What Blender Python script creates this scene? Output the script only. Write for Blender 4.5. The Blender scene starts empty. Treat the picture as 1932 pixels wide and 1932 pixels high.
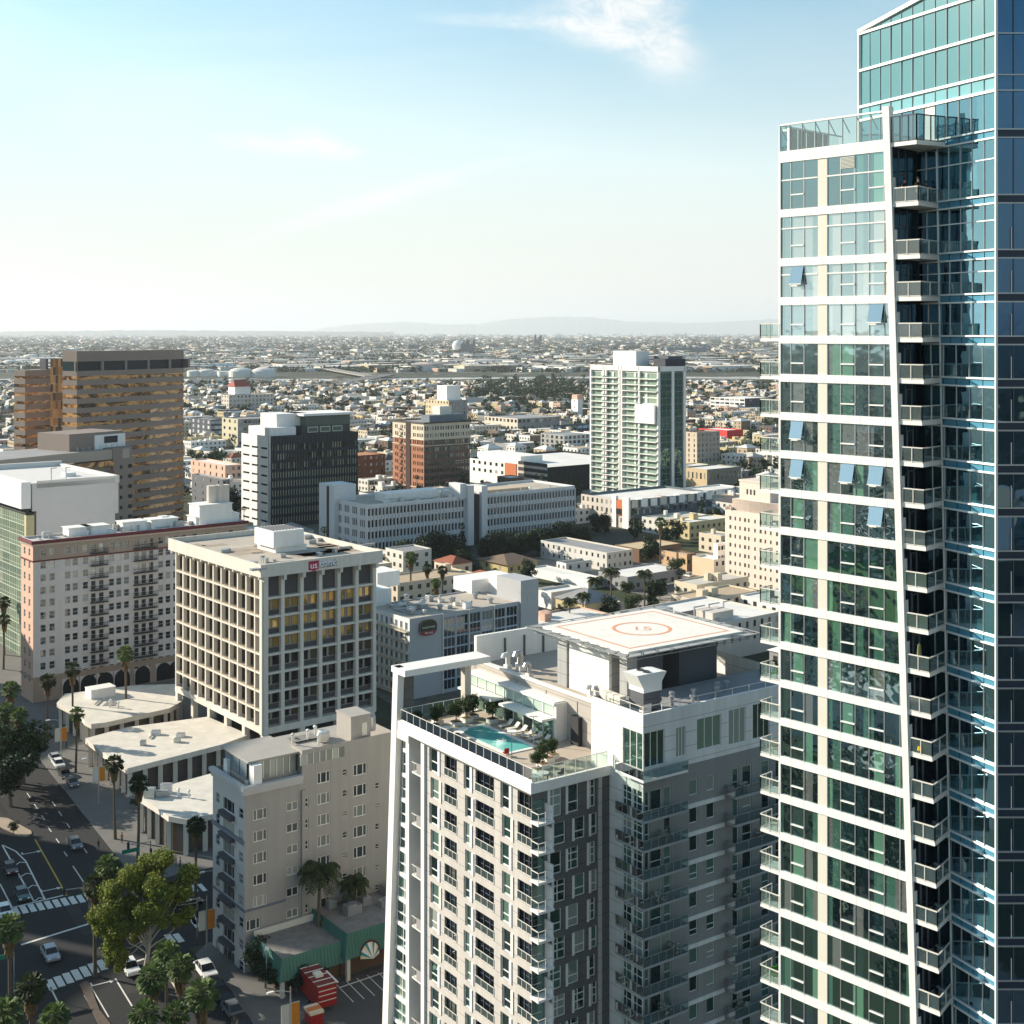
import bpy, math, random
from mathutils import Vector, Matrix, Euler
R = math.radians
rnd = random.Random(7)
C = bpy.context.scene
COL = C.collection
# ---------------------------------------------------------------- camera, sky, sun, exposure
F, CX, HY, H = 2500.0, 966.0, 627.5, 86.0          # focal length and horizon in 1932-pixel units, height of the viewpoint
cam = bpy.data.cameras.new("camera"); camo = bpy.data.objects.new("camera", cam); COL.objects.link(camo)
camo.location = (0, 0, H); camo.rotation_euler = (R(90), 0, 0)
cam.sensor_width = 36; cam.lens = F / 1932 * 36; cam.shift_y = -(966 - HY) / 1932
cam.clip_start = 1; cam.clip_end = 120000
C.camera = camo
SUN_EL, SUN_AZ = R(22), R(-69.0)                   # azimuth measured clockwise from +Y
W = bpy.data.worlds.new("World"); C.world = W; W.use_nodes = True
EXPOSURE = 1.0
SKY_STRENGTH, SUN_STRENGTH = 0.091, 5.0
HAZE_DENSITY = 3.6e-5
def build_world():
    nt = W.node_tree; N = nt.nodes; L = nt.links; N.clear()
    out = N.new('ShaderNodeOutputWorld'); bg = N.new('ShaderNodeBackground'); sky = N.new('ShaderNodeTexSky')
    sky.sky_type = 'NISHITA'; sky.sun_disc = False; sky.sun_elevation = SUN_EL; sky.sun_rotation = SUN_AZ
    sky.air_density = 1.0; sky.dust_density = 0.35; sky.ozone_density = 1.8; sky.altitude = 0
    # thin high cloud: wisps placed by direction on the sky
    tc = N.new('ShaderNodeTexCoord'); sep = N.new('ShaderNodeSeparateXYZ'); L.new(tc.outputs['Generated'], sep.inputs[0])
    def m(op, a, b=None, c=None):
        n = N.new('ShaderNodeMath'); n.operation = op
        for i, v in enumerate((a, b, c)):
            if v is None: continue
            if isinstance(v, (int, float)): n.inputs[i].default_value = v
            else: L.new(v, n.inputs[i])
        return n.outputs[0]
    ya = m('MAXIMUM', sep.outputs['Y'], 0.05)
    u = m('DIVIDE', sep.outputs['X'], ya); v = m('DIVIDE', sep.outputs['Z'], ya)
    comb = N.new('ShaderNodeCombineXYZ'); L.new(u, comb.inputs[0]); L.new(v, comb.inputs[1])
    def noise(scale, sx, sy, rot, detail=8, rough=.6, dist=0.4):
        mp = N.new('ShaderNodeMapping'); mp.inputs['Scale'].default_value = (sx, sy, 1); mp.inputs['Rotation'].default_value = (0, 0, rot)
        L.new(comb.outputs[0], mp.inputs[0]); t = N.new('ShaderNodeTexNoise'); t.inputs['Scale'].default_value = scale
        t.inputs['Detail'].default_value = detail; t.inputs['Roughness'].default_value = rough; t.inputs['Distortion'].default_value = dist
        L.new(mp.outputs[0], t.inputs['Vector']); return t.outputs['Fac']
    wob = m('MULTIPLY', m('SUBTRACT', noise(9, 1, 1.6, 0), .5), 1.0)
    wob2 = m('MULTIPLY', m('SUBTRACT', noise(22, 1, 2, .2), .5), .35)
    def blob(cu, cv, ru, rv, rot, soft, amt, edge=1.0):
        du = m('SUBTRACT', u, cu); dv = m('SUBTRACT', v, cv); c, s = math.cos(rot), math.sin(rot)
        a = m('DIVIDE', m('ADD', m('MULTIPLY', du, c), m('MULTIPLY', dv, s)), ru)
        b = m('DIVIDE', m('SUBTRACT', m('MULTIPLY', dv, c), m('MULTIPLY', du, s)), rv)
        r = m('SQRT', m('ADD', m('MULTIPLY', a, a), m('MULTIPLY', b, b)))
        r = m('ADD', r, m('MULTIPLY', m('ADD', wob, wob2), edge))
        k = N.new('ShaderNodeMapRange'); k.interpolation_type = 'SMOOTHSTEP'
        k.inputs['From Min'].default_value = 1.0; k.inputs['From Max'].default_value = 1.0 - soft
        k.inputs['To Min'].default_value = 0; k.inputs['To Max'].default_value = amt
        L.new(r, k.inputs['Value']); return k.outputs[0]
    def q(x, y): return ((x - CX) / F, (HY - y) / F)
    parts = []
    for (x, y, rx, ry, rot, soft, amt, e) in (
            (1210, 50, 185, 92, -.38, 1.0, .85, 1.2), (1110, 62, 220, 48, -.20, 1.0, .65, 1.2), (985, 42, 260, 20, -.05, 1.0, .6, 1.0), (1275, 105, 110, 80, -.7, 1.0, .6, 1.4), (1170, 5, 210, 60, 0, 1.0, .7, 1.3),
            (545, 276, 180, 30, -.08, 1.0, .55, 1.3), (605, 270, 90, 34, -.35, 1.0, .62, 1.3),
            (620, 405, 330, 32, .30, 1.0, .55, .8), (790, 352, 230, 26, .30, 1.0, .36, .9), (960, 305, 200, 18, .20, 1.0, .14, 1.0)):
        cu, cv = q(x, y); parts.append(blob(cu, cv, rx / F, ry / F, rot, soft, amt, e))
    tot = parts[0]
    for p in parts[1:]: tot = m('ADD', tot, p)
    def rng(v_, a, b_, c, d):
        k = N.new('ShaderNodeMapRange'); k.inputs['From Min'].default_value = a; k.inputs['From Max'].default_value = b_; k.inputs['To Min'].default_value = c; k.inputs['To Max'].default_value = d; L.new(v_, k.inputs['Value']); return k.outputs[0]
    tot = m('MULTIPLY', tot, rng(noise(30, 1, 2.1, .35, 12, .70, 1.4), .34, .70, .26, 1.0))
    veil = m('MULTIPLY', rng(noise(3.2, 1, 3.5, -.25, 8, .6, .9), .35, .75, 0, 1), .16)
    tot = m('MINIMUM', m('ADD', tot, veil), .92)
    front = m('GREATER_THAN', sep.outputs['Y'], 0.08); tot = m('MULTIPLY', tot, front)
    # high white veil of the marine air: the sky pales and loses its yellow towards the horizon
    lw = N.new('ShaderNodeRGBToBW'); L.new(sky.outputs[0], lw.inputs[0])
    pale = N.new('ShaderNodeCombineColor')
    for i, g in enumerate((1.45, 1.18, 1.29)): L.new(m('MULTIPLY', m('MINIMUM', lw.outputs[0], 4.95), g), pale.inputs[i])
    low = rng(sep.outputs['Z'], .0, .25, .97, .0)
    vm_ = N.new('ShaderNodeMix'); vm_.data_type = 'RGBA'; L.new(low, vm_.inputs[0]); L.new(sky.outputs[0], vm_.inputs[6]); L.new(pale.outputs[0], vm_.inputs[7])
    tint = N.new('ShaderNodeVectorMath'); tint.operation = 'MULTIPLY'; L.new(vm_.outputs[2], tint.inputs[0]); tint.inputs[1].default_value = (.965, 1.145, 1.02)
    # the glow round the sun is held back so that the left of the sky keeps its colour
    l2 = N.new('ShaderNodeRGBToBW'); L.new(tint.outputs[0], l2.inputs[0]); hold = m('MINIMUM', m('DIVIDE', 5.15, m('MAXIMUM', l2.outputs[0], .01)), 1.0)
    hs = N.new('ShaderNodeVectorMath'); hs.operation = 'SCALE'; L.new(tint.outputs[0], hs.inputs[0]); L.new(hold, hs.inputs['Scale']); sky_out = hs.outputs[0]
    bb = N.new('ShaderNodeSeparateColor'); L.new(sky_out, bb.inputs[0])
    cl = N.new('ShaderNodeCombineColor')
    for i, (g, k) in enumerate(((1.10, .4), (1.11, .4), (1.10, .4))):
        L.new(m('MULTIPLY', m('ADD', bb.outputs[2], k), g), cl.inputs[i])
    mix = N.new('ShaderNodeMix'); mix.data_type = 'RGBA'; L.new(tot, mix.inputs[0]); L.new(sky_out, mix.inputs[6]); L.new(cl.outputs[0], mix.inputs[7])
    L.new(mix.outputs[2], bg.inputs[0]); bg.inputs[1].default_value = SKY_STRENGTH; L.new(bg.outputs[0], out.inputs[0])
build_world()
sun = bpy.data.lights.new("sun", 'SUN'); suno = bpy.data.objects.new("sun", sun); COL.objects.link(suno)
sun.energy = SUN_STRENGTH; sun.angle = R(0.53); sun.color = (1.0, .90, .75)
sd = Vector((math.sin(SUN_AZ) * math.cos(SUN_EL), math.cos(SUN_AZ) * math.cos(SUN_EL), math.sin(SUN_EL)))
suno.rotation_euler = sd.to_track_quat('Z', 'Y').to_euler(); suno.location = (-200, 100, 300)
C.view_settings.view_transform = 'Standard'; C.view_settings.look = 'None'; C.view_settings.exposure = EXPOSURE; C.view_settings.gamma = 1
C.render.engine = 'CYCLES'
cy = C.cycles
cy.max_bounces = 6; cy.diffuse_bounces = 3; cy.glossy_bounces = 3; cy.transmission_bounces = 4; cy.transparent_max_bounces = 10; cy.volume_bounces = 0
cy.caustics_reflective = False; cy.caustics_refractive = False; cy.sample_clamp_indirect = 6; cy.use_denoising = True
try: cy.denoiser = 'OPENIMAGEDENOISE'
except Exception: pass
# ---------------------------------------------------------------- helpers
def px(x, y, Y): return Vector(((x - CX) / F * Y, Y, H - (y - HY) / F * Y))
def gp(x, y, z=0.0):
    Y = (H - z) * F / (y - HY); return Vector(((x - CX) / F * Y, Y, z))
def lerp(a, b, t): return a + (b - a) * t
MATS = {}
def mat(name, col, rough=.85, var=0.0, vscale=.25, metallic=0.0, spec=.35, rnd_amt=0.0, bump=0.0, bscale=4.0, ior=1.45, streak=0.0, island=0.0, emit=None, cols=None, joint=0.0):
    if name in MATS: return MATS[name]
    m = bpy.data.materials.new(name); m.use_nodes = True; MATS[name] = m
    nt = m.node_tree; N, L = nt.nodes, nt.links; b = N['Principled BSDF']
    b.inputs['Roughness'].default_value = rough; b.inputs['Metallic'].default_value = metallic
    b.inputs['Specular IOR Level'].default_value = spec; b.inputs['IOR'].default_value = ior
    b.inputs['Base Color'].default_value = (*col, 1)
    cur = None
    def colmix(a, fac_socket, lo, hi):
        mr = N.new('ShaderNodeMapRange'); L.new(fac_socket, mr.inputs['Value']); mr.inputs['To Min'].default_value = lo; mr.inputs['To Max'].default_value = hi
        vm = N.new('ShaderNodeVectorMath'); vm.operation = 'SCALE'; L.new(mr.outputs[0], vm.inputs['Scale'])
        if a is None: vm.inputs[0].default_value = col
        else: L.new(a, vm.inputs[0])
        return vm.outputs[0]
    tc = N.new('ShaderNodeTexCoord')
    if cols:
        src = N.new('ShaderNodeNewGeometry').outputs['Random Per Island'] if island else N.new('ShaderNodeObjectInfo').outputs['Random']
        cr = N.new('ShaderNodeValToRGB'); cr.color_ramp.interpolation = 'CONSTANT'
        e = cr.color_ramp.elements
        while len(e) < len(cols): e.new(.5)
        for i, cc in enumerate(cols): e[i].position = i / len(cols); e[i].color = (*cc, 1)
        L.new(src, cr.inputs[0]); cur = cr.outputs[0]
    if var:
        t = N.new('ShaderNodeTexNoise'); t.inputs['Scale'].default_value = vscale; t.inputs['Detail'].default_value = 7; t.inputs['Roughness'].default_value = .65
        L.new(tc.outputs['Object'], t.inputs['Vector']); cur = colmix(cur, t.outputs['Fac'], 1 - var * 1.6, 1 + var * 1.6)
    if streak:
        mp = N.new('ShaderNodeMapping'); mp.inputs['Scale'].default_value = (1.2, 1.2, .06); L.new(tc.outputs['Object'], mp.inputs[0])
        t = N.new('ShaderNodeTexNoise'); t.inputs['Scale'].default_value = 1.0; t.inputs['Detail'].default_value = 6
        L.new(mp.outputs[0], t.inputs['Vector']); cur = colmix(cur, t.outputs['Fac'], 1 - streak * 2.6, 1 + streak * 2.0)
    if joint:                                      # horizontal panel joints of the cladding
        sx = N.new('ShaderNodeSeparateXYZ'); L.new(tc.outputs['Object'], sx.inputs[0]); md = N.new('ShaderNodeMath'); md.operation = 'PINGPONG'; md.inputs[1].default_value = joint / 2; L.new(sx.outputs['Z'], md.inputs[0])
        lt = N.new('ShaderNodeMath'); lt.operation = 'GREATER_THAN'; lt.inputs[1].default_value = .04; L.new(md.outputs[0], lt.inputs[0]); cur = colmix(cur, lt.outputs[0], .62, 1.0)
    if rnd_amt: cur = colmix(cur, N.new('ShaderNodeObjectInfo').outputs['Random'], 1 - rnd_amt, 1 + rnd_amt)
    if island and not cols: cur = colmix(cur, N.new('ShaderNodeNewGeometry').outputs['Random Per Island'], 1 - island, 1 + island)
    if cur is not None: L.new(cur, b.inputs['Base Color'])
    if bump:
        t = N.new('ShaderNodeTexNoise'); t.inputs['Scale'].default_value = bscale; t.inputs['Detail'].default_value = 4; L.new(tc.outputs['Object'], t.inputs['Vector'])
        bp = N.new('ShaderNodeBump'); bp.inputs['Strength'].default_value = bump; bp.inputs['Distance'].default_value = .05; L.new(t.outputs['Fac'], bp.inputs['Height']); L.new(bp.outputs[0], b.inputs['Normal'])
    if emit: b.inputs['Emission Color'].default_value = (*emit, 1); b.inputs['Emission Strength'].default_value = 1
    return m
def glass_mat(name, refl, interior, rough=.02, wave=.0, wscale=.35, f0=.3, curtains=0.0):
    """Window pane of coated glass: a mirror tinted by the coating over what stands behind it (dark rooms, blinds and curtains)."""
    if name in MATS: return MATS[name]
    m = bpy.data.materials.new(name); m.use_nodes = True; MATS[name] = m
    nt = m.node_tree; N, L = nt.nodes, nt.links; N.clear()
    out = N.new('ShaderNodeOutputMaterial'); mix = N.new('ShaderNodeMixShader'); d = N.new('ShaderNodeBsdfDiffuse'); g = N.new('ShaderNodeBsdfGlossy')
    g.inputs['Color'].default_value = (*refl, 1); g.inputs['Roughness'].default_value = rough
    cr = N.new('ShaderNodeValToRGB'); cr.color_ramp.interpolation = 'CONSTANT'; e = cr.color_ramp.elements
    while len(e) < len(interior): e.new(.5)
    p = 0
    for i, (cc, wgt) in enumerate(interior): e[i].position = p; e[i].color = (*cc, 1); p += wgt
    tc = N.new('ShaderNodeTexCoord'); oi = N.new('ShaderNodeObjectInfo')
    if curtains:                                   # blinds and curtains hang in strips of their own width behind the pane
        mp = N.new('ShaderNodeMapping'); mp.inputs['Scale'].default_value = (1 / curtains, 0, 0); L.new(tc.outputs['Object'], mp.inputs[0])
        fl = N.new('ShaderNodeVectorMath'); fl.operation = 'FLOOR'; L.new(mp.outputs[0], fl.inputs[0])
        cb = N.new('ShaderNodeCombineXYZ'); L.new(oi.outputs['Random'], cb.inputs[2])
        ad = N.new('ShaderNodeVectorMath'); ad.operation = 'ADD'; L.new(fl.outputs[0], ad.inputs[0])
        sc = N.new('ShaderNodeVectorMath'); sc.operation = 'SCALE'; sc.inputs['Scale'].default_value = 97.3; L.new(cb.outputs[0], sc.inputs[0]); L.new(sc.outputs[0], ad.inputs[1])
        wn = N.new('ShaderNodeTexWhiteNoise'); wn.noise_dimensions = '3D'; L.new(ad.outputs[0], wn.inputs['Vector']); L.new(wn.outputs['Value'], cr.inputs[0])
    else: L.new(oi.outputs['Random'], cr.inputs[0])
    L.new(cr.outputs[0], d.inputs['Color'])
    fr = N.new('ShaderNodeLayerWeight'); fr.inputs['Blend'].default_value = .35
    mr = N.new('ShaderNodeMapRange'); mr.inputs['To Min'].default_value = f0; mr.inputs['To Max'].default_value = 1.0; L.new(fr.outputs['Fresnel'], mr.inputs['Value'])
    L.new(mr.outputs[0], mix.inputs[0]); L.new(d.outputs[0], mix.inputs[1]); L.new(g.outputs[0], mix.inputs[2]); L.new(mix.outputs[0], out.inputs[0])
    if wave:
        t = N.new('ShaderNodeTexNoise'); t.inputs['Scale'].default_value = wscale; t.inputs['Detail'].default_value = 2; L.new(tc.outputs['Object'], t.inputs['Vector'])
        bp = N.new('ShaderNodeBump'); bp.inputs['Strength'].default_value = wave; bp.inputs['Distance'].default_value = .12; L.new(t.outputs['Fac'], bp.inputs['Height']); L.new(bp.outputs[0], g.inputs['Normal'])
    return m
def clear_mat(name, tint, f0=.08, opac=.15):
    """Railing glass that is seen through."""
    if name in MATS: return MATS[name]
    m = bpy.data.materials.new(name); m.use_nodes = True; MATS[name] = m
    nt = m.node_tree; N, L = nt.nodes, nt.links; N.clear()
    out = N.new('ShaderNodeOutputMaterial'); a = N.new('ShaderNodeMixShader'); b = N.new('ShaderNodeMixShader'); t = N.new('ShaderNodeBsdfTransparent'); d = N.new('ShaderNodeBsdfDiffuse'); g = N.new('ShaderNodeBsdfGlossy')
    t.inputs[0].default_value = (*tint, 1); d.inputs[0].default_value = (tint[0] * .55, tint[1] * .6, tint[2] * .58, 1); g.inputs['Roughness'].default_value = .03
    a.inputs[0].default_value = opac; L.new(t.outputs[0], a.inputs[1]); L.new(d.outputs[0], a.inputs[2])
    fr = N.new('ShaderNodeLayerWeight'); fr.inputs['Blend'].default_value = .3; mr = N.new('ShaderNodeMapRange'); mr.inputs['To Min'].default_value = f0; L.new(fr.outputs['Fresnel'], mr.inputs['Value'])
    L.new(mr.outputs[0], b.inputs[0]); L.new(a.outputs[0], b.inputs[1]); L.new(g.outputs[0], b.inputs[2]); L.new(b.outputs[0], out.inputs[0])
    return m
class MB:
    def __init__(s): s.v = []; s.f = []; s.m = []
    def add(s, vs, fs, m=0):
        o = len(s.v); s.v += [tuple(p) for p in vs]; s.f += [tuple(i + o for i in f) for f in fs]; s.m += [m] * len(fs)
    def quad(s, a, b, c, d, m=0): s.add((a, b, c, d), ((0, 1, 2, 3),), m)
    def poly(s, pts, m=0): s.add(pts, (tuple(range(len(pts))),), m)
    def box(s, x0, y0, z0, x1, y1, z1, m=0, top=None):
        v = [(x0, y0, z0), (x1, y0, z0), (x1, y1, z0), (x0, y1, z0), (x0, y0, z1), (x1, y0, z1), (x1, y1, z1), (x0, y1, z1)]
        s.add(v, ((0, 3, 2, 1), (0, 1, 5, 4), (1, 2, 6, 5), (2, 3, 7, 6), (3, 0, 4, 7)), m); s.add(v[4:], ((0, 1, 2, 3),), m if top is None else top)
    def prism(s, pts, z0, z1, m=0, top=None, bottom=True):
        n = len(pts); lo = [(p[0], p[1], z0) for p in pts]; hi = [(p[0], p[1], z1) for p in pts]
        s.add(lo + hi, [(i, (i + 1) % n, n + (i + 1) % n, n + i) for i in range(n)], m)
        s.poly(hi, m if top is None else top)
        if bottom: s.poly(lo[::-1], m)
    def bar(s, a, b, w, h=None, m=0, up=(0, 0, 1)):
        a, b = Vector(a), Vector(b); h = w if h is None else h; d = (b - a).normalized(); u = Vector(up)
        if abs(d.dot(u)) > .98: u = Vector((0, 1, 0))
        sd_ = d.cross(u).normalized(); u = sd_.cross(d).normalized(); sx, sy = sd_ * w / 2, u * h / 2
        v = [a - sx - sy, a + sx - sy, a + sx + sy, a - sx + sy, b - sx - sy, b + sx - sy, b + sx + sy, b - sx + sy]
        s.add(v, ((0, 1, 2, 3), (4, 7, 6, 5), (0, 4, 5, 1), (1, 5, 6, 2), (2, 6, 7, 3), (3, 7, 4, 0)), m)
    def tube(s, pts, rad, n=8, m=0, cap=True):
        pts = [Vector(p) for p in pts]; k = len(pts); o = len(s.v)
        for i, p in enumerate(pts):
            d = (pts[min(i + 1, k - 1)] - pts[max(i - 1, 0)]).normalized(); u = Vector((0, 0, 1)) if abs(d.z) < .95 else Vector((1, 0, 0))
            a = d.cross(u).normalized(); b = a.cross(d)
            r = rad[i] if isinstance(rad, (list, tuple)) else rad
            for j in range(n):
                t = 2 * math.pi * j / n; s.v.append(tuple(p + a * math.cos(t) * r + b * math.sin(t) * r))
        for i in range(k - 1):
            for j in range(n):
                s.f.append((o + i * n + j, o + i * n + (j + 1) % n, o + (i + 1) * n + (j + 1) % n, o + (i + 1) * n + j)); s.m.append(m)
        if cap:
            s.f.append(tuple(o + j for j in range(n))[::-1]); s.f.append(tuple(o + (k - 1) * n + j for j in range(n))); s.m += [m, m]
    def lathe(s, cx, cy, prof, n=16, m=0):
        o = len(s.v)
        for r, z in prof:
            for j in range(n): t = 2 * math.pi * j / n; s.v.append((cx + r * math.cos(t), cy + r * math.sin(t), z))
        for i in range(len(prof) - 1):
            for j in range(n): s.f.append((o + i * n + j, o + i * n + (j + 1) % n, o + (i + 1) * n + (j + 1) % n, o + (i + 1) * n + j)); s.m.append(m)
    def merge(s, other, M=None, moff=0):
        o = len(s.v); s.v += [tuple(M @ Vector(p)) if M else p for p in other.v]; s.f += [tuple(i + o for i in f) for f in other.f]; s.m += [k + moff for k in other.m]
    def mesh(s, name, mats, smooth=False):
        me = bpy.data.meshes.new(name); me.from_pydata(s.v, [], s.f)
        for m in (mats if isinstance(mats, (list, tuple)) else [mats]): me.materials.append(m)
        me.polygons.foreach_set('material_index', s.m)
        if smooth: me.polygons.foreach_set('use_smooth', [True] * len(s.f))
        me.update(); return me
    def build(s, name, mats, parent=None, loc=None, rotz=0, smooth=False):
        return obj(name, s.mesh(name, mats, smooth), parent, loc, rotz)
def obj(name, data, parent=None, loc=None, rotz=0):
    o = bpy.data.objects.new(name, data); COL.objects.link(o)
    if parent: o.parent = parent
    if loc is not None: o.location = loc
    if rotz: o.rotation_euler = (0, 0, rotz)
    return o
def tag(o, label=None, cat=None, group=None, kind=None):
    if label: o['label'] = label
    if cat: o['category'] = cat
    if group: o['group'] = group
    if kind: o['kind'] = kind
    return o
def thing(name, label, cat, loc=(0, 0, 0), rotz=0, group=None):
    return tag(obj(name, None, None, loc, rotz), label, cat, group)
def copy_tree(o, parent=None):
    c = o.copy(); COL.objects.link(c)
    if parent: c.parent = parent
    for ch in list(o.children): copy_tree(ch, c)
    return c
def facade(mb, O, e, width, z0, z1, openings, depth=.15, m=0, mr=None):
    """Outer skin of a wall from O along the unit vector e, with real openings (u0, u1, z0, z1) and their reveals."""
    e = Vector((e[0], e[1])); nrm = Vector((-e.y, e.x)); O = Vector((O[0], O[1])); mr = m if mr is None else mr
    def P(u, z, d=0.0): p = O + e * u + nrm * d; return (p.x, p.y, z)
    ops = [o for o in openings if o[1] > o[0] and o[3] > o[2]]
    zs = sorted({z0, z1, *[round(o[2], 3) for o in ops], *[round(o[3], 3) for o in ops]}); zs = [z for z in zs if z0 <= z <= z1]
    for a, b in zip(zs, zs[1:]):
        if b - a < 1e-4: continue
        mid = (a + b) / 2; row = sorted((max(0, o[0]), min(width, o[1])) for o in ops if o[2] < mid < o[3]); u = 0
        for s0, s1 in row:
            if s0 > u + 1e-4: mb.quad(P(u, a), P(s0, a), P(s0, b), P(u, b), m)
            u = max(u, s1)
        if width > u + 1e-4: mb.quad(P(u, a), P(width, a), P(width, b), P(u, b), m)
    for u0, u1, a, b in ops:
        mb.quad(P(u0, a), P(u0, a, depth), P(u0, b, depth), P(u0, b), mr); mb.quad(P(u1, a, depth), P(u1, a), P(u1, b), P(u1, b, depth), mr)
        mb.quad(P(u0, a), P(u1, a), P(u1, a, depth), P(u0, a, depth), mr); mb.quad(P(u0, b, depth), P(u1, b, depth), P(u1, b), P(u0, b), mr)
        mb.quad(P(u0, a, depth + .12), P(u1, a, depth + .12), P(u1, b, depth + .12), P(u0, b, depth + .12), mr)
WCACHE = {}
def win_mb(w, h, style='plain', fw=.07, proud=.05):
    """A window seen from -Y: x 0..w, z 0..h. Material 0 frame, 1 pane."""
    mb = MB(); mb.quad((0, 0, 0), (w, 0, 0), (w, 0, h), (0, 0, h), 1)
    def b(x0, z0, x1, z1, p=proud): mb.box(x0, -p, z0, x1, .01, z1, 0)
    if style != 'bare':
        b(0, 0, fw, h); b(w - fw, 0, w, h); b(fw, 0, w - fw, fw); b(fw, h - fw, w - fw, h)
    if style == 'sash': b(fw, h * .5 - fw / 2, w - fw, h * .5 + fw / 2, proud * .8)
    if style == 'low': b(fw, h * .36 - fw / 2, w - fw, h * .36 + fw / 2, proud * .8)
    if style in ('double', 'slider'): b(w / 2 - fw / 2, fw, w / 2 + fw / 2, h - fw, proud * .8)
    if style == 'triple':
        for k in (.28, .72): b(w * k - fw / 2, fw, w * k + fw / 2, h - fw, proud * .8)
    if style == 'cross': b(w * .38 - fw / 2, fw, w * .38 + fw / 2, h - fw, proud * .8); b(fw, h * .4 - fw / 2, w - fw, h * .4 + fw / 2, proud * .7); b(fw, h * .72 - fw / 2, w - fw, h * .72 + fw / 2, proud * .7)
    if style.startswith('bars'):
        n = int(style[4:])
        for k in range(1, n): b(w * k / n - fw / 2, fw, w * k / n + fw / 2, h - fw, proud * .8)
    return mb
def place_windows(parent, O, e, openings, depth, mats, style='plain', name='window', fw=.07, limit=100, key='', proud=.05):
    """One window in each opening: the first `limit` are parts of their own, the rest one stuff part."""
    e = Vector((e[0], e[1])); nrm = Vector((-e.y, e.x)); O = Vector((O[0], O[1])); ang = math.atan2(e.y, e.x)
    cnt = parent.get('_n_' + name, 0); rest = None
    for (u0, u1, z0, z1) in openings:
        p = O + e * u0 + nrm * (depth - .005); w, h = round(u1 - u0, 2), round(z1 - z0, 2)
        st = style if isinstance(style, str) else rnd.choice(style)
        if cnt < limit:
            k = (w, h, st, fw, proud, tuple(m.name for m in mats))
            if k not in WCACHE: WCACHE[k] = win_mb(w, h, st, fw, proud).mesh(name, mats)
            obj(name, WCACHE[k], parent, (p.x, p.y, z0), ang); cnt += 1
        else:
            if rest is None: rest = MB()
            rest.merge(win_mb(w, h, st, fw, proud), Matrix.Translation((p.x, p.y, z0)) @ Matrix.Rotation(ang, 4, 'Z'))
    parent['_n_' + name] = cnt
    if rest: tag(rest.build('more_windows' if name == 'window' else 'more_' + name, mats, parent), kind='stuff')
def rows(cols, zs): return [(c[0], c[1], z[0], z[1]) for z in zs for c in cols]
def cols_even(n, u0, u1, w):
    p = (u1 - u0) / n; return [(u0 + p * (i + .5) - w / 2, u0 + p * (i + .5) + w / 2) for i in range(n)]
def zrows(n, ztop, pitch, h, drop=.6): return [(ztop - drop - i * pitch - h, ztop - drop - i * pitch) for i in range(n)]
class Frame:
    """A building's own axes: x along its right-hand street face, y along its left-hand one, origin at the near corner."""
    def __init__(s, corner, rot): s.o = Vector(corner[:2]); s.r = rot; s.ux = Vector((math.cos(rot), math.sin(rot))); s.uy = Vector((-math.sin(rot), math.cos(rot)))
    def x(s, v, off=(0, 0)):
        o = s.o + s.ux * off[0] + s.uy * off[1]; t = (v - CX) / F; return (t * o.y - o.x) / (s.ux.x - t * s.ux.y)
    def y(s, v, off=(0, 0)):
        o = s.o + s.ux * off[0] + s.uy * off[1]; t = (v - CX) / F; return (t * o.y - o.x) / (s.uy.x - t * s.uy.y)
    def local(s, p): d = Vector(p[:2]) - s.o; return Vector((d.dot(s.ux), d.dot(s.uy)))
    def w(s, x, y): return s.o + s.ux * x + s.uy * y
FOOT = []                                          # footprints kept clear of the filler city: (x, y, radius)
LANDMARKS = []                                     # (pixel x, pixel y, name) for labels
# ---------------------------------------------------------------- materials
WHITE = mat('white paint', (.78, .76, .72), .6, .05, .3, streak=.05)
WHITE_METAL = mat('white metal panel', (.80, .79, .75), .45, .04, .4)
CREAM = mat('cream stucco', (.56, .51, .45), .9, .06, .3, streak=.07)
CONCRETE = mat('pale precast concrete', (.66, .61, .53), .85, .07, .25, streak=.08)
GREY = mat('grey stucco', (.30, .29, .285), .9, .07, .3, streak=.06)
DGREY = mat('dark grey panel', (.10, .105, .115), .7, .08, .4)
ROOF = mat('tan gravel roof', (.42, .37, .31), .95, .22, .12, bump=.3, bscale=3)
ROOF_GREY = mat('grey membrane roof', (.27, .27, .275), .9, .2, .15)
ROOF_WHITE = mat('white membrane roof', (.68, .66, .62), .85, .16, .12)
METAL = mat('grey metal', (.42, .43, .43), .4, .06, .6, metallic=.6)
RAIL = mat('pale metal rail', (.66, .64, .58), .45)
DARK = mat('dark recess', (.035, .036, .04), .8)
ASPHALT = mat('asphalt', (.019, .020, .021), .9, .18, .12, bump=.2, bscale=6)
CONC_WALK = mat('concrete pavement', (.145, .14, .13), .95, .14, .25)
PAINT = mat('road paint', (.62, .60, .55), .8, .2, 1.5)
YELLOW = mat('yellow road paint', (.50, .33, .05), .8, .2, 1.5)
DIRT = mat('dry planting bed', (.20, .13, .07), 1, .3, .5)
BRONZE_W = [((.02, .03, .034), .45), ((.05, .055, .05), .2), ((.16, .155, .13), .2), ((.32, .31, .28), .15)]
G_DARK = glass_mat('dark window glass', (.55, .62, .68), BRONZE_W, wave=.05, f0=.12)
G_OLD = glass_mat('old sash glass', (.5, .56, .6), [((.025, .028, .032), .5), ((.07, .075, .075), .2), ((.22, .22, .2), .2), ((.42, .41, .37), .1)], f0=.10)
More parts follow.
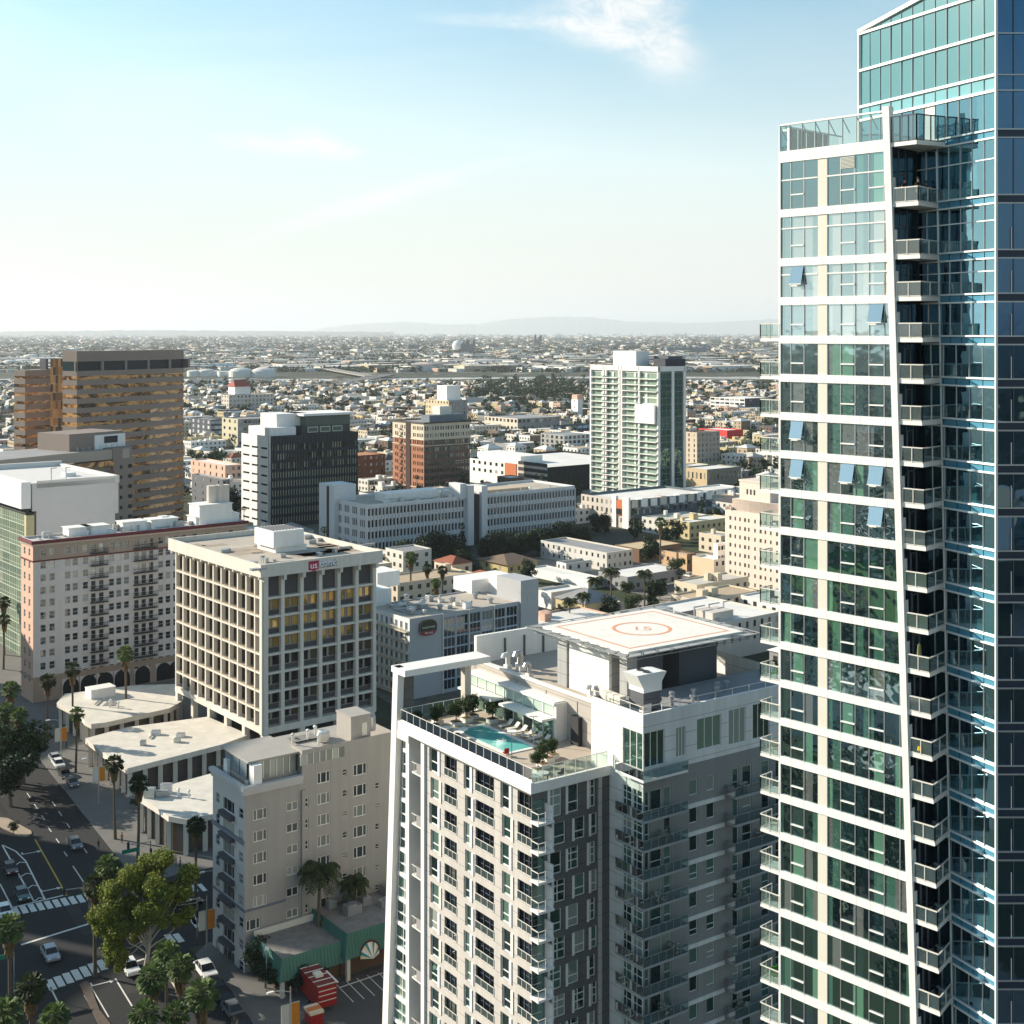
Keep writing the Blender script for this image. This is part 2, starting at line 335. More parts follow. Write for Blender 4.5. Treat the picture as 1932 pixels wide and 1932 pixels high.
G_TEAL = glass_mat('teal tinted glass', (.58, .80, .84), [((.006, .014, .018), .50), ((.012, .035, .04), .22), ((.06, .16, .12), .10), ((.13, .30, .20), .10), ((.16, .17, .165), .08)], rough=.012, wave=.24, wscale=.55, f0=.42, curtains=.62)
G_PALE = glass_mat('pale blind and sky reflection glass', (.66, .84, .88), [((.34, .37, .36), .34), ((.20, .28, .29), .26), ((.46, .48, .46), .22), ((.10, .17, .19), .18)], rough=.012, wave=.2, wscale=.55, f0=.5, curtains=.62)  # bright horizon sky's reflection put into the pale blind colours
G_BLUE = glass_mat('blue mirror glass', (.36, .66, .82), [((.006, .02, .03), .55), ((.01, .045, .06), .25), ((.03, .12, .14), .2)], rough=.012, wave=.2, wscale=.5, f0=.60, curtains=.7)
G_SASH = glass_mat('open sash glass', (.62, .74, .80), [((.20, .27, .30), 1.0)], f0=.42)  # pale colour behind the pane brightens its sky reflection
G_NAVY = glass_mat('navy glass', (.14, .28, .46), [((.004, .009, .016), .8), ((.008, .022, .034), .2)], rough=.02, wave=.16, f0=.36)
G_RECESS = glass_mat('recess glass', (.18, .28, .36), [((.006, .012, .018), .7), ((.012, .03, .04), .3)], rough=.03, f0=.16)
G_SPANDREL = mat('blue spandrel glass', (.07, .24, .34), .15, .05, .4, spec=.8)
G_SCREEN = mat('teal screen glass', (.055, .205, .235), .12, .08, .12, spec=.9, ior=1.7)
G_RAIL = clear_mat('rail glass', (.74, .88, .84), .10, .14)
G_RAILD = clear_mat('dark rail glass', (.45, .58, .60), .12, .2)
PANEL = mat('beige wall panel', (.66, .63, .54), .7, .04, .3)
SHADE = mat('grey blind', (.40, .42, .44), .8)
# ---------------------------------------------------------------- the glass tower on the right
def pa(t, d=0.0): return Vector((21.45 + .687 * t + .726 * d, 106 - .726 * t + .687 * d))      # white face, t from its left corner, d into the building
def pc(t, d=0.0): return Vector((34.4 - .408 * t + .913 * d, 94 + .913 * t + .408 * d))        # blue wing, t from its right corner
def tp(z): return 12.1 - (z - 35) * .0336                                                     # the leaning pillar
def tc_(z): return 4.38 + (z - 35) * .0262                                                    # left edge of the blue wing
def tower():
    T = thing('glass_tower', 'tall glass residential tower with white floor bands, a leaning white pillar and stacked balconies', 'tower', (0, 0, 0))
    LANDMARKS.append((1650, 1100, 'the tall glass tower'))
    slabs = [100.0, 95.5, 91.6] + [88.5 - 3.05 * i for i in range(29)]
    core = MB()
    core.prism([pa(.3, .3), pa(9.6, .3), pa(9.6, 4), pa(4, 14), pa(.3, 10)][::1], 0, 99.6, 0)
    core.prism([pc(.05, .25), pc(.05, 14), pc(15, 14), pc(15, .25)], 0, 110, 0)
    core.prism([pa(-.85, 1.5), pa(1, 1.5), pa(1, 12), pa(-.85, 12)], 0, 85.2, 1)
    core.build('core', [DARK, DGREY], T)
    # white floor bands, with the joints of their panels
    for i, z in enumerate(slabs):
        b = MB(); hgt = .45 if i == 0 else .31
        t1 = tp(z) - .02
        n = 10; ts = [lerp(-.06, t1, k / n) for k in range(n + 1)]
        for a, c in zip(ts, ts[1:]):
            g = .012
            b.prism([pa(a + g, -.13), pa(c - g, -.13), pa(c - g, .3), pa(a + g, .3)], z - hgt, z + hgt, 0)
        b.prism([pa(-.06, -.10), pa(t1, -.10), pa(t1, .3), pa(-.06, .3)], z - hgt + .05, z + hgt - .05, 1)
        b.build('floor_band', [WHITE_METAL, GREY], T)
    # panes of the white face: a narrow group, a blank panel and a wide group on every floor
    cuts = [.12, 1.05, 2.28, 3.55, 4.43, 5.60, 6.87, 8.07, 9.36, 10.67, 11.5, 12.4]
    for i, zt in enumerate(slabs[:-1]):
        top = zt - (.45 if i == 0 else .31); bot = slabs[i + 1] + .31; h = top - bot; lim = tp((top + bot) / 2) - .45
        for (k0, k1) in ((0, 3), (4, 11)):
            fr = MB(); pan = MB()
            for k in range(k0, k1):
                a, c = cuts[k], min(cuts[k + 1], lim)
                if c - a < .12: continue
                blank = i in (1, 2) and k >= 8 and k0 == 4
                j = rnd.uniform(-.012, .012); jz = rnd.uniform(-.01, .01)
                pm = 1 if blank else 0
                pan.quad((*pa(a + .03, .02 + j), bot), (*pa(c - .03, .02 - j), bot), (*pa(c - .03, .02 - j + jz), top), (*pa(a + .03, .02 + j + jz), top), pm)
                fr.prism([pa(a - .03, -.04), pa(a + .03, -.04), pa(a + .03, .04), pa(a - .03, .04)], bot, top, 0)
                if k in (1, 5, 7) and not blank and h > 1.5:
                    zz = bot + h * (.36 if h < 3 else .30)
                    fr.prism([pa(a + .02, -.09), pa(c - .02, -.09), pa(c - .02, .03), pa(a + .02, .03)], zz - .05, zz + .05, 1)
                    op = rnd.random()
                    if k == 5 and i in (10, 11): op = .1
                    if (k, i) in ((1, 2), (7, 3), (1, 6), (1, 7), (5, 7), (7, 7), (7, 8)):     # this sash stands open, hinged at its head
                        zt2 = top - .04; out_ = .40
                        pan.quad((*pa(a + .05, -out_), zz + .14), (*pa(c - .05, -out_), zz + .14), (*pa(c - .05, -.05), zt2), (*pa(a + .05, -.05), zt2), 2)
                        fr.prism([pa(a + .05, -out_ - .03), pa(c - .05, -out_ - .03), pa(c - .05, -out_ + .03), pa(a + .05, -out_ + .03)], zz + .1, zz + .16, 1)
            if i in (1, 2) or i == 0:          # tall top storeys have a transom
                zz = bot + h * (.62 if i == 0 else .72)
                fr.prism([pa(cuts[k0], -.08), pa(min(cuts[k1], lim), -.08), pa(min(cuts[k1], lim), .03), pa(cuts[k0], .03)], zz - .05, zz + .05, 1)
            w = pan.build('window', [G_PALE if i in (1, 2, 3) else G_TEAL, PANEL, G_SASH], T); fr.build('frame', [METAL, WHITE_METAL], w)
        pn = MB(); pn.prism([pa(3.57, -.06), pa(4.41, -.06), pa(4.41, .2), pa(3.57, .2)], bot, top); pn.build('wall_panel', PANEL, T)
        ed = MB(); ed.prism([pa(-.06, -.13), pa(.12, -.13), pa(.12, .2), pa(-.06, .2)], bot, top); ed.build('corner_post', WHITE_METAL, T)
        if i == 0:
            lv = MB()
            for k in range(9): lv.prism([pa(5.62, -.09), pa(6.85, -.09), pa(6.85, .0), pa(5.62, .0)], 98.6 + k * .1, 98.65 + k * .1)
            lv.build('vent_grille', PANEL, T)
    # the leaning pillar
    p = MB()
    for z0, z1 in ((0, 35), (35, 102.9)):
        a = [pa(tp(z0) - .5, -.16), pa(tp(z0), -.16), pa(tp(z0), .5), pa(tp(z0) - .5, .5)]; c = [pa(tp(z1) - .55, -.16), pa(tp(z1), -.16), pa(tp(z1), .5), pa(tp(z1) - .55, .5)]
        lo = [(*q, z0) for q in a]; hi = [(*q, z1) for q in c]
        p.add(lo + hi, ((0, 1, 5, 4), (1, 2, 6, 5), (2, 3, 7, 6), (3, 0, 4, 7), (4, 5, 6, 7), (3, 2, 1, 0)))
    p.build('pillar', WHITE, T)
    # return wall of the recess, dark glass with a door on every floor
    for i, zt in enumerate(slabs[:-1]):
        z = slabs[i + 1]; t = tp(z + 1.5); q = MB()
        q.quad((*pa(t - .02, .1), z + .3), (*pa(t - .02, 3.6), z + .3), (*pa(t - .02, 3.6), zt), (*pa(t - .02, .1), zt), 0)
        for k in (.9, 1.9): q.bar((*pa(t, k), z + .3), (*pa(t, k), zt - .3), .06, m=1)
        q.bar((*pa(t, 1.0), z + .33), (*pa(t, 1.0), z + 2.4), .10, m=1); q.bar((*pa(t, 1.8), z + .33), (*pa(t, 1.8), z + 2.4), .10, m=1); q.bar((*pa(t, 1.0), z + 2.4), (*pa(t, 1.8), z + 2.4), .10, m=1)
        q.build('recess_wall', [G_RECESS, DGREY], T)
    # blue wing: panes, double white lines with spandrels between
    zc = [112.6, 110.25, 107.25, 104.3, 103.2, 100.15, 95.5, 91.6] + [88.5 - 3.05 * i for i in range(29)]
    for i, zt in enumerate(zc[:-1]):
        zb = zc[i + 1]; left = 15.0 if zb > 99 else tc_((zt + zb) / 2) + 2.4
        top = zt - (.3 if i >= 5 else .05); bot = zb + (.3 if i >= 4 else .05)
        n = max(2, round(left / 1.25)); pan = MB(); fr = MB()
        if i == 0:                             # sloping gable above the last level line
            pan.add([(*pc(15, 0), 110.35), (*pc(0, 0), 110.35), (*pc(0, 0), 112.5)], ((0, 1, 2),), 1)
            for k in range(1, 12): fr.bar((*pc(15 - k * 1.25, -.03), 110.3), (*pc(15 - k * 1.25, -.03), 110.4 + k * .17), .05, m=0)
            fr.bar((*pc(15.05, -.1), 110.45), (*pc(-.1, -.1), 112.62), .26, .3, 1)
        else:
            for k in range(n):
                a, c = left * (n - k) / n, left * (n - k - 1) / n; j = rnd.uniform(-.012, .012); jz = rnd.uniform(-.02, .02)
                pm = 1 if i in (1, 2) else (3 if i == 3 else 0)
                if i == 4 and k == 6: pm = 4
                pan.quad((*pc(a, j), bot), (*pc(c, -j), bot), (*pc(c, -j + jz), top), (*pc(a, j + jz), top), pm)
                fr.bar((*pc(a, -.03), bot), (*pc(a, -.03), top), .07, m=0)
            if i >= 5 and i < 8 : fr.bar((*pc(left, -.05), bot + (top - bot) * .64), (*pc(0, -.05), bot + (top - bot) * .64), .07, .08, 1)
        w = pan.build('window', [G_BLUE, G_SCREEN, G_NAVY, mat('pale screen glass', (.15, .36, .40), .15, .06, .3, spec=.8), WHITE], T); fr.build('frame', [METAL, WHITE_METAL], w)
        s = MB()
        for zz in ([zb + .3, zb - .3] if i >= 4 else [zb]):
            wd = .12 if i >= 4 else .2
            s.bar((*pc(left if i < 4 else max(left, 0), -.08), zz), (*pc(-.05, -.08), zz), .16, wd, 0)
        if i >= 4:
            for k in range(n): s.quad((*pc(left * (n - k) / n - .04, -.01), zb - .3), (*pc(left * (n - k - 1) / n + .04, -.01), zb - .3), (*pc(left * (n - k - 1) / n + .04, -.01), zb + .3), (*pc(left * (n - k) / n - .04, -.01), zb + .3), 1)
        s.build('spandrel', [WHITE_METAL, G_SPANDREL], T)
    e = MB(); e.bar((*pc(0, -.06), 0), (*pc(0, -.06), 112.6), .16, .16); e.bar((*pc(15, -.06), 99), (*pc(15, -.06), 110.6), .22, .22)
    for z0, z1 in ((0, 50), (50, 99.6)): e.bar((*pc(tc_(z0), -.05), z0), (*pc(tc_(z1), -.05), z1), .10, .10)
    e.build('corner_trim', WHITE_METAL, T)
    # navy face turned to the viewpoint
    O = pc(0); zd = zc
    for i, zt in enumerate(zd[:-1]):
        zb = zd[i + 1]; top = zt - (.3 if i >= 5 else .05); bot = zb + (.3 if i >= 4 else .05); pan = MB(); fr = MB()
        for k in range(8):
            x0 = O.x + .08 + k * 1.15; j = rnd.uniform(-.012, .012); pan.quad((x0, O.y + .12 + j, bot), (x0 + 1.1, O.y + .12 - j, bot), (x0 + 1.1, O.y + .12 - j, top), (x0, O.y + .12 + j, top), 0)
            fr.bar((x0 - .025, O.y + .08, bot), (x0 - .025, O.y + .08, top), .06)
            if i > 5 and k in (0, 3) : fr.bar((x0 + .95, O.y + .03, bot + .05), (x0 + .95, O.y + .03, bot + 1.6), .05, m=1)
        w = pan.build('window', [G_NAVY], T); fr.build('frame', [DGREY, WHITE_METAL], w)
        s = MB()
        for zz in ([zb + .3, zb - .3] if i >= 4 else [zb]): s.box(O.x, O.y + .0, zz - .05, O.x + 9.4, O.y + .11, zz + .05, 0)
        if i >= 4: s.box(O.x + .08, O.y + .1, zb - .25, O.x + 9.4, O.y + .2, zb + .25, 1)
        s.build('spandrel', [METAL, mat('navy spandrel', (.02, .035, .06), .3)], T)
    # roof terrace of the white part: wind screen and the dark-railed deck beside the pillar
    zt = 100.45; tt = tp(zt) - .55
    ws = MB(); cutsr = [0, .95, 2.1, 3.3, 4.5, 5.75, 7.0, 8.2, tt]
    for a, c in zip(cutsr, cutsr[1:]):
        ws.quad((*pa(a + .04, 0), zt), (*pa(c - .04, 0), zt), (*pa(c - .04, 0), zt + 2.05), (*pa(a + .04, 0), zt + 2.05), 1)
        ws.bar((*pa(a, 0), zt), (*pa(a, 0), zt + 2.1), .07, m=2); ws.bar((*pa(a, .0), zt + 2.0), (*pa(a, 1.0), zt + 1.0), .06, m=2)
    ws.bar((*pa(-.05, 0), zt + 2.12), (*pa(tt, 0), zt + 2.12), .16, .14, 0); ws.bar((*pa(0, 0), zt), (*pa(0, 0), zt + 2.2), .14, m=0)
    ws.bar((*pa(0, 0), zt + 2.12), (*pa(0, 9), zt + 2.12), .12, .1, 0)
    for k in range(1, 8): ws.quad((*pa(0, k * 1.2), zt), (*pa(0, k * 1.2 - 1.1), zt), (*pa(0, k * 1.2 - 1.1), zt + 2.05), (*pa(0, k * 1.2), zt + 2.05), 1)
    wso = ws.build('wind_screen', [WHITE_METAL, G_RAIL, METAL], T)
    rf = MB(); rf.prism([pa(.1, .1), pa(9.9, .1), pa(9.9, 5), pa(4, 12), pa(.1, 10)], 99.7, 100.35); rf.build('roof', ROOF_GREY, T)
    def deck(z, over, endt, rail_mats, name, hh=1.08, panels=(2, 2)):
        D = obj(name, None, T); t = tp(z); c = pa(t + over, -.02); l = pa(t - .3, -.02); r = pc(endt, -.1); li = pa(t - .3, 3.6); ri = pc(endt + 2.2, .1)
        s = MB(); s.prism([l, c, r, ri, li], z - .16, z + .16); s.build('slab', WHITE if name == 'balcony' else WHITE_METAL, D)
        ra = MB(); gl = MB()
        segs = [(pa(t + .06, -.02), c, panels[0]), (c, pc(endt - .0, -.12), panels[1])]
        for a, b_, n in segs:
            for k in range(n + 1):
                q = a.lerp(b_, k / n); ra.bar((*q, z + .16), (*q, z + .16 + hh), .08)
                if k < n: q2 = a.lerp(b_, (k + 1) / n); gl.quad((*q, z + .2), (*q2, z + .2), (*q2, z + .12 + hh), (*q, z + .12 + hh))
            ra.bar((*a, z + .16 + hh), (*b_, z + .16 + hh), .085, .085); ra.bar((*a, z + .2), (*b_, z + .2), .06, .06)
        ra.build('railing', rail_mats[0], D); gl.build('glass_panel', rail_mats[1], D)
        return D
    deck(100.0, 2.1, tc_(100) - 1.0, (DGREY, G_RAILD), 'roof_deck', 1.9, (3, 4))
    for i, z in enumerate(slabs[1:]): deck(z, 1.85 + (.25 if z > 80 else 0), tc_(z), (RAIL, G_RAILD), 'balcony')
    # balconies at the left edge
    for z in [88.5 - 3.05 * i for i in range(1, 29)]:
        D = obj('side_balcony', None, T); a, b_, c, d = pa(.0, -.1), pa(-1.85, -.1), pa(-1.85, 1.5), pa(.0, 1.5)
        s = MB(); s.prism([b_, a, d, c], z - .15, z + .13); s.build('slab', WHITE, D)
        ra = MB(); gl = MB()
        for p0, p1, n in ((a, b_, 2), (b_, c, 2)):
            for k in range(n + 1):
                q = p0.lerp(p1, k / n); ra.bar((*q, z + .1), (*q, z + 1.25), .07)
                if k < n: q2 = p0.lerp(p1, (k + 1) / n); gl.quad((*q, z + .2), (*q2, z + .2), (*q2, z + 1.2), (*q, z + 1.2))
            ra.bar((*p0, z + 1.25), (*p1, z + 1.25), .075, .075); ra.bar((*p0, z + .2), (*p1, z + .2), .05, .05)
        ra.build('railing', RAIL, D); gl.build('glass_panel', G_RAIL, D)
    g = MB()
    for z in [88.5 - 3.05 * i for i in range(1, 29)]:
        g.quad((*pa(-.86, 11), z - 3.05 + .3), (*pa(-.86, 1.55), z - 3.05 + .3), (*pa(-.86, 1.55), z - .3), (*pa(-.86, 11), z - .3)); g.quad((*pa(-.8, 1.48), z - 2.8), (*pa(-.1, 1.48), z - 2.8), (*pa(-.1, 1.48), z - .3), (*pa(-.8, 1.48), z - .3))
    g.build('side_glazing', G_NAVY, T)
    FOOT.append((33, 108, 22))
tower()
# ---------------------------------------------------------------- generic block buildings
def block(name, label, cat, near, rot, xl=None, xr=None, z1=None, Lx=None, Ly=None, zbase=0.0, wall=None, roof=None, wallL=None, parapet=.6, left=(), right=(), lstyle='plain', rstyle='plain', gl=None, frame=None, depth=.12, fw=.07, limit=100, group=None, bands=(), mark=None):
    """near: (pixel x, pixel y of the roof corner, distance Y). left/right are lists of openings (u0,u1,z0,z1), u running left to right; callables get (Frame, length)."""
    p = px(near[0], near[1], near[2]); z1 = p.z if z1 is None else z1; fr = Frame(p, rot)
    LY = Ly if Ly else abs(fr.y(xl)); LX = Lx if Lx else abs(fr.x(xr))
    T = thing(name, label, cat, (p.x, p.y, 0), rot, group)
    lo = left(fr, LY, z1) if callable(left) else list(left); ro = right(fr, LX, z1) if callable(right) else list(right)
    wall = wall or CREAM; roof = roof or ROOF; wallL = wallL or wall
    mb = MB()
    facade(mb, (0, LY), (0, -1), LY, zbase, z1, lo, depth, 1); facade(mb, (0, 0), (1, 0), LX, zbase, z1, ro, depth, 0)
    mb.quad((LX, 0, zbase), (LX, LY, zbase), (LX, LY, z1), (LX, 0, z1), 0); mb.quad((LX, LY, zbase), (0, LY, zbase), (0, LY, z1), (LX, LY, z1), 0)
    t = .35                                         # parapet: coping and inner faces
    o = [(0, 0), (LX, 0), (LX, LY), (0, LY)]; i_ = [(t, t), (LX - t, t), (LX - t, LY - t), (t, LY - t)]
    for k in range(4):
        a, b = o[k], o[(k + 1) % 4]; c, d = i_[(k + 1) % 4], i_[k]
        mb.quad((*a, z1), (*b, z1), (*c, z1), (*d, z1), 0); mb.quad((*d, z1), (*c, z1), (*c, z1 - parapet), (*d, z1 - parapet), 0)
    mb.build('wall', [wall, wallL], T)
    rb = MB(); rb.quad(*[(*q, z1 - parapet) for q in i_]); rb.build('roof', roof, T)
    gm = [frame or DGREY, gl or G_DARK]
    place_windows(T, (0, 0), (1, 0), ro, depth, gm, rstyle, fw=fw, limit=limit); place_windows(T, (0, LY), (0, -1), lo, depth, gm, lstyle, fw=fw, limit=limit)
    for (za, zb, pr, m) in bands:
        b = MB(); b.box(-pr, -pr, za, LX + pr, 0, zb); b.box(-pr, 0, za, 0, LY + pr, zb); b.build('cornice', m, T)
    c = fr.w(LX / 2, LY / 2); FOOT.append((c.x, c.y, math.hypot(LX, LY) / 2 + 2))
    if mark: LANDMARKS.append((near[0], near[1], mark))
    return T, fr, LX, LY, z1
def roof_box(T, x, y, z, lx, ly, h, m=None, name='roof_unit', cap=None):
    b = MB(); b.box(x, y, z, x + lx, y + ly, z + h, 0)
    if cap: b.box(x - cap, y - cap, z + h, x + lx + cap, y + ly + cap, z + h + .18, 0)
    return b.build(name, m or WHITE, T)
def text(body, size, m, parent, loc, rot, name='lettering', extrude=.04, align='CENTER', shear=0):
    cu = bpy.data.curves.new(name, 'FONT'); cu.body = body; cu.size = size; cu.extrude = extrude; cu.align_x = align; cu.align_y = 'CENTER'; cu.shear = shear
    tmp = bpy.data.objects.new(name, cu); COL.objects.link(tmp)
    me = bpy.data.meshes.new_from_object(tmp.evaluated_get(bpy.context.evaluated_depsgraph_get())); bpy.data.objects.remove(tmp); bpy.data.curves.remove(cu)
    me.materials.clear(); me.materials.append(m); o = obj(name, me, parent); o.location = loc; o.rotation_euler = rot; return o
# ---------------------------------------------------------------- condominium with the pool deck and the helipad
def condo():
    rot = R(35.3); p0 = px(1003.2, 1475.7, 136); fr = Frame(p0, rot); zd = 39.9
    T = thing('condominium_block', 'grey and white condominium block with a rooftop pool deck, glass railing and corner balconies', 'apartment building', (p0.x, p0.y, 0), rot)
    LANDMARKS.append((1000, 1450, 'the condominium with the pool deck')); FOOT.append((8, 155, 34))
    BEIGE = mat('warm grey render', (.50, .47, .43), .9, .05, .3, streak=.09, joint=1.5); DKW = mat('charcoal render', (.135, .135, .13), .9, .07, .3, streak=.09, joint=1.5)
    FRW = mat('white window frame', (.74, .74, .70), .5)
    G_CON = glass_mat('greenish apartment glass', (.45, .66, .62), [((.015, .025, .025), .42), ((.03, .07, .055), .16), ((.10, .18, .14), .16), ((.20, .26, .21), .14), ((.35, .37, .33), .12)], wave=.06, f0=.22)
    G_LOG = glass_mat('loggia glass', (.35, .45, .55), [((.006, .009, .014), .62), ((.014, .026, .036), .25), ((.09, .10, .085), .13)], f0=.08)
    LY = 26.6; U = lambda v: 21.3 - fr.y(v)
    # ---- left face: plane from y=24.2 (u=0) to the near corner
    W0 = 21.3; wins = []; logs = []
    for k in range(13):
        zb = 35.65 - 3 * k; zt = 38.9 if k == 0 else zb + 2.4; s = .14 if k % 2 else -.14
        for a, b in ((811, 828), (876, 888.7), (945.5, 963)):
            if zb > .5: wins.append((U(a) + s, U(b) + s, zb, zt))
        zb2 = 36.0 - 3 * k; zt2 = 38.9 if k == 0 else zb2 + 2.15
        for a, b in ((838.7, 862), (897, 932)):
            if zb2 > .5: logs.append((U(a), U(b), zb2, zt2))
        if zb2 > .5: logs.append((U(976.5), W0 - .02, zb2, zt2))
        mb = MB(); facade(mb, (0, W0), (0, -1), W0, 0, zd - 1.0, wins + logs, .25, 0)
    # right face of the low wing
    x1 = 10.3; winr = []
    for k in range(13):
        zb = 35.65 - 3 * k; s = .5 if k % 2 else -.35
        if zb < .5: continue
        zt = 38.6 if k == 0 else zb + 2.35
        winr.append((2.5 + s * .6, 4.1 + s * .6, zb, zt)); winr.append((5.0 + s, 6.5 + s, zb, zt)); winr.append((7.6 + s * .3, 8.5 + s * .3, zb, zt))
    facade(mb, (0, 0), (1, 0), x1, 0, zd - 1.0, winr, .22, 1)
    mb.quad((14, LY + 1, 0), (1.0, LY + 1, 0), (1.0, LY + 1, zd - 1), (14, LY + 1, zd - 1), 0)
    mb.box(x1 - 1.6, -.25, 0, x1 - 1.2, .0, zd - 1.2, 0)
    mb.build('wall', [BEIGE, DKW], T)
    gm = [FRW, G_CON]
    place_windows(T, (0, W0), (0, -1), wins, .25, gm, 'low', fw=.11, limit=100); place_windows(T, (0, 0), (1, 0), winr, .22, gm, ['cross', 'low'], fw=.11)
    # white panels standing proud beside the windows
    for (a, b, c, d) in wins:
        j = MB(); j.box(-.1, W0 - b - .42, c, .0, W0 - b, d); j.build('window_surround', WHITE, T)
    for (a, b, c, d) in winr:
        j = MB(); j.box(a - .28, -.1, c, a, 0, d); j.build('window_surround', WHITE, T)
    # loggias: deep recess, glass back wall, railing
    for n, (a, b, c, d) in enumerate(logs):
        corner = b > W0 - .1; D = obj('loggia', None, T, (0, W0 - a, c), R(-90)); w = b - a; q = MB()
        q.quad((0, .36, 0), (w, .36, 0), (w, .36, d - c), (0, .36, d - c), 0)
        for i in range(1, 3): q.box(w * i / 3 - .03, .28, 0, w * i / 3 + .03, .34, d - c, 1)
        q.build('glass_wall', [G_LOG, DGREY], D)
        r = MB(); r.bar((0, -.04, .98), (w, -.04, .98), .06, .06); nn = 3
        for i in range(nn + 1): r.bar((w * i / nn, -.04, .1), (w * i / nn, -.04, .98), .05)
        r.bar((0, -.04, .1), (w, -.04, .1), .06)
        if corner: r.bar((w, -.04, .98), (w, 1.2, .98), .08)
        r.build('railing', RAIL, D)
        g = MB(); g.quad((.03, -.02, .14), (w - .03, -.02, .14), (w - .03, -.02, .92), (.03, -.02, .92)); g.build('glass_panel', G_RAILD, D)
    # corner balconies sticking out past the dark face
    for k in range(12):
        z = 35.85 - 3 * k; D = obj('balcony', None, T, (0, 0, z)); s = MB(); s.box(-.15, -1.35, -.18, 1.9, .1, .08); s.build('slab', WHITE, D)
        w = MB(); w.box(1.65, -1.3, .08, 1.82, 0, 1.35 + (.9 if k % 2 else .2)); w.build('side_screen', WHITE, D)
        r = MB(); r.bar((-.1, -1.3, 1.05), (1.65, -1.3, 1.05), .08); r.bar((-.1, -1.3, 1.05), (-.1, 0, 1.05), .08)
        for xx in (-.1, .8): r.bar((xx, -1.3, .08), (xx, -1.3, 1.05), .05)
        r.build('railing', RAIL, D)
        q = MB(); q.quad((.1, -.02, .1), (1.5, -.02, .1), (1.5, -.02, 2.1), (.1, -.02, 2.1)); q.build('glass_wall', G_CON, D)
    # white parapet band, deck, railing
    b = MB(); b.box(-.35, -.35, zd - 1.15, 0, W0 + 5.2, zd); b.box(0, -.35, zd - 1.15, x1, 0, zd - .15); b.box(-.45, W0 + 2.6, zd - 2.0, 2.4, W0 + 5.2, zd - 1.15)
    b.box(-.30, -.3, zd - 1.35, 0, W0, zd - 1.15, 1); b.build('parapet', [WHITE, DKW], T)
    dk = MB(); zf = 38.75; dk.quad((0, 0, zf), (14.2, 0, zf), (14.2, 27.6, zf), (0, 27.6, zf)); dk.build('pool_deck', mat('tan deck tile', (.47, .40, .32), .8, .12, .5), T)
    G = obj('deck_railing', None, T); r = MB(); g = MB(); hr = 1.35
    for a, c, n in (((-.05, -.1), (-.05, W0 + 5.0), 18), ((-.05, -.1), (x1 - .4, -.1), 7), ((-.05, W0 + 5.0), (12.0, W0 + 5.0), 8)):
        a, c = Vector(a), Vector(c)
        for i in range(n + 1):
            q = a.lerp(c, i / n); r.bar((*q, zd - .2), (*q, zd + hr), .06)
            if i < n: q2 = a.lerp(c, (i + 1) / n); g.quad((*q, zd - .1), (*q2, zd - .1), (*q2, zd + hr), (*q, zd + hr))
        r.bar((*a, zd + hr), (*c, zd + hr), .06)
    r.build('rail', RAIL, G); g.build('glass_panel', G_RAIL, G)
    # ---- stepped bay, pier and narrow glazed strip at the far left of the left face, and the tall white frame
    ys = W0; b = MB(); b.box(1.6, ys, 0, 2.0, ys + 3.0, zd - 1, 0); b.box(-.15, ys + 2.95, 0, 2.0, ys + 3.7, zd - 1, 1); b.box(-.25, ys - .55, 0, .0, ys + .12, zd - 1, 1); b.build('stepped_bay', [BEIGE, WHITE], T)
    for k in range(12):
        z = 34.6 - 3 * k
        if k % 2 == 0:
            D = obj('small_balcony', None, T, (0, ys, z)); s = MB(); s.box(-.2, .2, -.1, 1.6, 2.2, .08); s.build('slab', WHITE, D); s = MB(); s.box(-.25, .1, .1, -.12, 1.1, 1.3); s.build('side_screen', GREY, D)
            r = MB(); r.bar((-.2, 1.1, 1.2), (-.2, 2.2, 1.2), .07); r.bar((-.2, 1.65, .1), (-.2, 1.65, 1.2), .05); r.build('railing', RAIL, D)
        else:
            w = MB(); w.quad((1.59, 2.1, 0), (1.59, .5, 0), (1.59, .5, 1.9), (1.59, 2.1, 1.9)); w.build('bay_window', G_LOG, T, (0, ys, z))
    sy0, sy1 = ys + 3.7, ys + 5.3
    for k in range(13):
        s = MB(); z = 36.3 - 3 * k; s.box(.35, sy0, z - .2, 1.0, sy1 + (36.3 - z) * .075, z + .25); s.build('floor_edge', WHITE, T)
    for k in range(13):
        z = 36.3 - 3 * k
        sx = sy1 + (36.3 - z) * .072; w = MB(); w.quad((.6, sx, z + .25), (.6, sy0, z + .25), (.6, sy0, z + 2.8), (.6, sx, z + 2.8), 1)
        for i in range(3): w.bar((.57, lerp(sy0, sx, i / 2), z + .25), (.57, lerp(sy0, sx, i / 2), z + 2.8), .09)
        w.bar((.5, sy0, z + 1.35), (.5, sx, z + 1.35), .12); w.build('strip_window', [FRW, G_CON], T)
    f = MB(); zt = 46.1; ftop, fbot = 26.7, 29.3                      # the frame's edge spreads a little towards its foot
    lo = [(-.2, fbot, 0), (.7, fbot, 0), (.7, fbot + 1.3, 0), (-.2, fbot + 1.3, 0)]; hi = [(-.2, ftop, zt), (.7, ftop, zt), (.7, ftop + 1.15, zt), (-.2, ftop + 1.15, zt)]
    f.add(lo + hi, ((0, 1, 5, 4), (1, 2, 6, 5), (2, 3, 7, 6), (3, 0, 4, 7), (4, 5, 6, 7)), 0)
    f.box(.75, 26.7, 0, 2.0, 28.6, zt - .8, 1); f.box(-.25, 25.0, zt - .75, 12.0, 28.2, zt, 0); f.box(8.6, 25.6, zd - 1, 9.5, 26.5, zt - .7, 2)
    f.build('white_frame', [WHITE, DKW, CREAM], T)
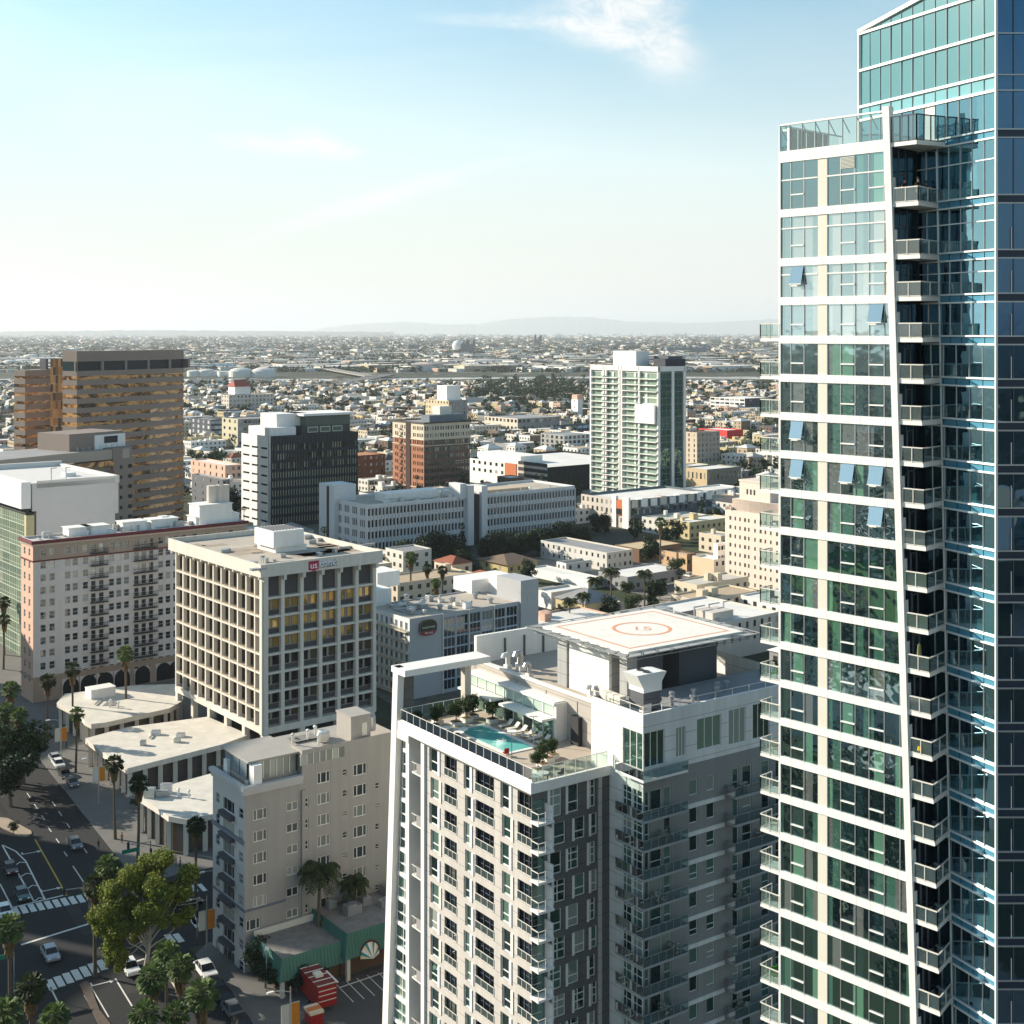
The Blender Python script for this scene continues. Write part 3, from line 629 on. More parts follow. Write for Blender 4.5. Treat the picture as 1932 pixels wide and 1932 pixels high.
    # ---- tall block on the right
    bx, by, zt = x1, -5.5, 46.3; BW = 26.0; o = lambda v: fr.x(v, (bx, by)) ; ol = lambda v: fr.y(v, (bx, by))
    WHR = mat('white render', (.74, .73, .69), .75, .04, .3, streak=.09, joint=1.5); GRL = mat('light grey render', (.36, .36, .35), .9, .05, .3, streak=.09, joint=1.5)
    slabs = [39.9] + [35.7 - 3 * k for k in range(12)]
    wt = [(.15, 3.0, 40.7, 44.4), (4.6, 6.0, 41.0, 44.2), (7.6, 11.2, 41.2, 44.6), (12.3, 14.9, 40.9, 44.8), (16.0, 18.7, 40.9, 44.8), (20, 23, 40.9, 44.8)]
    wl = [(9.6, 11.1 - .12, 40.4, 44.2)]
    mb = MB(); facade(mb, (bx, by), (1, 0), BW, 40, zt, wt, .18, 0)
    LB = 8.6; facade(mb, (bx, by + LB), (0, -1), LB, 40, zt, [(5.3, 8.48, 40.4, 44.3)], .18, 0)
    wr = []
    for z in slabs[1:]:
        for a, b_ in ((.25, .85), (1.0, 2.6), (2.9, 3.9), (6.5, 7.7), (9.0, 10.2), (12.9, 13.8), (14.4, 15.8), (17.4, 18.6), (19.6, 21.0), (22.2, 23.4)):
            h0 = .9 if a in (6.5, 9.0) else .2
            if z + .3 > 0: wr.append((a, b_, z + h0, z + 2.55))
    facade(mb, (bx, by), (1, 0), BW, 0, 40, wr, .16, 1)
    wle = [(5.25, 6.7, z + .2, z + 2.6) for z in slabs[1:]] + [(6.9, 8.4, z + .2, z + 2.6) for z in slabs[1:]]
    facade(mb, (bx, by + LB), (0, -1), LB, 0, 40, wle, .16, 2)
    for k in range(12): mb.box(bx + 5.2, by - .12, 35.3 - 3 * k, bx + 11.6, by, 35.75 - 3 * k, 0)
    mb.quad((bx + BW, by, 0), (bx + BW, 34, 0), (bx + BW, 34, zt), (bx + BW, by, zt), 0); mb.quad((bx, by + LB, zd - 2), (bx, by + LB, zt), (13.9, by + LB, zt), (13.9, by + LB, zd - 2), 1)
    mb.quad((13.9, 34, zd - 2), (13.9, by + LB, zd - 2), (13.9, by + LB, 44.1), (13.9, 34, 44.1), 3); mb.quad((bx + BW, 34, 0), (13.9, 34, 0), (13.9, 34, 44), (bx + BW, 34, 44), 0); mb.quad((13.9, 34, 0), (13.9, LY, 0), (13.9, LY, zd - 1), (13.9, 34, zd - 1), 0)
    for k in range(4): mb.box(13.84, by + LB + 1.0 + k * 6, 43.6, 13.9, by + LB + 1.06 + k * 6, 38, 1)
    mb.box(13.7, by + LB, 44.05, 14.3, 31, 44.3, 0)
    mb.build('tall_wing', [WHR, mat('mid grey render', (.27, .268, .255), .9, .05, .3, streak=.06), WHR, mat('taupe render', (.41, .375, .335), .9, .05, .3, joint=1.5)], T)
    place_windows(T, (bx, by), (1, 0), wt, .18, gm, 'bars3', fw=.09, name='penthouse_window'); place_windows(T, (bx, by + LB), (0, -1), [(5.3, 8.48, 40.4, 44.3)], .18, gm, 'bars3', fw=.09, name='penthouse_window')
    place_windows(T, (bx, by + LB), (0, -1), wle, .16, gm, 'cross', fw=.09, name='corner_window'); place_windows(T, (bx, by), (1, 0), wr, .16, gm, ['low', 'plain'], fw=.08, name='street_window')
    for n, z in enumerate(slabs):
        for (xa, xb, dp, wrap) in ((-.0, 5.2, 1.2, True), (11.8, 24, 1.5, False)):
            if n == 0 and not wrap: continue
            D = obj('long_balcony', None, T, (bx, by, z)); s = MB(); s.box(xa - (1.0 if wrap else 0), -dp, -.16, xb, .0, .1)
            if wrap: s.box(-1.0, .0, -.16, 0, 3.3, .1)
            s.build('slab', mat('grey slab edge', (.33, .35, .36), .8) if n else WHITE, D); r = MB(); g = MB()
            segs = [((xa - (1.0 if wrap else 0), -dp), (xb, -dp), 6)] + ([((-1.0, -dp), (-1.0, 3.3), 4)] if wrap else [((xa, -dp), (xa, 0), 1)])
            for a, c, m_ in segs:
                a, c = Vector(a), Vector(c)
                for i in range(m_ + 1):
                    q = a.lerp(c, i / m_); r.bar((*q, .1), (*q, 1.1), .045)
                    if i < m_: q2 = a.lerp(c, (i + 1) / m_); g.quad((*q, .12), (*q2, .12), (*q2, 1.05), (*q, 1.05))
                r.bar((*a, 1.1), (*c, 1.1), .05)
            r.build('railing', METAL, D); g.build('glass_panel', G_RAILD, D)
    # roofs behind the parapets
    rf = MB(); t = .3; rf.quad((bx + t, by + t, 45.5), (bx + BW - t, by + t, 45.5), (bx + BW - t, 3.1, 45.5), (bx + t, 3.1, 45.5), 1); rf.quad((14.2, 3.1, 43.7), (bx + BW - t, 3.1, 43.7), (bx + BW - t, 33.7, 43.7), (14.2, 33.7, 43.7), 0)
    rf.quad((14.2, 3.1, 43.7), (14.2, 3.1, 45.5), (bx + BW - t, 3.1, 45.5), (bx + BW - t, 3.1, 43.7), 1); rf.build('roof', [ROOF, ROOF_GREY], T)
    pr = MB(); pr.box(bx, by, zt, bx + BW, by + .3, zt + .02); pr.box(bx, by + .3, zt, bx + .3, by + LB, zt + .02)
    pr.quad((bx + .3, by + .3, zt), (bx + .3, by + .3, 45.5), (bx + .3, by + LB, 45.5), (bx + .3, by + LB, zt)); pr.quad((bx + .3, by + .3, 45.5), (bx + .3, by + .3, zt), (bx + BW, by + .3, zt), (bx + BW, by + .3, 45.5)); pr.build('coping', WHITE, T)
    r = MB()
    for i in range(11): xx = bx + .15 + (BW - .3) * i / 10; r.bar((xx, by + .15, zt), (xx, by + .15, zt + .75), .06)
    r.bar((bx + .1, by + .15, zt + .75), (bx + BW, by + .15, zt + .75), .06); r.bar((bx + .15, by, zt + .75), (bx + .15, by + LB, zt + .75), .06)
    for i in range(5): yy = by + .2 + (LB - .4) * i / 4; r.bar((bx + .15, yy, zt), (bx + .15, yy, zt + .75), .06)
    r.build('roof_railing', RAIL, T)
    # white wall at the back of the roof
    bw = MB(); bw.box(13.9, 31.0, 43.0, 30, 31.5, 47.2, 0)
    for k in range(3): bw.box(18.2 + k * 3.1, 30.8, 43.6, 18.4 + k * 3.1, 31.0, 46.4, 1)
    bw.build('back_wall', [WHITE, DGREY], T)
    # glazed lounge with its white canopy
    Lg = obj('lounge', None, T); q = MB(); fx = 12.4; y0, y1 = 12.5, 30.5; zl = 42.9
    q.box(fx, y0, 38.75, 13.85, y1, zl, 0); q.box(fx - .35, y0 - .3, zl, 14, y1, zl + .25, 1); q.box(fx - .1, y0 - .45, 38.75, 13.9, y0 - .02, zl + .25, 1); q.build('roof_slab', [DKW, WHITE], Lg)
    for k in range(9):
        a = y0 + .2 + k * 2.0; g = MB(); g.quad((fx - .03, a + 1.85, 38.8), (fx - .03, a, 38.8), (fx - .03, a, 41.1), (fx - .03, a + 1.85, 41.1), 0); g.quad((fx - .03, a + 1.85, 41.6), (fx - .03, a, 41.6), (fx - .03, a, 42.8), (fx - .03, a + 1.85, 42.8), 1 )
        for yy in (a - .05, a + 1.9): g.bar((fx - .06, yy, 38.8), (fx - .06, yy, 42.8), .08, m=2)
        g.build('glass_wall', [G_CON, mat('pale clerestory glass', (.40, .50, .43), .2, .1, .5), FRW], Lg)
    c = MB()
    for a, b_ in ((y0 - .2, y0 + 8.5), (y0 + 10.2, y0 + 17.5)): c.box(fx - 2.0, a, 41.25, fx, b_, 41.5)
    c.build('canopy', WHITE, Lg)
    # chimney-like pier and doorway on the deck
    dd = MB(); dd.box(13.3, 9.2, 38.75, 13.9, 10.6, 42.0); dd.build('service_door', DARK, T)
    # helipad on its walls
    hx, hy, zh = 15.4, 2.86, 50.5
    Hp = thing('helipad', 'white rooftop helipad with an orange border and ring, raised on grey walls', 'helipad', (*fr.w(hx, hy), 43.7), rot); HX, HY_ = 17.8, 16.0; z0 = zh - 43.7
    w = MB(); w.box(.9, 1.3, 0, 2.4, 2.6, z0 - .5, 1); w.box(1.0, 4.6, 0, 1.4, 12.0, z0 - .7, 0); w.box(1.4, 5.0, 0, 14, 13.8, z0 - .7, 1); w.box(.9, 12.4, 0, 2.2, 14.2, z0 - .5, 1); w.box(2.4, 1.4, 0, 6.2, 1.9, z0 - .6, 2); w.box(9.6, 2.2, 0, 14.4, 5.4, z0 - .6, 2); w.box(14.4, 3.6, 0, 17.0, 12, z0 - .6, 2)
    w.build('support_wall', [WHR, GRL, DGREY], Hp)
    PADW = mat('white pad coating', (.76, .73, .66), .8, .12, .5, streak=.04); ORG = mat('faded orange marking', (.68, .33, .20), .8, .12, 2)
    pd = MB(); pd.box(0, 0, z0 - .35, HX, HY_, z0); pd.build('pad', [PADW], Hp)
    mk = MB(); i = 1.1; ww = .32; zz = z0 + .012
    for (a, b_, c_, d) in ((i, i, HX - i, i + ww), (i, HY_ - i - ww, HX - i, HY_ - i), (i, i + ww, i + ww, HY_ - i - ww), (HX - i - ww, i + ww, HX - i, HY_ - i - ww)): mk.quad((a, b_, zz), (c_, b_, zz), (c_, d, zz), (a, d, zz))
    cx_, cy_, n = HX / 2, HY_ / 2, 48
    for k in range(n):
        a0, a1 = 2 * math.pi * k / n, 2 * math.pi * (k + 1) / n; r0, r1 = 3.15, 3.6
        mk.quad((cx_ + r0 * math.cos(a0), cy_ + r0 * math.sin(a0), zz), (cx_ + r1 * math.cos(a0), cy_ + r1 * math.sin(a0), zz), (cx_ + r1 * math.cos(a1), cy_ + r1 * math.sin(a1), zz), (cx_ + r0 * math.cos(a1), cy_ + r0 * math.sin(a1), zz))
    mk.build('marking', ORG, Hp)
    text('15', 2.6, ORG, Hp, (cx_, cy_, z0 + .01), (0, 0, R(-38)), 'pad_number', .01)
    tr = MB(); e = 1.5
    pts = [(-e, -e), (HX + e, -e), (HX + e, HY_ + e), (-e, HY_ + e)]; inn = [(0, 0), (HX, 0), (HX, HY_), (0, HY_)]
    for k in range(4):
        a, b_ = Vector(pts[k]), Vector(pts[(k + 1) % 4]); a2, b2 = Vector(inn[k]), Vector(inn[(k + 1) % 4])
        tr.bar((*a, z0 - .15), (*b_, z0 - .15), .10); tr.bar((*a.lerp(a2, .45), z0 - .2), (*b_.lerp(b2, .45), z0 - .2), .07); tr.bar((*a.lerp(a2, .6), z0 - .8), (*b_.lerp(b2, .6), z0 - .8), .08)
        m_ = 9
        for i in range(m_ + 1):
            q, q2 = a.lerp(b_, i / m_), a2.lerp(b2, i / m_); tr.bar((*q, z0 - .15), (*q2, z0 - .2), .07); tr.bar((*q, z0 - .15), (*q2, z0 - .95), .07)
            if i < m_: q3 = a2.lerp(b2, (i + 1) / m_); tr.bar((*q.lerp(q2, .45), z0 - .2), (*q3, z0 - .25), .045)
        for i in range(m_):
            if rnd.random() < .6: s0, s1 = a.lerp(b_, (i + .1) / m_), a.lerp(b_, (i + .9) / m_); t0, t1 = a2.lerp(b2, (i + .1) / m_), a2.lerp(b2, (i + .9) / m_); tr.quad((*s0.lerp(t0, .05), z0 - .13), (*s1.lerp(t1, .05), z0 - .13), (*s1.lerp(t1, .8), z0 - .2), (*s0.lerp(t0, .8), z0 - .2), 1)
    tr.build('edge_truss', [METAL, mat('safety net', (.34, .34, .33), .9, .1, 2)], Hp)
    # big cooling unit, ducts and small plant on the roof
    def on(x, y, z): q = fr.w(x, y); return (q.x, q.y, z)
    A = thing('cooling_unit', 'big white cooling unit with flared hoods at the white roof corner below the helipad', 'roof unit', on(bx + 2.3, by + 2.6, 45.5), rot)
    b = MB(); b.box(0, 0, .9, 2.6, 2.4, 1.3, 1); b.box(.1, .1, .0, 1.2, 2.3, .9, 0); b.box(.1, .1, .2, 2.5, 2.3, 2.1, 1); b.box(0, 0, 2.1, 2.6, 2.4, 4.1, 0); b.build('casing', [WHITE_METAL, DGREY], A)
    b = MB(); b.add([(0, 0, 4.1), (0, 2.4, 4.1), (-.9, 2.4, 4.1), (-.9, 0, 4.1), (0, 0, 2.6), (0, 2.4, 2.6)], ((0, 3, 2, 1), (3, 4, 5, 2), (0, 4, 3), (1, 2, 5))); b.add([(2.6, 0, 4.1), (2.6, 2.4, 4.1), (3.3, 2.4, 4.0), (3.3, 0, 4.0), (2.6, 0, 3.0), (2.6, 2.4, 3.0)], ((0, 1, 2, 3), (3, 2, 5, 4), (0, 3, 4), (1, 5, 2))); b.build('hood', WHITE_METAL, A)
    b = MB()
    for yy in (.7, 1.7): b.lathe(1.0, yy, [(.42, 4.1), (.42, 4.22), (.36, 4.22), (.36, 4.12), (.0, 4.12)], 14)
    b.build('fan', DGREY, A)
    Dk = thing('roof_duct', 'pale square air duct running along the roof from the helipad wall to the cooling unit', 'duct', on(bx + 1.2, by + 5.2, 45.5), rot); b = MB(); b.box(0, 0, .5, .9, 3.3, 1.3); b.box(-.05, 1.1, .48, .95, 1.2, 1.33); b.box(-.05, 2.2, .48, .95, 2.3, 1.33)
    for yy in (.3, 3.0): b.box(.2, yy, 0, .3, yy + .1, .5)
    b.build('duct_run', PANEL, Dk)
    for k, (x, y, s) in enumerate(((15.3, 26, 1.0), (16.4, 24.8, 1.15), (17.2, 26.2, .9), (15.2, 21.3, .9), (15.4, 9.5, .8), (15.7, 8.7, .8), (15.2, 6.3, .7))):
        U_ = thing('roof_fan', ['white mushroom roof fan nearest the back wall, behind the lounge', 'tallest white roof fan behind the lounge roof', 'white roof fan next to the tallest one behind the lounge', 'lone white roof fan by the lounge coping', 'first of two small white fans by the helipad wall', 'second of two small white fans by the helipad wall', 'small white fan at the front end of the taupe wall'][k], 'roof fan', on(x, y, 43.7), rot, 'white roof fans on the condominium')
        b = MB(); b.box(-.4 * s, -.4 * s, 0, .4 * s, .4 * s, .7 * s, 0); b.build('base', WHITE, U_); b = MB(); b.tube([(0, 0, .7 * s), (0, 0, 1.7 * s), (-.2 * s, 0, 2.0 * s), (-.6 * s, 0, 1.95 * s), (-.75 * s, 0, 1.6 * s)], .32 * s, 10); b.build('cowl', METAL if k % 2 else WHITE, U_)
    for k, (x, y) in enumerate(((17, -2.5), (18.2, -1.2), (19.4, -3.2), (21, -1.6), (23.6, -2.6), (25, -1.2), (26.2, -1.4))):
        U_ = thing('vent_pipe', ['squat vent pipe nearest the cooling unit', 'second vent pipe from the cooling unit, by the dark wall', 'vent pipe standing closest to the roof railing', 'vent pipe in the middle of the dark roof', 'thin vent pipe towards the glass tower', 'fat vent pipe by the doorway wall', 'vent pipe beside the last doorway wall'][k], 'vent pipe', on(x, y, 45.5), rot, 'vent pipes on the dark roof'); b = MB(); b.lathe(0, 0, [(.22, 0), (.22, .8), (.34, .8), (.34, 1.05), (0, 1.15)], 10); b.build('pipe', METAL, U_)
    # pool, planters and furniture on the deck
    P = thing('swimming_pool', 'turquoise rooftop swimming pool behind the glass railing', 'pool', on(5.3, 12.0, 38.76), rot)
    b = MB(); b.box(-.5, -.5, 0, 4.1, 0, .08); b.box(-.5, 10.2, 0, 4.1, 10.7, .08); b.box(-.5, 0, 0, 0, 10.2, .08); b.box(3.6, 0, 0, 4.1, 10.2, .08); b.build('coping', WHITE, P)
    wm = mat('pool water', (.14, .50, .46), .05, .12, .8, spec=.6, bump=.25, bscale=3); b = MB(); b.quad((0, 0, .04), (3.6, 0, .04), (3.6, 10.2, .04), (0, 10.2, .04)); b.build('water', wm, P)
    for k in range(9):
        z = ([39.9] + [35.7 - 3 * i for i in range(12)])[k + 1]; x, y = ((bx + 1.0 + k % 3 * 1.3, by - .7) if k % 2 else (bx + 13.5 + k % 4 * 1.6, by - .8)); t = thing('balcony_plant', f'{"bushy" if k % 2 else "pale"} potted plant on the {["second", "third", "fourth", "fifth", "sixth", "seventh", "eighth", "ninth", "tenth"][k]} {"corner" if k % 2 else "right-hand"} balcony from the white storey down', 'plant', on(x, y, z + .1), rot, 'potted plants on the long balconies'); b = MB(); b.lathe(0, 0, [(.18, 0), (.27, .45), (.22, .45), (0, .42)], 8); b.build('pot', mat('clay pot', (.30, .15, .09), .9), t); b = MB(); rq = random.Random(k)
        for i in range(70): d = Vector((rq.gauss(0, .3), rq.gauss(0, .3), rq.uniform(.4, 1.2))); u = Vector((rq.uniform(-1, 1), rq.uniform(-1, 1), rq.uniform(-.5, .8))).normalized() * .16; v = Vector((-u.y, u.x, .1)) * .5; b.quad(d - u - v, d + u - v, d + u + v, d - u + v)
        b.build('foliage', mat('pot plant leaf', (.06, .085, .03) if k % 2 else (.30, .32, .25), .7), t)
    CONDO.update(fr=fr, rot=rot, on=on, zf=zf)
    return T
CONDO = {}
condo()
# ---------------------------------------------------------------- bank office block on stilts
def bank():
    rot = R(38.5); p0 = px(492, 1067, 257); fr = Frame(p0, rot); LY, LX = fr.y(317.4), fr.x(722)
    T = thing('bank_office_block', 'pale concrete office block on stilts with a deep window grid and a bank sign', 'office building', (p0.x, p0.y, 0), rot); LANDMARKS.append((492, 1060, 'the gridded bank block')); c = fr.w(LX / 2, LY / 2); FOOT.append((c.x, c.y, 30))
    o = 1.2; zt, zc, zb = 40.9, 38.4, 7.4; d = .95
    b = MB(); b.box(o + d, o + d, zb, LX - o - d, LY - o - d, zc, 0)
    b.build('core', mat('taupe spandrel wall', (.34, .295, .25), .9, .06, .4), T)
    cr = MB()
    cr.box(0, 0, zc, LX, .4, zt); cr.box(0, LY - .4, zc, LX, LY, zt); cr.box(0, .4, zc, .4, LY - .4, zt); cr.box(LX - .4, .4, zc, LX, LY - .4, zt); cr.box(.4, .4, zc, LX - .4, LY - .4, zc + .4); cr.build('crown', CONCRETE, T)
    r = MB(); r.quad((.4, .4, zt - 1.0), (LX - .4, .4, zt - 1.0), (LX - .4, LY - .4, zt - 1.0), (.4, LY - .4, zt - 1.0)); r.build('roof', ROOF, T)
    zl = [33.9 - 3.69 * k for k in range(8)]
    g = MB(); wl = LY - 2 * o; nl = 11; pl = wl / nl; wr = LX - 2 * o; nr = 6; pr = wr / nr
    for k in range(nl + 1): y = o + k * pl; g.box(o, y - .24, zb, o + d, y + .24, zc)
    for k in range(nr + 1): x = o + k * pr; g.box(x - .38, o - .05, zb, x + .38, o + d, zc)
    for z in zl[:-1]: g.box(o + .02, o + .3, z - .2, o + d, LY - o, z + .2)
    for z in zl: g.box(o + .3, o + .06, z - .22, LX - o, o + d + .02, z + .22)
    g.box(o - .12, o - .12, zb, LX - o + .1, o + .5, zb + 1.25); g.box(o - .12, o + .5, zb, o + .5, LY - o + .1, zb + 1.25); g.box(LX - o - .3, o, zb, LX - o, LY - o, zc); g.box(o, LY - o - .3, zb, LX - o, LY - o, zc)
    g.build('grid_frame', CONCRETE, T)
    br = MB(); br.box(-.3, .15, zc - 1.0, .3, o, zc); br = br.mesh('bracket', CONCRETE); b2 = MB(); b2.box(.15, -.2, zc - .5, o, .2, zc); b2 = b2.mesh('bracket', CONCRETE)
    for k in range(nr + 1): obj('bracket', br, T, (o + k * pr, 0, 0))
    for k in range(nl + 1): obj('bracket', b2, T, (0, o + k * pl, 0))
    sl = MB(); sl.box(o - .1, -pl * .32, .30, o + .25, pl * .32, .42); sl = sl.mesh('sunshade', mat('tan shade bar', (.36, .28, .19), .8))
    for z in zl[:-1]:                                # thin sun-shade bars stand off the wall above each row
        for k in range(nl): obj('sunshade', sl, T, (0, o + (k + .5) * pl, z))
    ar = MB(); n = 10                                # arched heads of the top row
    for k in range(nl):
        ya, yb = o + k * pl + .24, o + (k + 1) * pl - .24; ym, rr = (ya + yb) / 2, (yb - ya) / 2; zz = zc - .6 - rr
        P = [(ym + rr * math.cos(math.pi * i / n), zz + rr * math.sin(math.pi * i / n)) for i in range(n + 1)]
        for (p, q) in zip(P, P[1:]): ar.quad((o + .2, p[0], p[1]), (o + .2, q[0], q[1]), (o + .2, q[0], zc), (o + .2, p[0], zc)); ar.quad((o + .2, p[0], p[1]), (o + d, p[0], p[1]), (o + d, q[0], q[1]), (o + .2, q[0], q[1]))
    ar.build('arch_head', CONCRETE, T)
    tops = [zc] + zl; lw, rw, dk = [], [], []
    for i in range(8):
        z1, z0 = tops[i], tops[i + 1] if i < 7 else zb + 1.25
        for k in range(nl): u0 = k * pl + .3; lw.append((u0, u0 + pl * .42, z0 + .5, z1 - (1.4 if i == 0 else .3)))
        for k in range(nr):
            x = k * pr
            if i == 0: dk.append((x + .45, x + pr - .45, z0 + .3, z1 - .1))
            else: rw += [(x + pr * .5 - 1.75, x + pr * .5 - .25, z0 + 1.35, z1 - .45), (x + pr * .5 + .25, x + pr * .5 + 1.75, z0 + 1.35, z1 - .45)]
    GB = glass_mat('bronze office glass', (.6, .52, .38), [((.008, .009, .012), .65), ((.02, .02, .02), .2), ((.08, .065, .04), .15)], f0=.05)
    GG = glass_mat('gold reflection office glass', (.9, .66, .30), [((.30, .19, .05), .5), ((.14, .10, .04), .25), ((.48, .31, .09), .25)], f0=.12)  # golden reflection of the sunlit town painted into the panes
    order = lambda lst: sorted(lst, key=lambda q: -q[2])
    hi = [q for q in rw if q[2] > 21.5]; low = [q for q in rw if q[2] <= 21.5]
    place_windows(T, (o, o + d - .03), (1, 0), hi, 0, [DGREY, GG], 'plain', name='gold_window', fw=.06); place_windows(T, (o, o + d - .03), (1, 0), low, 0, [DGREY, GB], 'plain', fw=.06)
    place_windows(T, (o + d - .03, LY - o), (0, -1), order(lw), 0, [DGREY, GB], 'plain', fw=.06)
    b = MB()
    for (u0, u1, z0, z1) in dk: b.quad((o + u0, o + d - .02, z0), (o + u1, o + d - .02, z0), (o + u1, o + d - .02, z1), (o + u0, o + d - .02, z1))
    for (x, k) in [(x, k) for x in range(nr) for k in range(1, 8)]:
        z0 = tops[k + 1] if k < 7 else zb + 1.25; b.quad((o + x * pr + .4, o + d - .025, z0 + .2), (o + x * pr + pr - .4, o + d - .025, z0 + .2), (o + x * pr + pr - .4, o + d - .025, z0 + 1.2), (o + x * pr + .4, o + d - .025, z0 + 1.2))
    b.build('spandrel', mat('charcoal spandrel', (.085, .078, .078), .8, .08, .5), T)
    for (x, y) in [(o + .5 + i * (LX - 2 * o - 1) / 3, o + .5) for i in range(4)] + [(o + .5, o + .5 + i * (LY - 2 * o - 1) / 5) for i in range(1, 6)] + [(LX - o - .5, LY * .5), (LX * .5, LY - 2)]:
        c_ = MB(); c_.box(x - .55, y - .55, 0, x + .55, y + .55, zb); c_.build('stilt', CONCRETE, T)
    un = MB(); un.box(7, 8, 0, LX - 6, LY - 6, zb); un.build('lobby', mat('dark lobby glass', (.04, .05, .05), .2), T)
    # penthouse and roof plant
    z = zt - 1.0; q = fr.local(gp(516, 1045, z)); b = MB(); b.box(q.x + .8, q.y + .6, z, q.x + 8.2, q.y + 8.6, z + 1.2); b.box(q.x, q.y, z + 1.2, q.x + 7.2, q.y + 8.4, z + 4.6); b.build('penthouse', WHITE, T)
    b = MB()
    for i in range(9): xx = q.x + .5 + i * .75; b.box(xx, q.y + 1.0, z + 4.6, xx + .25, q.y + 7.5, z + 4.75)
    b.build('louvre', DGREY, T)
    for (vx, vy, lx, ly, h) in ((468, 1068, 2.2, 1.4, .7), (476, 1078, 3.2, 1.2, .4), (493, 1061, .8, .8, 1.3), (497, 1062, .8, .8, 1.0), (501, 1063, .7, .7, 1.1), (530, 1053, 1.2, .8, .8), (640, 1037, 9, .6, .5), (575, 1018, 3, 1.5, .9), (560, 1013, 2, 2, .8), (600, 1022, 2.2, 1, .7)):
        q = fr.local(gp(vx, vy, z)); roof_box(T, q.x, q.y, z, lx, ly, h, METAL)
    for k in range(26):
        rq = random.Random(100 + k); x, y = rq.uniform(1, LX - 4), rq.uniform(1, LY - 4)
        if q.x - 1 < x < q.x + 9 and q.y - 1 < y < q.y + 9: continue
        b = MB(); t = rq.random()
        if t < .4: b.box(x, y, z, x + rq.uniform(.5, 1.8), y + rq.uniform(.5, 1.4), z + rq.uniform(.3, 1.0), 0); nm = 'air_unit'
        elif t < .7: b.bar((x, y, z + .2), (x + rq.uniform(2, 8) * (1 if x < LX / 2 else -.6), y, z + .2), .18, m=0); nm = 'roof_pipe'
        else: b.box(x, y, z + .004, min(LX - .5, x + rq.uniform(3, 9)), min(LY - .5, y + rq.uniform(2, 6)), z + .015, 1); nm = 'roof_patch'
        b.build(nm, [METAL, mat('worn roof patch', (.33, .27, .21), .95, .3, .5)], T)
    # sign on the crown
    xs, xe = fr.x(582), fr.x(634); h = (zc + zt) / 2 - .05
    s = MB(); w = (xe - xs) * .36; s.prism([(0, 0), (w, 0), (w, -.12), (0, -.12)], 0, 1.7); sg = obj('sign', None, T, (xs, 0, h - .85)); s.add([(.3, -.1, 0), (w - .3, -.1, 0), (w / 2, -.1, -.35)], ((0, 2, 1),)); s.build('shield', mat('crimson sign', (.40, .02, .07), .5), sg)
    text('bank', 1.98, mat('dark letter shadow', (.05, .055, .08), .6), sg, (w + .42 + (xe - xs) * .31, -.06, .80), (R(90), 0, 0), 'letter_shadow', .06); text('us', 1.9, mat('white lettering', (.9, .9, .9), .5), sg, (w / 2, -.14, .82), (R(90), 0, 0)); text('bank', 1.95, mat('silver lettering', (.82, .84, .90), .5), sg, (w + .15 + (xe - xs) * .31, -.12, .95), (R(90), 0, 0), extrude=.12)  # dark offset copy adds the letters' outline and shadow
bank()
# ---------------------------------------------------------------- the other large buildings of the middle distance
GR = R(38.5)
def vb(fr, *vs): return [fr.x(v) for v in vs]
RED = mat('dark red cornice', (.13, .025, .03), .7, .1, 1); TANB = mat('tan brick band', (.36, .27, .21), .9, .08, .4); PINKW = mat('pinkish white render', (.60, .55, .52), .9, .05, .3, streak=.05)
SALMON = mat('salmon render', (.62, .40, .30), .9, .06, .4); IRON = mat('dark iron', (.03, .033, .033), .6)
SASHF = mat('pale sash frame', (.46, .45, .43), .6)
def clutter(T, x0, y0, x1, y1, z, n, seed, m_=None):
    r = random.Random(seed)
    for k in range(n):
        x, y = r.uniform(x0, x1), r.uniform(y0, y1); t = r.random(); b = MB()
        if t < .45: lx, ly, h = r.uniform(.8, 2.4), r.uniform(.8, 2.0), r.uniform(.5, 1.6); b.box(x, y, z, x + lx, y + ly, z + h, 0); b.box(x + .1, y + .1, z + h, x + lx - .1, y + ly - .1, z + h + .08, 1); nm = 'air_unit'
        elif t < .7: b.lathe(x, y, [(.18, z), (.18, z + r.uniform(.6, 1.2)), (.32, z + 1.25), (0, z + 1.5)], 8); nm = 'roof_vent'
        elif t < .88: e = r.uniform(3, 9); ax = r.random() < .5; b.bar((x, y, z + .25), ((min(x + e, x1), y, z + .25) if ax else (x, min(y + e, y1), z + .25)), .22, m=1); nm = 'roof_pipe'
        else: b.box(x, y, z + .004, min(x + r.uniform(2, 5), x1), min(y + r.uniform(2, 4), y1), z + .02, 2); nm = 'roof_patch'
        b.build(nm, [r.choice((WHITE, METAL, PANEL)), METAL, mat('dark roof patch', (.20, .19, .18), .95, .2, 1)], T)
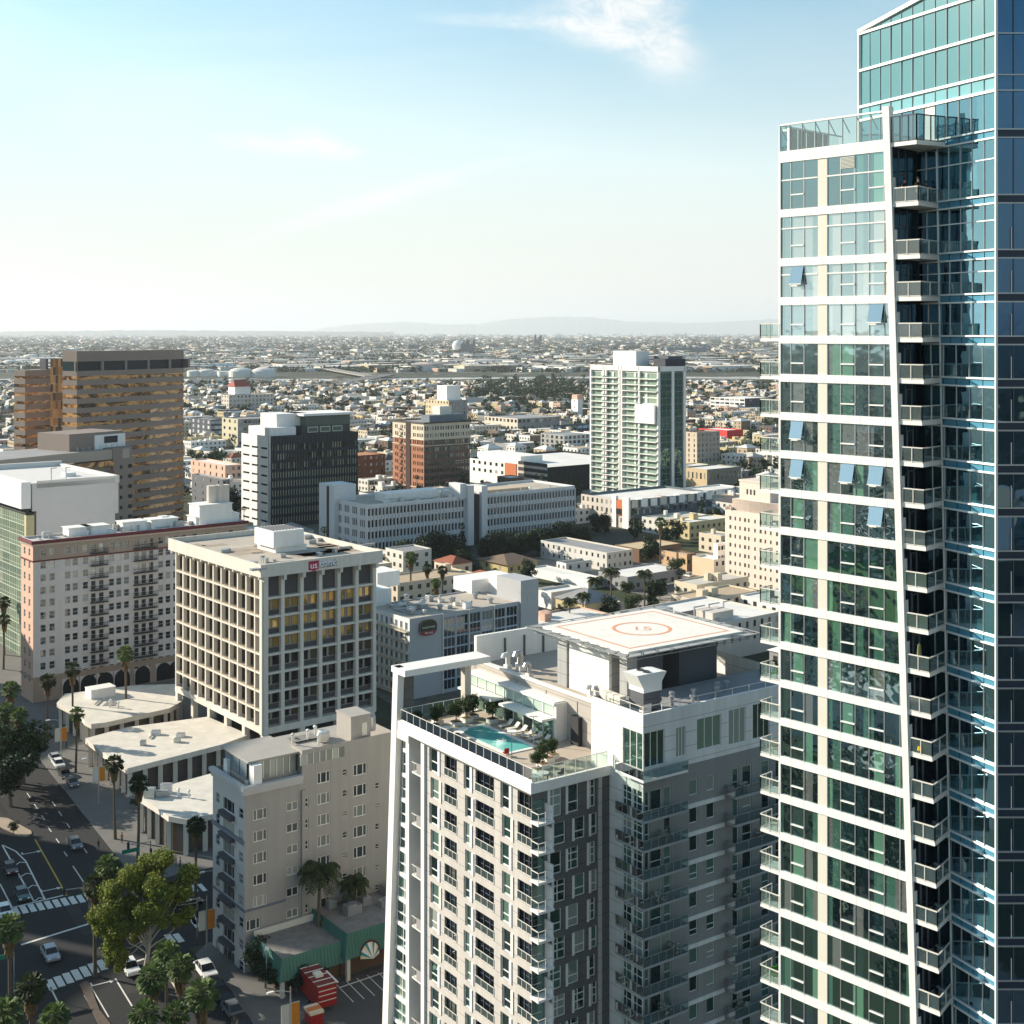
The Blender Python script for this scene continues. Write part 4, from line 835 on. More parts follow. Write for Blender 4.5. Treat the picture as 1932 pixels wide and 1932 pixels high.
def apartments():
    near = (62.5, 1021, 307); p = px(*near); fr = Frame(p, GR); X = fr.x
    zs = [(34.8 - 2.94 * k - .85, 34.8 - 2.94 * k + .85) for k in range(11)]
    cs = [X(.25 * c) for c in (325, 393, 510, 568, 645, 842, 897, 955, 1213, 1268, 1325, 1385)]
    far = X(463); x = cs[-1] + 3.0
    while x < far - 1.5: cs.append(x); x += 3.3
    doors = [X(.25 * c) for c in (705, 765, 1030, 1085, 1140)]
    ops = [(c - .65, c + .65, a, b) for a, b in zs for c in cs] + [(c - .6, c + .6, a - .45, b) for a, b in zs for c in doors]
    arch = [(X(.25 * c) - 2.0, X(.25 * c) + 2.0, .3, 4.6) for c in (535, 668, 795, 922, 1075, 1235, 1330)]
    ops.sort(key=lambda q: -q[2] + q[0] * .02)
    def right(f, L, z): return ops
    def left(f, L, z): return [(u - .6, u + .6, a, b) for a, b in zs for u in (L * .3, L * .7)]
    T, fr, LX, LY, z1 = block('apartment_hotel', 'long pinkish white apartment block with a dark red cornice and iron balconies', 'apartment building', near, GR, xl=40, xr=463.7, wall=PINKW, wallL=SALMON, roof=mat('pale grey roof', (.46, .45, .44), .9, .2, .15), left=left, right=right, lstyle='sash', rstyle='sash', gl=G_OLD, frame=SASHF, fw=.09, parapet=.5,  # left wall in salmon: its sunlit tone put into the colour
        bands=[(36.9, 37.65, .55, RED), (36.5, 36.88, .3, mat('pale dentil band', (.5, .42, .36), .9, .3, 6)), (32.75, 33.05, .18, RED), (5.6, 6.0, .25, TANB)], mark='the red-corniced apartment block')
    b = MB(); facade(b, (-.06, -.06), (1, 0), LX, 33.06, 36.5, [(o[0], o[1], o[2], o[3]) for o in ops if o[2] > 33.1], .06, 0); b.build('upper_band', TANB, T)
    b = MB(); facade(b, (-.06, -.06), (1, 0), LX, 0, 5.6, arch, .06, 0); b.build('base_band', TANB, T)
    for a in arch:
        w = MB(); n = 10; cx = (a[0] + a[1]) / 2; rr = 1.9; pts = [(cx - rr, -.09, .3), (cx + rr, -.09, .3)] + [(cx + rr * math.cos(math.pi * i / n), -.09, 2.7 + rr * math.sin(math.pi * i / n)) for i in range(n + 1)]
        w.poly(pts); w.build('arched_window', mat('dark arch glass', (.02, .022, .025), .15), T)
    for k in range(10):
        z = 34.8 - 2.94 * (k + .0) - 1.35
        for (c0, c1) in ((680, 808), (1005, 1180)):
            a, c = X(.25 * c0), X(.25 * c1); D = obj('iron_balcony', None, T, (a, 0, z)); w = c - a; s = MB(); s.box(0, -1.1, -.12, w, 0, .05); s.build('platform', IRON, D)
            r = MB(); r.bar((0, -1.1, 1.0), (w, -1.1, 1.0), .09); r.bar((0, -1.1, .5), (w, -1.1, .5), .06); r.bar((0, -1.1, 1.0), (0, 0, 1.0), .07); r.bar((w, -1.1, 1.0), (w, 0, 1.0), .07)
            for i in range(13): r.bar((w * i / 12, -1.1, .05), (w * i / 12, -1.1, 1.0), .05)
            r.build('railing', IRON, D)
    for (cx, cy, lx, ly, h) in ((440, 1598, 5.5, 4, 2.0), (595, 1592, 5.5, 4, 2.0), (905, 1578, 6, 4, 2.2), (955, 1530, 7, 3, 1.6), (1085, 1548, 7, 4, 2.2), (1185, 1535, 1.6, 1.6, 2.4), (1395, 1510, 9, 6, 5), (1465, 1530, 5, 3, 1.8), (1565, 1510, 6, 3, 2.6), (1240, 1475, 12, 5, 2.0)):
        q = fr.local(gp(.25 * cx, 603.75 + .25 * cy, z1)); roof_box(T, q.x, min(q.y, LY - ly - .5) if cx != 1240 else LY - 5.5, z1 - .5, lx, ly, h, WHITE, 'roof_unit', .25)
    clutter(T, 3, 2, LX - 8, LY - 2, z1 - .5, 34, 1)
    for cx in (1425, 1500, 1550): q = fr.local(gp(.25 * cx, 603.75 + .25 * 1470, z1)); b = MB(); b.lathe(q.x, LY - 3, [(1.3, z1 - .5), (1.3, z1 + 9), (0, z1 + 9)], 12); b.build('roof_tank', mat('cream tank', (.58, .52, .45), .8), T)
apartments()
def left_block():
    T = thing('white_topped_office', 'office block with a blank white upper storey over pale green glass at the picture edge', 'office building', (*px(40, 911, 345)[:2], 0), GR); fr = Frame(px(40, 911, 345), GR); LANDMARKS.append((40, 905, 'the blank white office block')); c = fr.w(8, 25); FOOT.append((c.x, c.y, 34))
    zt, zb = 46.9, 40.0; LYo = 46; xr = fr.x(58)
    b = MB(); b.box(0, 0, zb, xr, LYo, zt, 0); b.build('upper_storey', WHITE, T); b = MB(); b.box(1.5, 1.2, 38.4, xr, LYo, zb, 0); b.build('shadow_gap', DARK, T)
    b = MB(); p2 = fr.local(px(68.7, 912.5, 349)); x2, y2 = p2.x, p2.y; e = fr.x(217, (0, y2)); b.box(x2, y2, 0, e, LYo, 46.2, 0); b.box(x2 - 1.2, y2 - .3, 39, x2, y2 + 8, 46.4, 0); b.box(e, y2 + .6, 36.5, e + 1.2, LYo, 46.6, 0); b.build('blank_wall', mat('grey white panel', (.60, .58, .55), .85, .05, .3), T)
    r = MB(); r.box(x2 + .5, y2 + .5, 45.0, e - .5, LYo - 1, 45.2); r.build('roof', ROOF, T)
    r = MB()
    for (a, c, d, f, g, h) in ((x2, y2, e + 1, y2 + .5, 45, 46.9), (x2, LYo - 1, e + 1, LYo, 45, 47.6), (e - .2, y2, e + 1.2, LYo, 45, 46.9)): r.box(a, c, g, d, f, h)
    r.build('parapet', mat('bleached panel', (.70, .67, .61), .85, .06, .3), T); roof_box(T, x2 + 12, y2 + 12, 45.2, 3, 3, 2.0, WHITE)
    for k in range(2): a = MB(); a.bar((x2 + 6 + k * 4, y2 + 6, 45), (x2 + 6 + k * 4, y2 + 6, 49.5), .25); a.bar((x2 + 6 + k * 4, y2 + 6, 49.4), (x2 + 7.5 + k * 4, y2 + 6, 49.4), .25); a.build('roof_mast', METAL, T)
    G = glass_mat('pale green curtain glass', (.60, .72, .62), [((.20, .26, .19), .3), ((.28, .34, .26), .3), ((.36, .40, .31), .2), ((.16, .22, .17), .2)], f0=.12)
    gx = 2.0; s = MB(); s.box(gx + .2, 3.0, 0, xr + 4, LYo, 38.4); s.build('core', DGREY, T)
    for k in range(13):
        z = 38.2 - 2.95 * (k + 1)
        for j in range(7):
            a = 3.2 + j * 6.1; w = MB(); w.quad((gx, a + 5.9, z + .1), (gx, a, z + .1), (gx, a, z + 2.8), (gx, a + 5.9, z + 2.8), 1)
            for i in range(5): w.bar((gx - .03, a + 5.9 * i / 4, z), (gx - .03, a + 5.9 * i / 4, z + 2.95), .09)
            w.bar((gx - .03, a, z), (gx - .03, a + 6.1, z), .16); w.bar((gx - .03, a, z + 1.0), (gx - .03, a + 6.1, z + 1.0), .07)
            w.build('glazing', [mat('pale green mullion', (.50, .54, .44), .6), G], T) if k * 7 + j < 90 else None
    yc = MB(); yc.box(gx - .2, 1.6, 0, xr + 1.5, 3.0, 38.0); yc.build('corner_column', mat('yellowish stone', (.52, .46, .26), .8, .1, .6), T)
left_block()
def brown_tower():
    rot = R(59.3); p0 = px(145, 662.5, 543); fr = Frame(p0, rot); LX = fr.x(361.5); LY = 8.0
    T = thing('banded_office_tower', 'brown office tower with copper glass bands and a lower stepped wing on its left', 'office tower', (p0.x, p0.y, 0), rot); LANDMARKS.append((250, 660, 'the brown banded tower')); c = fr.w(LX / 2, 15); FOOT.append((c.x, c.y, 52))
    BR = mat('brown granite', (.25, .20, .17), .7, .06, .2); COP = glass_mat('copper glass', (.95, .62, .34), [((.03, .02, .014), .5), ((.06, .04, .03), .5)], rough=.03, wave=.5, wscale=.16, f0=.42)
    # the sunlit town's reflection is put into the copper glass as amber colour
    def amber(name, stops, sc):                     # copper coated glass: patches of mirrored sunlit town coloured in among dark rooms
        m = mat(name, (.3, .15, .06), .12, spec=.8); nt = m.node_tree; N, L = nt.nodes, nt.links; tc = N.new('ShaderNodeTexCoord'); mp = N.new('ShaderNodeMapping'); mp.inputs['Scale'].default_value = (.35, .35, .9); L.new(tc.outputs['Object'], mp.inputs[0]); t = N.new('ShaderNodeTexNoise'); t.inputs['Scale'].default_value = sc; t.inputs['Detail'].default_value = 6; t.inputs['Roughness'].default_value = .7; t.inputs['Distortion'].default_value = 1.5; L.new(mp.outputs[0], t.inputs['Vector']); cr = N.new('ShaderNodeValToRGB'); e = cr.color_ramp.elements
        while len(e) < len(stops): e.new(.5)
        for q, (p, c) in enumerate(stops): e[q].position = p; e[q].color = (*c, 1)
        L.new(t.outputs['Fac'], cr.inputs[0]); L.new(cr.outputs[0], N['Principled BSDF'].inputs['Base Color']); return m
    AMB = amber('amber reflection glass', [(.0, (.012, .011, .011)), (.40, (.03, .022, .018)), (.46, (.16, .075, .03)), (.52, (.55, .27, .09)), (.60, (.75, .42, .18)), (.66, (.30, .14, .05)), (.72, (.04, .03, .02))], .30); TEAL = mat('deep teal glass', (.008, .035, .036), .2)
    zt = p0.z; n = 14
    front = [(0, 0)] + [(LX * t, 2.2 * math.sin(t * 2.2)) for t in (.25, .5, .75)] + [(LX * .93, 1.0), (LX, 4.5)]
    front = [(0, 0), (LX * .3, -1.1), (LX * .6, -1.3), (LX * .84, -.4), (LX * .95, 1.6), (LX, 5.5)]
    foot = front + [(LX, 8.5), (0, 8.5)]
    def ring(z0, z1, m, name, off=0.0, sub=1):
        b = MB()
        for (a, c) in zip(front, front[1:]):
            a, c = Vector(a), Vector(c); nd = Vector((-(c - a).y, (c - a).x)).normalized() * off
            k = max(1, int((c - a).length / 3.2)) if sub > 1 else 1
            for i in range(k):
                p, q = a.lerp(c, i / k) + nd, a.lerp(c, (i + 1) / k) + nd; b.quad((*p, z0), (*q, z0), (*q, z1), (*p, z1))
        b.quad((0, 8.5, z0), (0, 0, z0), (0, 0, z1), (0, 8.5, z1)); b.quad((LX, 5.5, z0), (LX, 8.5, z0), (LX, 8.5, z1), (LX, 5.5, z1)); b.quad((LX, 8.5, z0), (0, 8.5, z0), (0, 8.5, z1), (LX, 8.5, z1))
        return b.build(name, m, T)
    core = MB(); core.prism([(.4, .5), (LX * .3, -.6), (LX * .6, -.8), (LX * .84, .1), (LX * .94, 2.1), (LX - .5, 6), (LX - .5, 8.2), (.4, 8.2)], 0, zt - 1); core.build('core', DARK, T)
    cap = MB(); cap.prism(foot, zt - 4.3, zt); cap.build('crown', BR, T)
    t5 = MB()
    for k in range(6): x = LX * .98 * k / 5; t5.box(x - .6, -1.0 if 0 < k < 5 else .2, zt - 8.3, x + .6, .9 if k < 5 else 4, zt - 4.3)
    t5.build('crown_pier', BR, T); ring(zt - 8.2, zt - 4.3, TEAL, 'crown_glass', .7)
    z = zt - 8.2
    while z > -2:
        ring(z - 2.1, z, BR, 'granite_band'); ring(max(z - 3.8, 0), z - 2.1, AMB, 'window_band', .35, 2); z -= 3.8
    # link and stepped wing
    w0 = fr.local(px(47.5, 700, 590)); w1 = fr.local(px(83, 700, 606)); wz = 69.2
    A = MB(); A.box(w0.x + .5, w0.y + .5, 0, w1.x, w0.y + 7.5, wz - 3); A.build('core', DARK, T)
    for k in range(17):
        z = wz - 3.8 * k
        b = MB(); b.box(w0.x, w0.y, z - (2.4 if k else 2.6), w1.x, w0.y + 7.5, z); b.build('wing_band', BR, T)
        q = MB(); y = w0.y + .3; m_ = 8
        for i in range(m_): xa, xb = lerp(w0.x, w1.x, i / m_), lerp(w0.x, w1.x, (i + 1) / m_); q.quad((xa, y, z - 3.8), (xb, y, z - 3.8), (xb, y, z - 2.2), (xa, y, z - 2.2))
        q.quad((w0.x + .3, w0.y + 7.5, z - 3.8), (w0.x + .3, w0.y, z - 3.8), (w0.x + .3, w0.y, z - 2.2), (w0.x + .3, w0.y + 7.5, z - 2.2)); q.build('wing_window_band', AMB, T)
    c0, c1 = fr.local(px(95, 690, 596)), fr.local(px(119.5, 690, 596)); b = MB(); y0 = min(c0.y, c1.y)
    L0, L1 = min(c0.x, c1.x), max(c0.x, c1.x); Lk = obj('glass_link', None, T); sh = MB(); sh.box(w1.x, max(c0.y, w0.y) + 3, 0, max(L1, 0) + 1, w0.y + 7, 74); sh.build('shaft', DGREY, Lk)
    g = MB(); d = (Vector(c1) - Vector(c0)); nn = 5
    for k in range(20):
        for i in range(nn): a, c = Vector(c0) + d * i / nn, Vector(c0) + d * (i + 1) / nn; g.quad((*a, 74.3 - 3.8 * (k + 1) + .1), (*c, 74.3 - 3.8 * (k + 1) + .1), (*c, 74.3 - 3.8 * k), (*a, 74.3 - 3.8 * k))
    g.build('link_glass', mat('lit amber glass', (.3, .15, .06), .12, spec=.8, cols=[(.50, .25, .08), (.40, .19, .06), (.20, .10, .04), (.58, .30, .11), (.06, .04, .03)], island=1), Lk)  # amber reflection of the sunlit town put into the pane colours
brown_tower()
def curved_brown():
    rot = R(57); p0 = px(0, 868, 430); fr = Frame(p0, rot); LX = fr.x(210); BR = MATS['brown granite']
    T = thing('low_brown_office', 'lower brown office building with a curved roof edge, in front of the brown banded tower', 'office building', (p0.x, p0.y, 0), rot); LANDMARKS.append((120, 860, 'the low brown curved office')); c = fr.w(LX / 2, 10); FOOT.append((c.x, c.y, 45))
    xe = fr.x(254); zt = 44.7; arc = [(-25, -1.5), (0, 0), (LX * .5, 1.2), (LX, 0), (lerp(LX, xe, .5), -.6), (xe - 1, .8), (xe, 3.5)]
    b = MB(); b.prism(arc + [(xe, 26), (-25, 26)], 0, zt - 6); b.build('body', BR, T)
    b = MB(); b.prism([(a[0], a[1] - .5) for a in arc] + [(xe + .3, 26), (-25, 26)], zt - 3.4, zt); b.build('parapet', mat('light brown coping', (.40, .34, .28), .7, .05, .3), T); r = MB(); r.prism([(a[0], a[1] + .6) for a in arc] + [(xe - .6, 25), (-25, 25)], zt, zt + .02); r.build('roof', ROOF_GREY, T)
    b = MB(); b.prism([(LX, -.9), (lerp(LX, xe, .5), -1.0), (xe - .8, .3), (xe + .2, 3.5), (xe + .2, 20), (LX, 20)], 0, zt + .4); b.build('end_wall', BR, T)
    for k in range(11):
        for xx in (LX + 3.5, xe - 2.6): w = MB(); w.box(xx - .5, -1.1, zt - 7 - 3.6 * k, xx + .5, -.2, zt - 5.8 - 3.6 * k); w.build('slit_window', DARK, T)
    A = MATS['amber reflection glass']
    for k in range(10):
        z = zt - 5.6 - 3.7 * k; q = MB(); m_ = 26
        for i in range(m_): xa, xb = lerp(-24, LX - .2, i / m_), lerp(-24, LX - .2, (i + 1) / m_); q.quad((xa, -1.7 + 1.4 * 0, z), (xb, -1.7, z), (xb, -1.7, z + 1.9), (xa, -1.7, z + 1.9))
        q.build('window_band', A, T)
    q = fr.local(gp(124, 852, zt)); b = MB(); b.box(q.x, 5, zt, xe - 1, 22, zt + 6, 0); b.build('roof_enclosure', BR, T)
    b = MB(); b.box(xe - 14, 4.4, zt, xe - .5, 5, zt + 5, 0); b.box(xe - 10, 4.3, zt + 2, xe - 4, 4.4, zt + 4.4, 1); b.build('pale_screen', [WHITE, DARK], T)
    for k in range(9): a = MB(); x = q.x + 1 + k * 2.5; a.bar((x, 2, zt), (x, 2, zt + 1.6), .15); a.build('antenna', METAL, T)
curved_brown()
def dark_office():
    near = (507.5, 823.3, 580)
    NAVY = mat('navy panel', (.022, .028, .036), .5, .05, .3)
    zs = [(40.7 - 4.5 - 4.0 * k - 2.2, 40.7 - 4.5 - 4.0 * k) for k in range(9)]
    def left(f, L, z): return [(u, u + L * .24, a + .6, a + 1.5) for a, b in zs for u in (L * .06, L * .38, L * .70)]
    def right(f, L, z):
        n = 34; p = L / n; return [(p * (i + .22), p * (i + .70), a, b + .4) for a, b in zs for i in range(n)]
    G1 = glass_mat('office strip glass', (.4, .5, .55), [((.012, .016, .02), .5), ((.03, .036, .03), .12), ((.50, .49, .33), .26), ((.26, .26, .18), .16)], f0=.05)
    T, fr, LX, LY, z1 = block('dark_glass_office', 'office block with a bright white side wall and a dark navy ribbed front', 'office building', near, GR, xl=455.5, xr=673.8, wall=NAVY, wallL=WHITE, left=left, right=right, gl=G1, lstyle='bare', rstyle='bare', depth=.3, limit=100, mark='the white-sided dark office', roof=ROOF_GREY)
    f = MB(); n = 34
    for i in range(n + 1): x = LX * i / n; f.box(x - .12, -.35, 2, x + .12, 0, z1)
    tag(f.build('mullion_ribs', NAVY, T), kind='stuff'); b = MB(); b.box(-.3, -.6, 0, .5, .2, z1 + .3); b.build('corner_edge', METAL, T)
    b = MB(); b.box(2, 3, z1 - .6, 15, LY - 3, z1 + 3.4, 0); b.box(8, 8, z1 - .6, 24, LY - 3, z1 + 9, 0); b.build('penthouse', WHITE, T)
    b = MB(); b.box(17, 1.5, z1 - .6, LX - 3, LY - 4, z1 + 3.5, 0); b.box(20, 3, z1 + 3.5, LX - 2, LY - 4, z1 + 8, 1); b.box(18, 1.5, z1 + 8, LX, LY - 3, z1 + 9, 2); b.build('roof_lounge', [NAVY, mat('green grey glass', (.09, .12, .10), .2), WHITE], T)
    for k in range(3): w = MB(); a = 20 + k * (LX - 26) / 3; w.box(a, 1.2, z1 + .6, a + (LX - 26) / 3.6, 1.45, z1 + 3.2, 1); w.box(a + .4, 1.1, z1 + 1, a + (LX - 26) / 3.6 - .4, 1.2, z1 + 2.8, 0); w.build('lounge_window', [mat('green grey glass', (.09, .12, .10), .2), mat('pale green frame', (.42, .46, .38), .7)], T)
dark_office()
def slot_office():
    near = (692.5, 952.5, 508); WL = mat('white concrete fins', (.62, .62, .62), .8, .05, .3)
    zs = [(20 - 1.7 - 4.45 * k - 2.7, 20 - 1.7 - 4.45 * k) for k in range(4)]
    def right(f, L, z):
        n = 64; p = L / n; a0, a1 = f.x(876), f.x(915); o = []
        for a, b in zs:
            for i in range(n):
                u = p * (i + .5)
                if not (a0 - .6 < u < a1 + .6): o.append((u - p * .31, u + p * .31, a, b))
        return o
    def left(f, L, z): return [(u + j * 1.3, u + j * 1.3 + .85, a, b) for a, b in zs for u in [L * (i + .5) / 5 - 2.1 for i in range(5)] for j in range(3)]
    G1 = glass_mat('slot glass', (.45, .5, .52), [((.006, .007, .009), .68), ((.018, .019, .02), .2), ((.08, .075, .065), .12)], f0=.03)
    T, fr, LX, LY, z1 = block('slot_window_office', 'long low white office building with rows of dark upright slot windows', 'office building', near, R(37.7), xl=619.5, xr=1084.6, wall=WL, left=left, right=right, gl=G1, lstyle='bare', rstyle='bare', depth=.22, roof=ROOF, parapet=.9, mark='the long slot-window office')
    f = MB(); n = 64
    for i in range(n + 1):
        x = LX * i / n; f.box(x - .18, -.4, 1.2, x + .18, 0, z1 - .9)
    tag(f.build('fins', WL, T), kind='stuff')
    a0, a1 = fr.x(877), fr.x(914); b = MB(); w = (a1 - a0); b.box(a0, -2.2, 0, a0 + w * .3, 6, z1 + 4.2, 0); b.box(a0 + w * .70, -2.2, 0, a1, 6, z1 + 3.6, 0); b.box(a0 - 3, -1, z1 - 1, a0, 7, z1 + 5, 0); b.box(a0 + w * .3, -.5, 0, a0 + w * .7, 5, z1 + .2, 1); b.build('stair_tower', [WL, DARK], T)
    b = MB(); b.box(-2.0, LY - 8, 0, 8, LY + 4, z1 + 5.6, 0); b.box(-2.3, LY - 4, 0, -2.0, LY - 2.6, z1 + 5, 1); b.build('end_tower', [WL, DARK], T)
    clutter(T, 4, 2, 48, 8, z1 - .9, 22, 2); clutter(T, a1 + 2, 2, LX - 4, 4.5, z1 - .9, 10, 3); roof_box(T, 14, 9, z1 - .9, 26, 8, 3.2, WHITE, 'roof_house'); roof_box(T, 44, 10, z1 - .9, 7, 4, 2.2, WHITE, 'roof_house'); b = MB(); b.box(a1 + 3, 5, z1 - .9, a1 + 28, 13, z1 + .6); b.build('roof_house', mat('tan low roof', (.48, .38, .28), .9, .1, .4), T)
slot_office()
def brick_block():
    near = (800, 797.5, 700); BRK = mat('orange brick', (.34, .15, .085), .9, .1, .5); BRD = mat('shaded brick', (.155, .10, .075), .9, .1, .5); CR2 = mat('cream terracotta', (.60, .52, .40), .85, .08, .4)  # sunlit and shaded tones of one brick put into the wall colours
    zt = px(*near).z; zs = [(zt - 2.2 - 3.75 * k - 2.0, zt - 2.2 - 3.75 * k) for k in range(10)]
    def right(f, L, z): return [(u + j * 1.5, u + j * 1.5 + .95, a, b) for a, b in zs for u in [L * (i + .5) / 9 - 1.2 for i in range(9)] for j in range(2)]
    def left(f, L, z): return [(u + j * 1.5, u + j * 1.5 + .95, a, b) for a, b in zs for u in [L * t - 1.2 for t in (.12, .3, .42, .70, .82, .93)] for j in range(2)]
    T, fr, LX, LY, z1 = block('brick_block', 'red brick block with cream upper floors and dark roof edge', 'building', near, GR, xl=741, xr=886.5, wall=BRD, wallL=BRK, left=left, right=right, gl=G_OLD, frame=CR2, lstyle='bare', rstyle='bare', limit=100, roof=ROOF_GREY, bands=[(zt - .6, zt + .1, .7, mat('dark cornice', (.05, .048, .045), .7)), (zt - 9.4, zt - 8.9, .3, CR2), (zt - 12.6, zt - 12.2, .25, CR2), (3.6, 4.0, .3, CR2)], mark='the brick block with cream top')
    b = MB(); facade(b, (-.08, -.08), (1, 0), LX, zt - 8.9, zt - .6, [o for o in right(fr, LX, z1) if o[2] > zt - 8.8], .08, 0); facade(b, (-.08, LY), (0, -1), LY, zt - 8.9, zt - .6, [o for o in left(fr, LY, z1) if o[2] > zt - 8.8], .08, 0); b.build('cream_upper', CR2, T)
    b = MB(); b.box(-.35, LY * .42, 0, .0, LY * .56, zt - .8); b.build('light_well_shade', mat('shaft shade', (.05, .03, .025), .9), T); roof_box(T, LX * .3, 8, z1 - .6, 24, 8, 3.6, mat('blue grey plant', (.14, .17, .20), .7)); roof_box(T, LX * .62, 12, z1 - .6, 8, 7, 8, PANEL)  # dark strip on the brick face paints the shade of the gap
    fe = MB()
    for k in range(9): z = zt - 4.4 - 3.75 * k; fe.box(-1.2, LY * .70, z, -.1, LY * .70 + 3, z + .15); fe.bar((-1.0, LY * .70, z), (-1.0, LY * .70 + 3, z - 3.75), .2)
    fe.build('fire_escape', mat('rust iron', (.07, .05, .045), .8), T)
brick_block()
def far_condo():
    near = (1241.5, 692.5, 640); zt = px(*near).z; GL = glass_mat('pale condo glass', (.5, .68, .60), [((.16, .22, .17), .25), ((.30, .36, .29), .3), ((.46, .50, .42), .25), ((.06, .085, .075), .2)], f0=.15); GT = glass_mat('green tower glass', (.30, .48, .46), [((.02, .05, .05), .45), ((.035, .085, .07), .35), ((.07, .13, .09), .2)], wave=.2, wscale=.2, f0=.28)
    n = 22; p = 3.05; zs = [(zt - 3.2 - p * k - 2.4, zt - 3.2 - p * k) for k in range(n)]
    def left(f, L, z): return [(L * (i + .08) / 6, L * (i + .9) / 6, a, b) for a, b in zs for i in range(6)]
    def right(f, L, z): return [(L * (i + .06) / 7, L * (i + .94) / 7, a - .3, b) for a, b in zs for i in range(7)]
    T, fr, LX, LY, z1 = block('glass_condo_tower', 'tall pale green glass condominium tower with white frames and open balconies', 'apartment tower', near, GR, xl=1116.5, xr=1294, wall=mat('green mullion panel', (.10, .17, .15), .5), wallL=mat('pale green white', (.60, .65, .58), .7, .05, .3), left=left, right=right, gl=GL, frame=WHITE, lstyle='bare', rstyle='bare', depth=.3, limit=100, roof=ROOF_GREY, mark='the pale green condominium tower')
    w = MB()
    for (za, zb) in zs:
        for i in range(7): u = LX * (i + .06) / 7; w.quad((u, .1, za - .3), (u + LX * .88 / 7, .1, za - .3), (u + LX * .88 / 7, .1, zb), (u, .1, zb))
    w.build('green_glazing', GT, T)
    for u in (.0, .50, .92): b = MB(); b.box(LX * u - .6, -.7, 0, LX * u + .9, .0, zt); b.build('white_fin', WHITE, T)
    for u in (1.0, .80, .76, .56, .52, .26): b = MB(); b.box(-.9, LY * u - .5, 0, 0, LY * u + .5, zt); b.build('white_fin', WHITE, T)
    b = MB(); b.box(-.9, -.7, zt - 2.2, LX, 0, zt + .2); b.box(-.9, 0, zt - 2.2, 0, LY + .3, zt + .2); b.build('roof_band', WHITE, T)
    for k, (za, zb) in enumerate(zs):
        for (u0, u1) in ((.58, .98), (.28, .5)) + (((.0, .26),) if k > 7 or k < 3 else ()):
            D = MB(); D.box(-1.5, LY * u0, za - .55, 0, LY * u1, za - .2, 0); D.quad((-1.45, LY * u1, za - .2), (-1.45, LY * u0, za - .2), (-1.45, LY * u0, za + .75), (-1.45, LY * u1, za + .75), 1); D.build('balcony', [WHITE, G_RAIL], T)
    b = MB(); b.box(-1.6, LY * .02, zs[7][0] - .6, -.2, LY * .3, zs[5][1]); b.box(-1.1, LY * .02, zs[2][0] - .6, -.1, LY * .5, zs[2][0]); b.build('white_box', WHITE, T)
    roof_box(T, 6, LY * .45, z1 - .6, 9, LY * .35, 8, WHITE, 'roof_house'); roof_box(T, 15, 8, z1 - .6, 10, 10, 5.5, DGREY, 'roof_house'); roof_box(T, 8, 3, z1 - .6, 14, 8, 4.4, mat('navy roof house', (.03, .035, .05), .6), 'roof_house')
far_condo()
def pink_block():
    # seen face runs towards the viewpoint; its near corner is behind the glass tower
    e = Vector((.6, -.8)); f0 = px(1368, 960.8, 455); o = Vector(f0[:2]); n = o + e * 40; rot = math.atan2(.6, .8); zt = 25.4
    PK = mat('pink render', (.66, .56, .48), .9, .05, .3, streak=.06); T = thing('pink_stepped_block', 'pale pink block with small windows and a stepped top, beside the glass tower', 'apartment building', (n.x, n.y, 0), rot); LANDMARKS.append((1410, 960, 'the pink stepped block')); FOOT.append((*(o + e * 20), 28))
    L = 40; zs = [(zt - 2.1 - 3.05 * k - 1.3, zt - 2.1 - 3.05 * k) for k in range(8)]; cs = [2.0, 4.4, 6.6, 8.8, 10.6, 13.4, 15.8, 18.0, 20.4, 23, 25.5]
    ops = [(c, c + (.75 if i % 3 else 1.0), a, b) for a, b in zs for i, c in enumerate(cs)]; mb = MB(); facade(mb, (0, L), (0, -1), L, 0, zt, ops, .2); facade(mb, (.8, L - 2.6), (0, -1), L - 2.6, zt, zt + 3.9, [], .2)
    mb.quad((0, L, zt), (0, 0, zt), (20, 0, zt), (20, L, zt)); mb.quad((0, 0, 0), (20, 0, 0), (20, 0, zt), (0, 0, zt)); mb.quad((20, L, 0), (0, L, 0), (0, L, zt), (20, L, zt)); mb.box(.8, 6, zt, 18, L - 2.6, zt + 3.9); mb.box(1.6, L - 19, zt + 3.9, 12, L - 5.2, zt + 10.0); mb.box(1.4, L - 18.5, zt + 10, 12.2, L - 5.0, zt + 10.6); mb.build('wall', PK, T)
    place_windows(T, (0, L), (0, -1), ops, .2, [PK, mat('shaded window', (.12, .105, .10), .3)], 'bare'); place_windows(T, (1.6, L - 5.2), (0, -1), [(3.2 + k * 1.6, 4.0 + k * 1.6, zt + 5.8, zt + 7.6) for k in range(3)], -.02, [PK, DARK], 'bare')
    b = MB(); b.box(-.3, L - 3.0, zt, 2.0, L - 2.7, zt + 1.0); b.box(-.25, L - .3, zt, 3, L, zt + 1); b.build('parapet', PK, T)
pink_block()
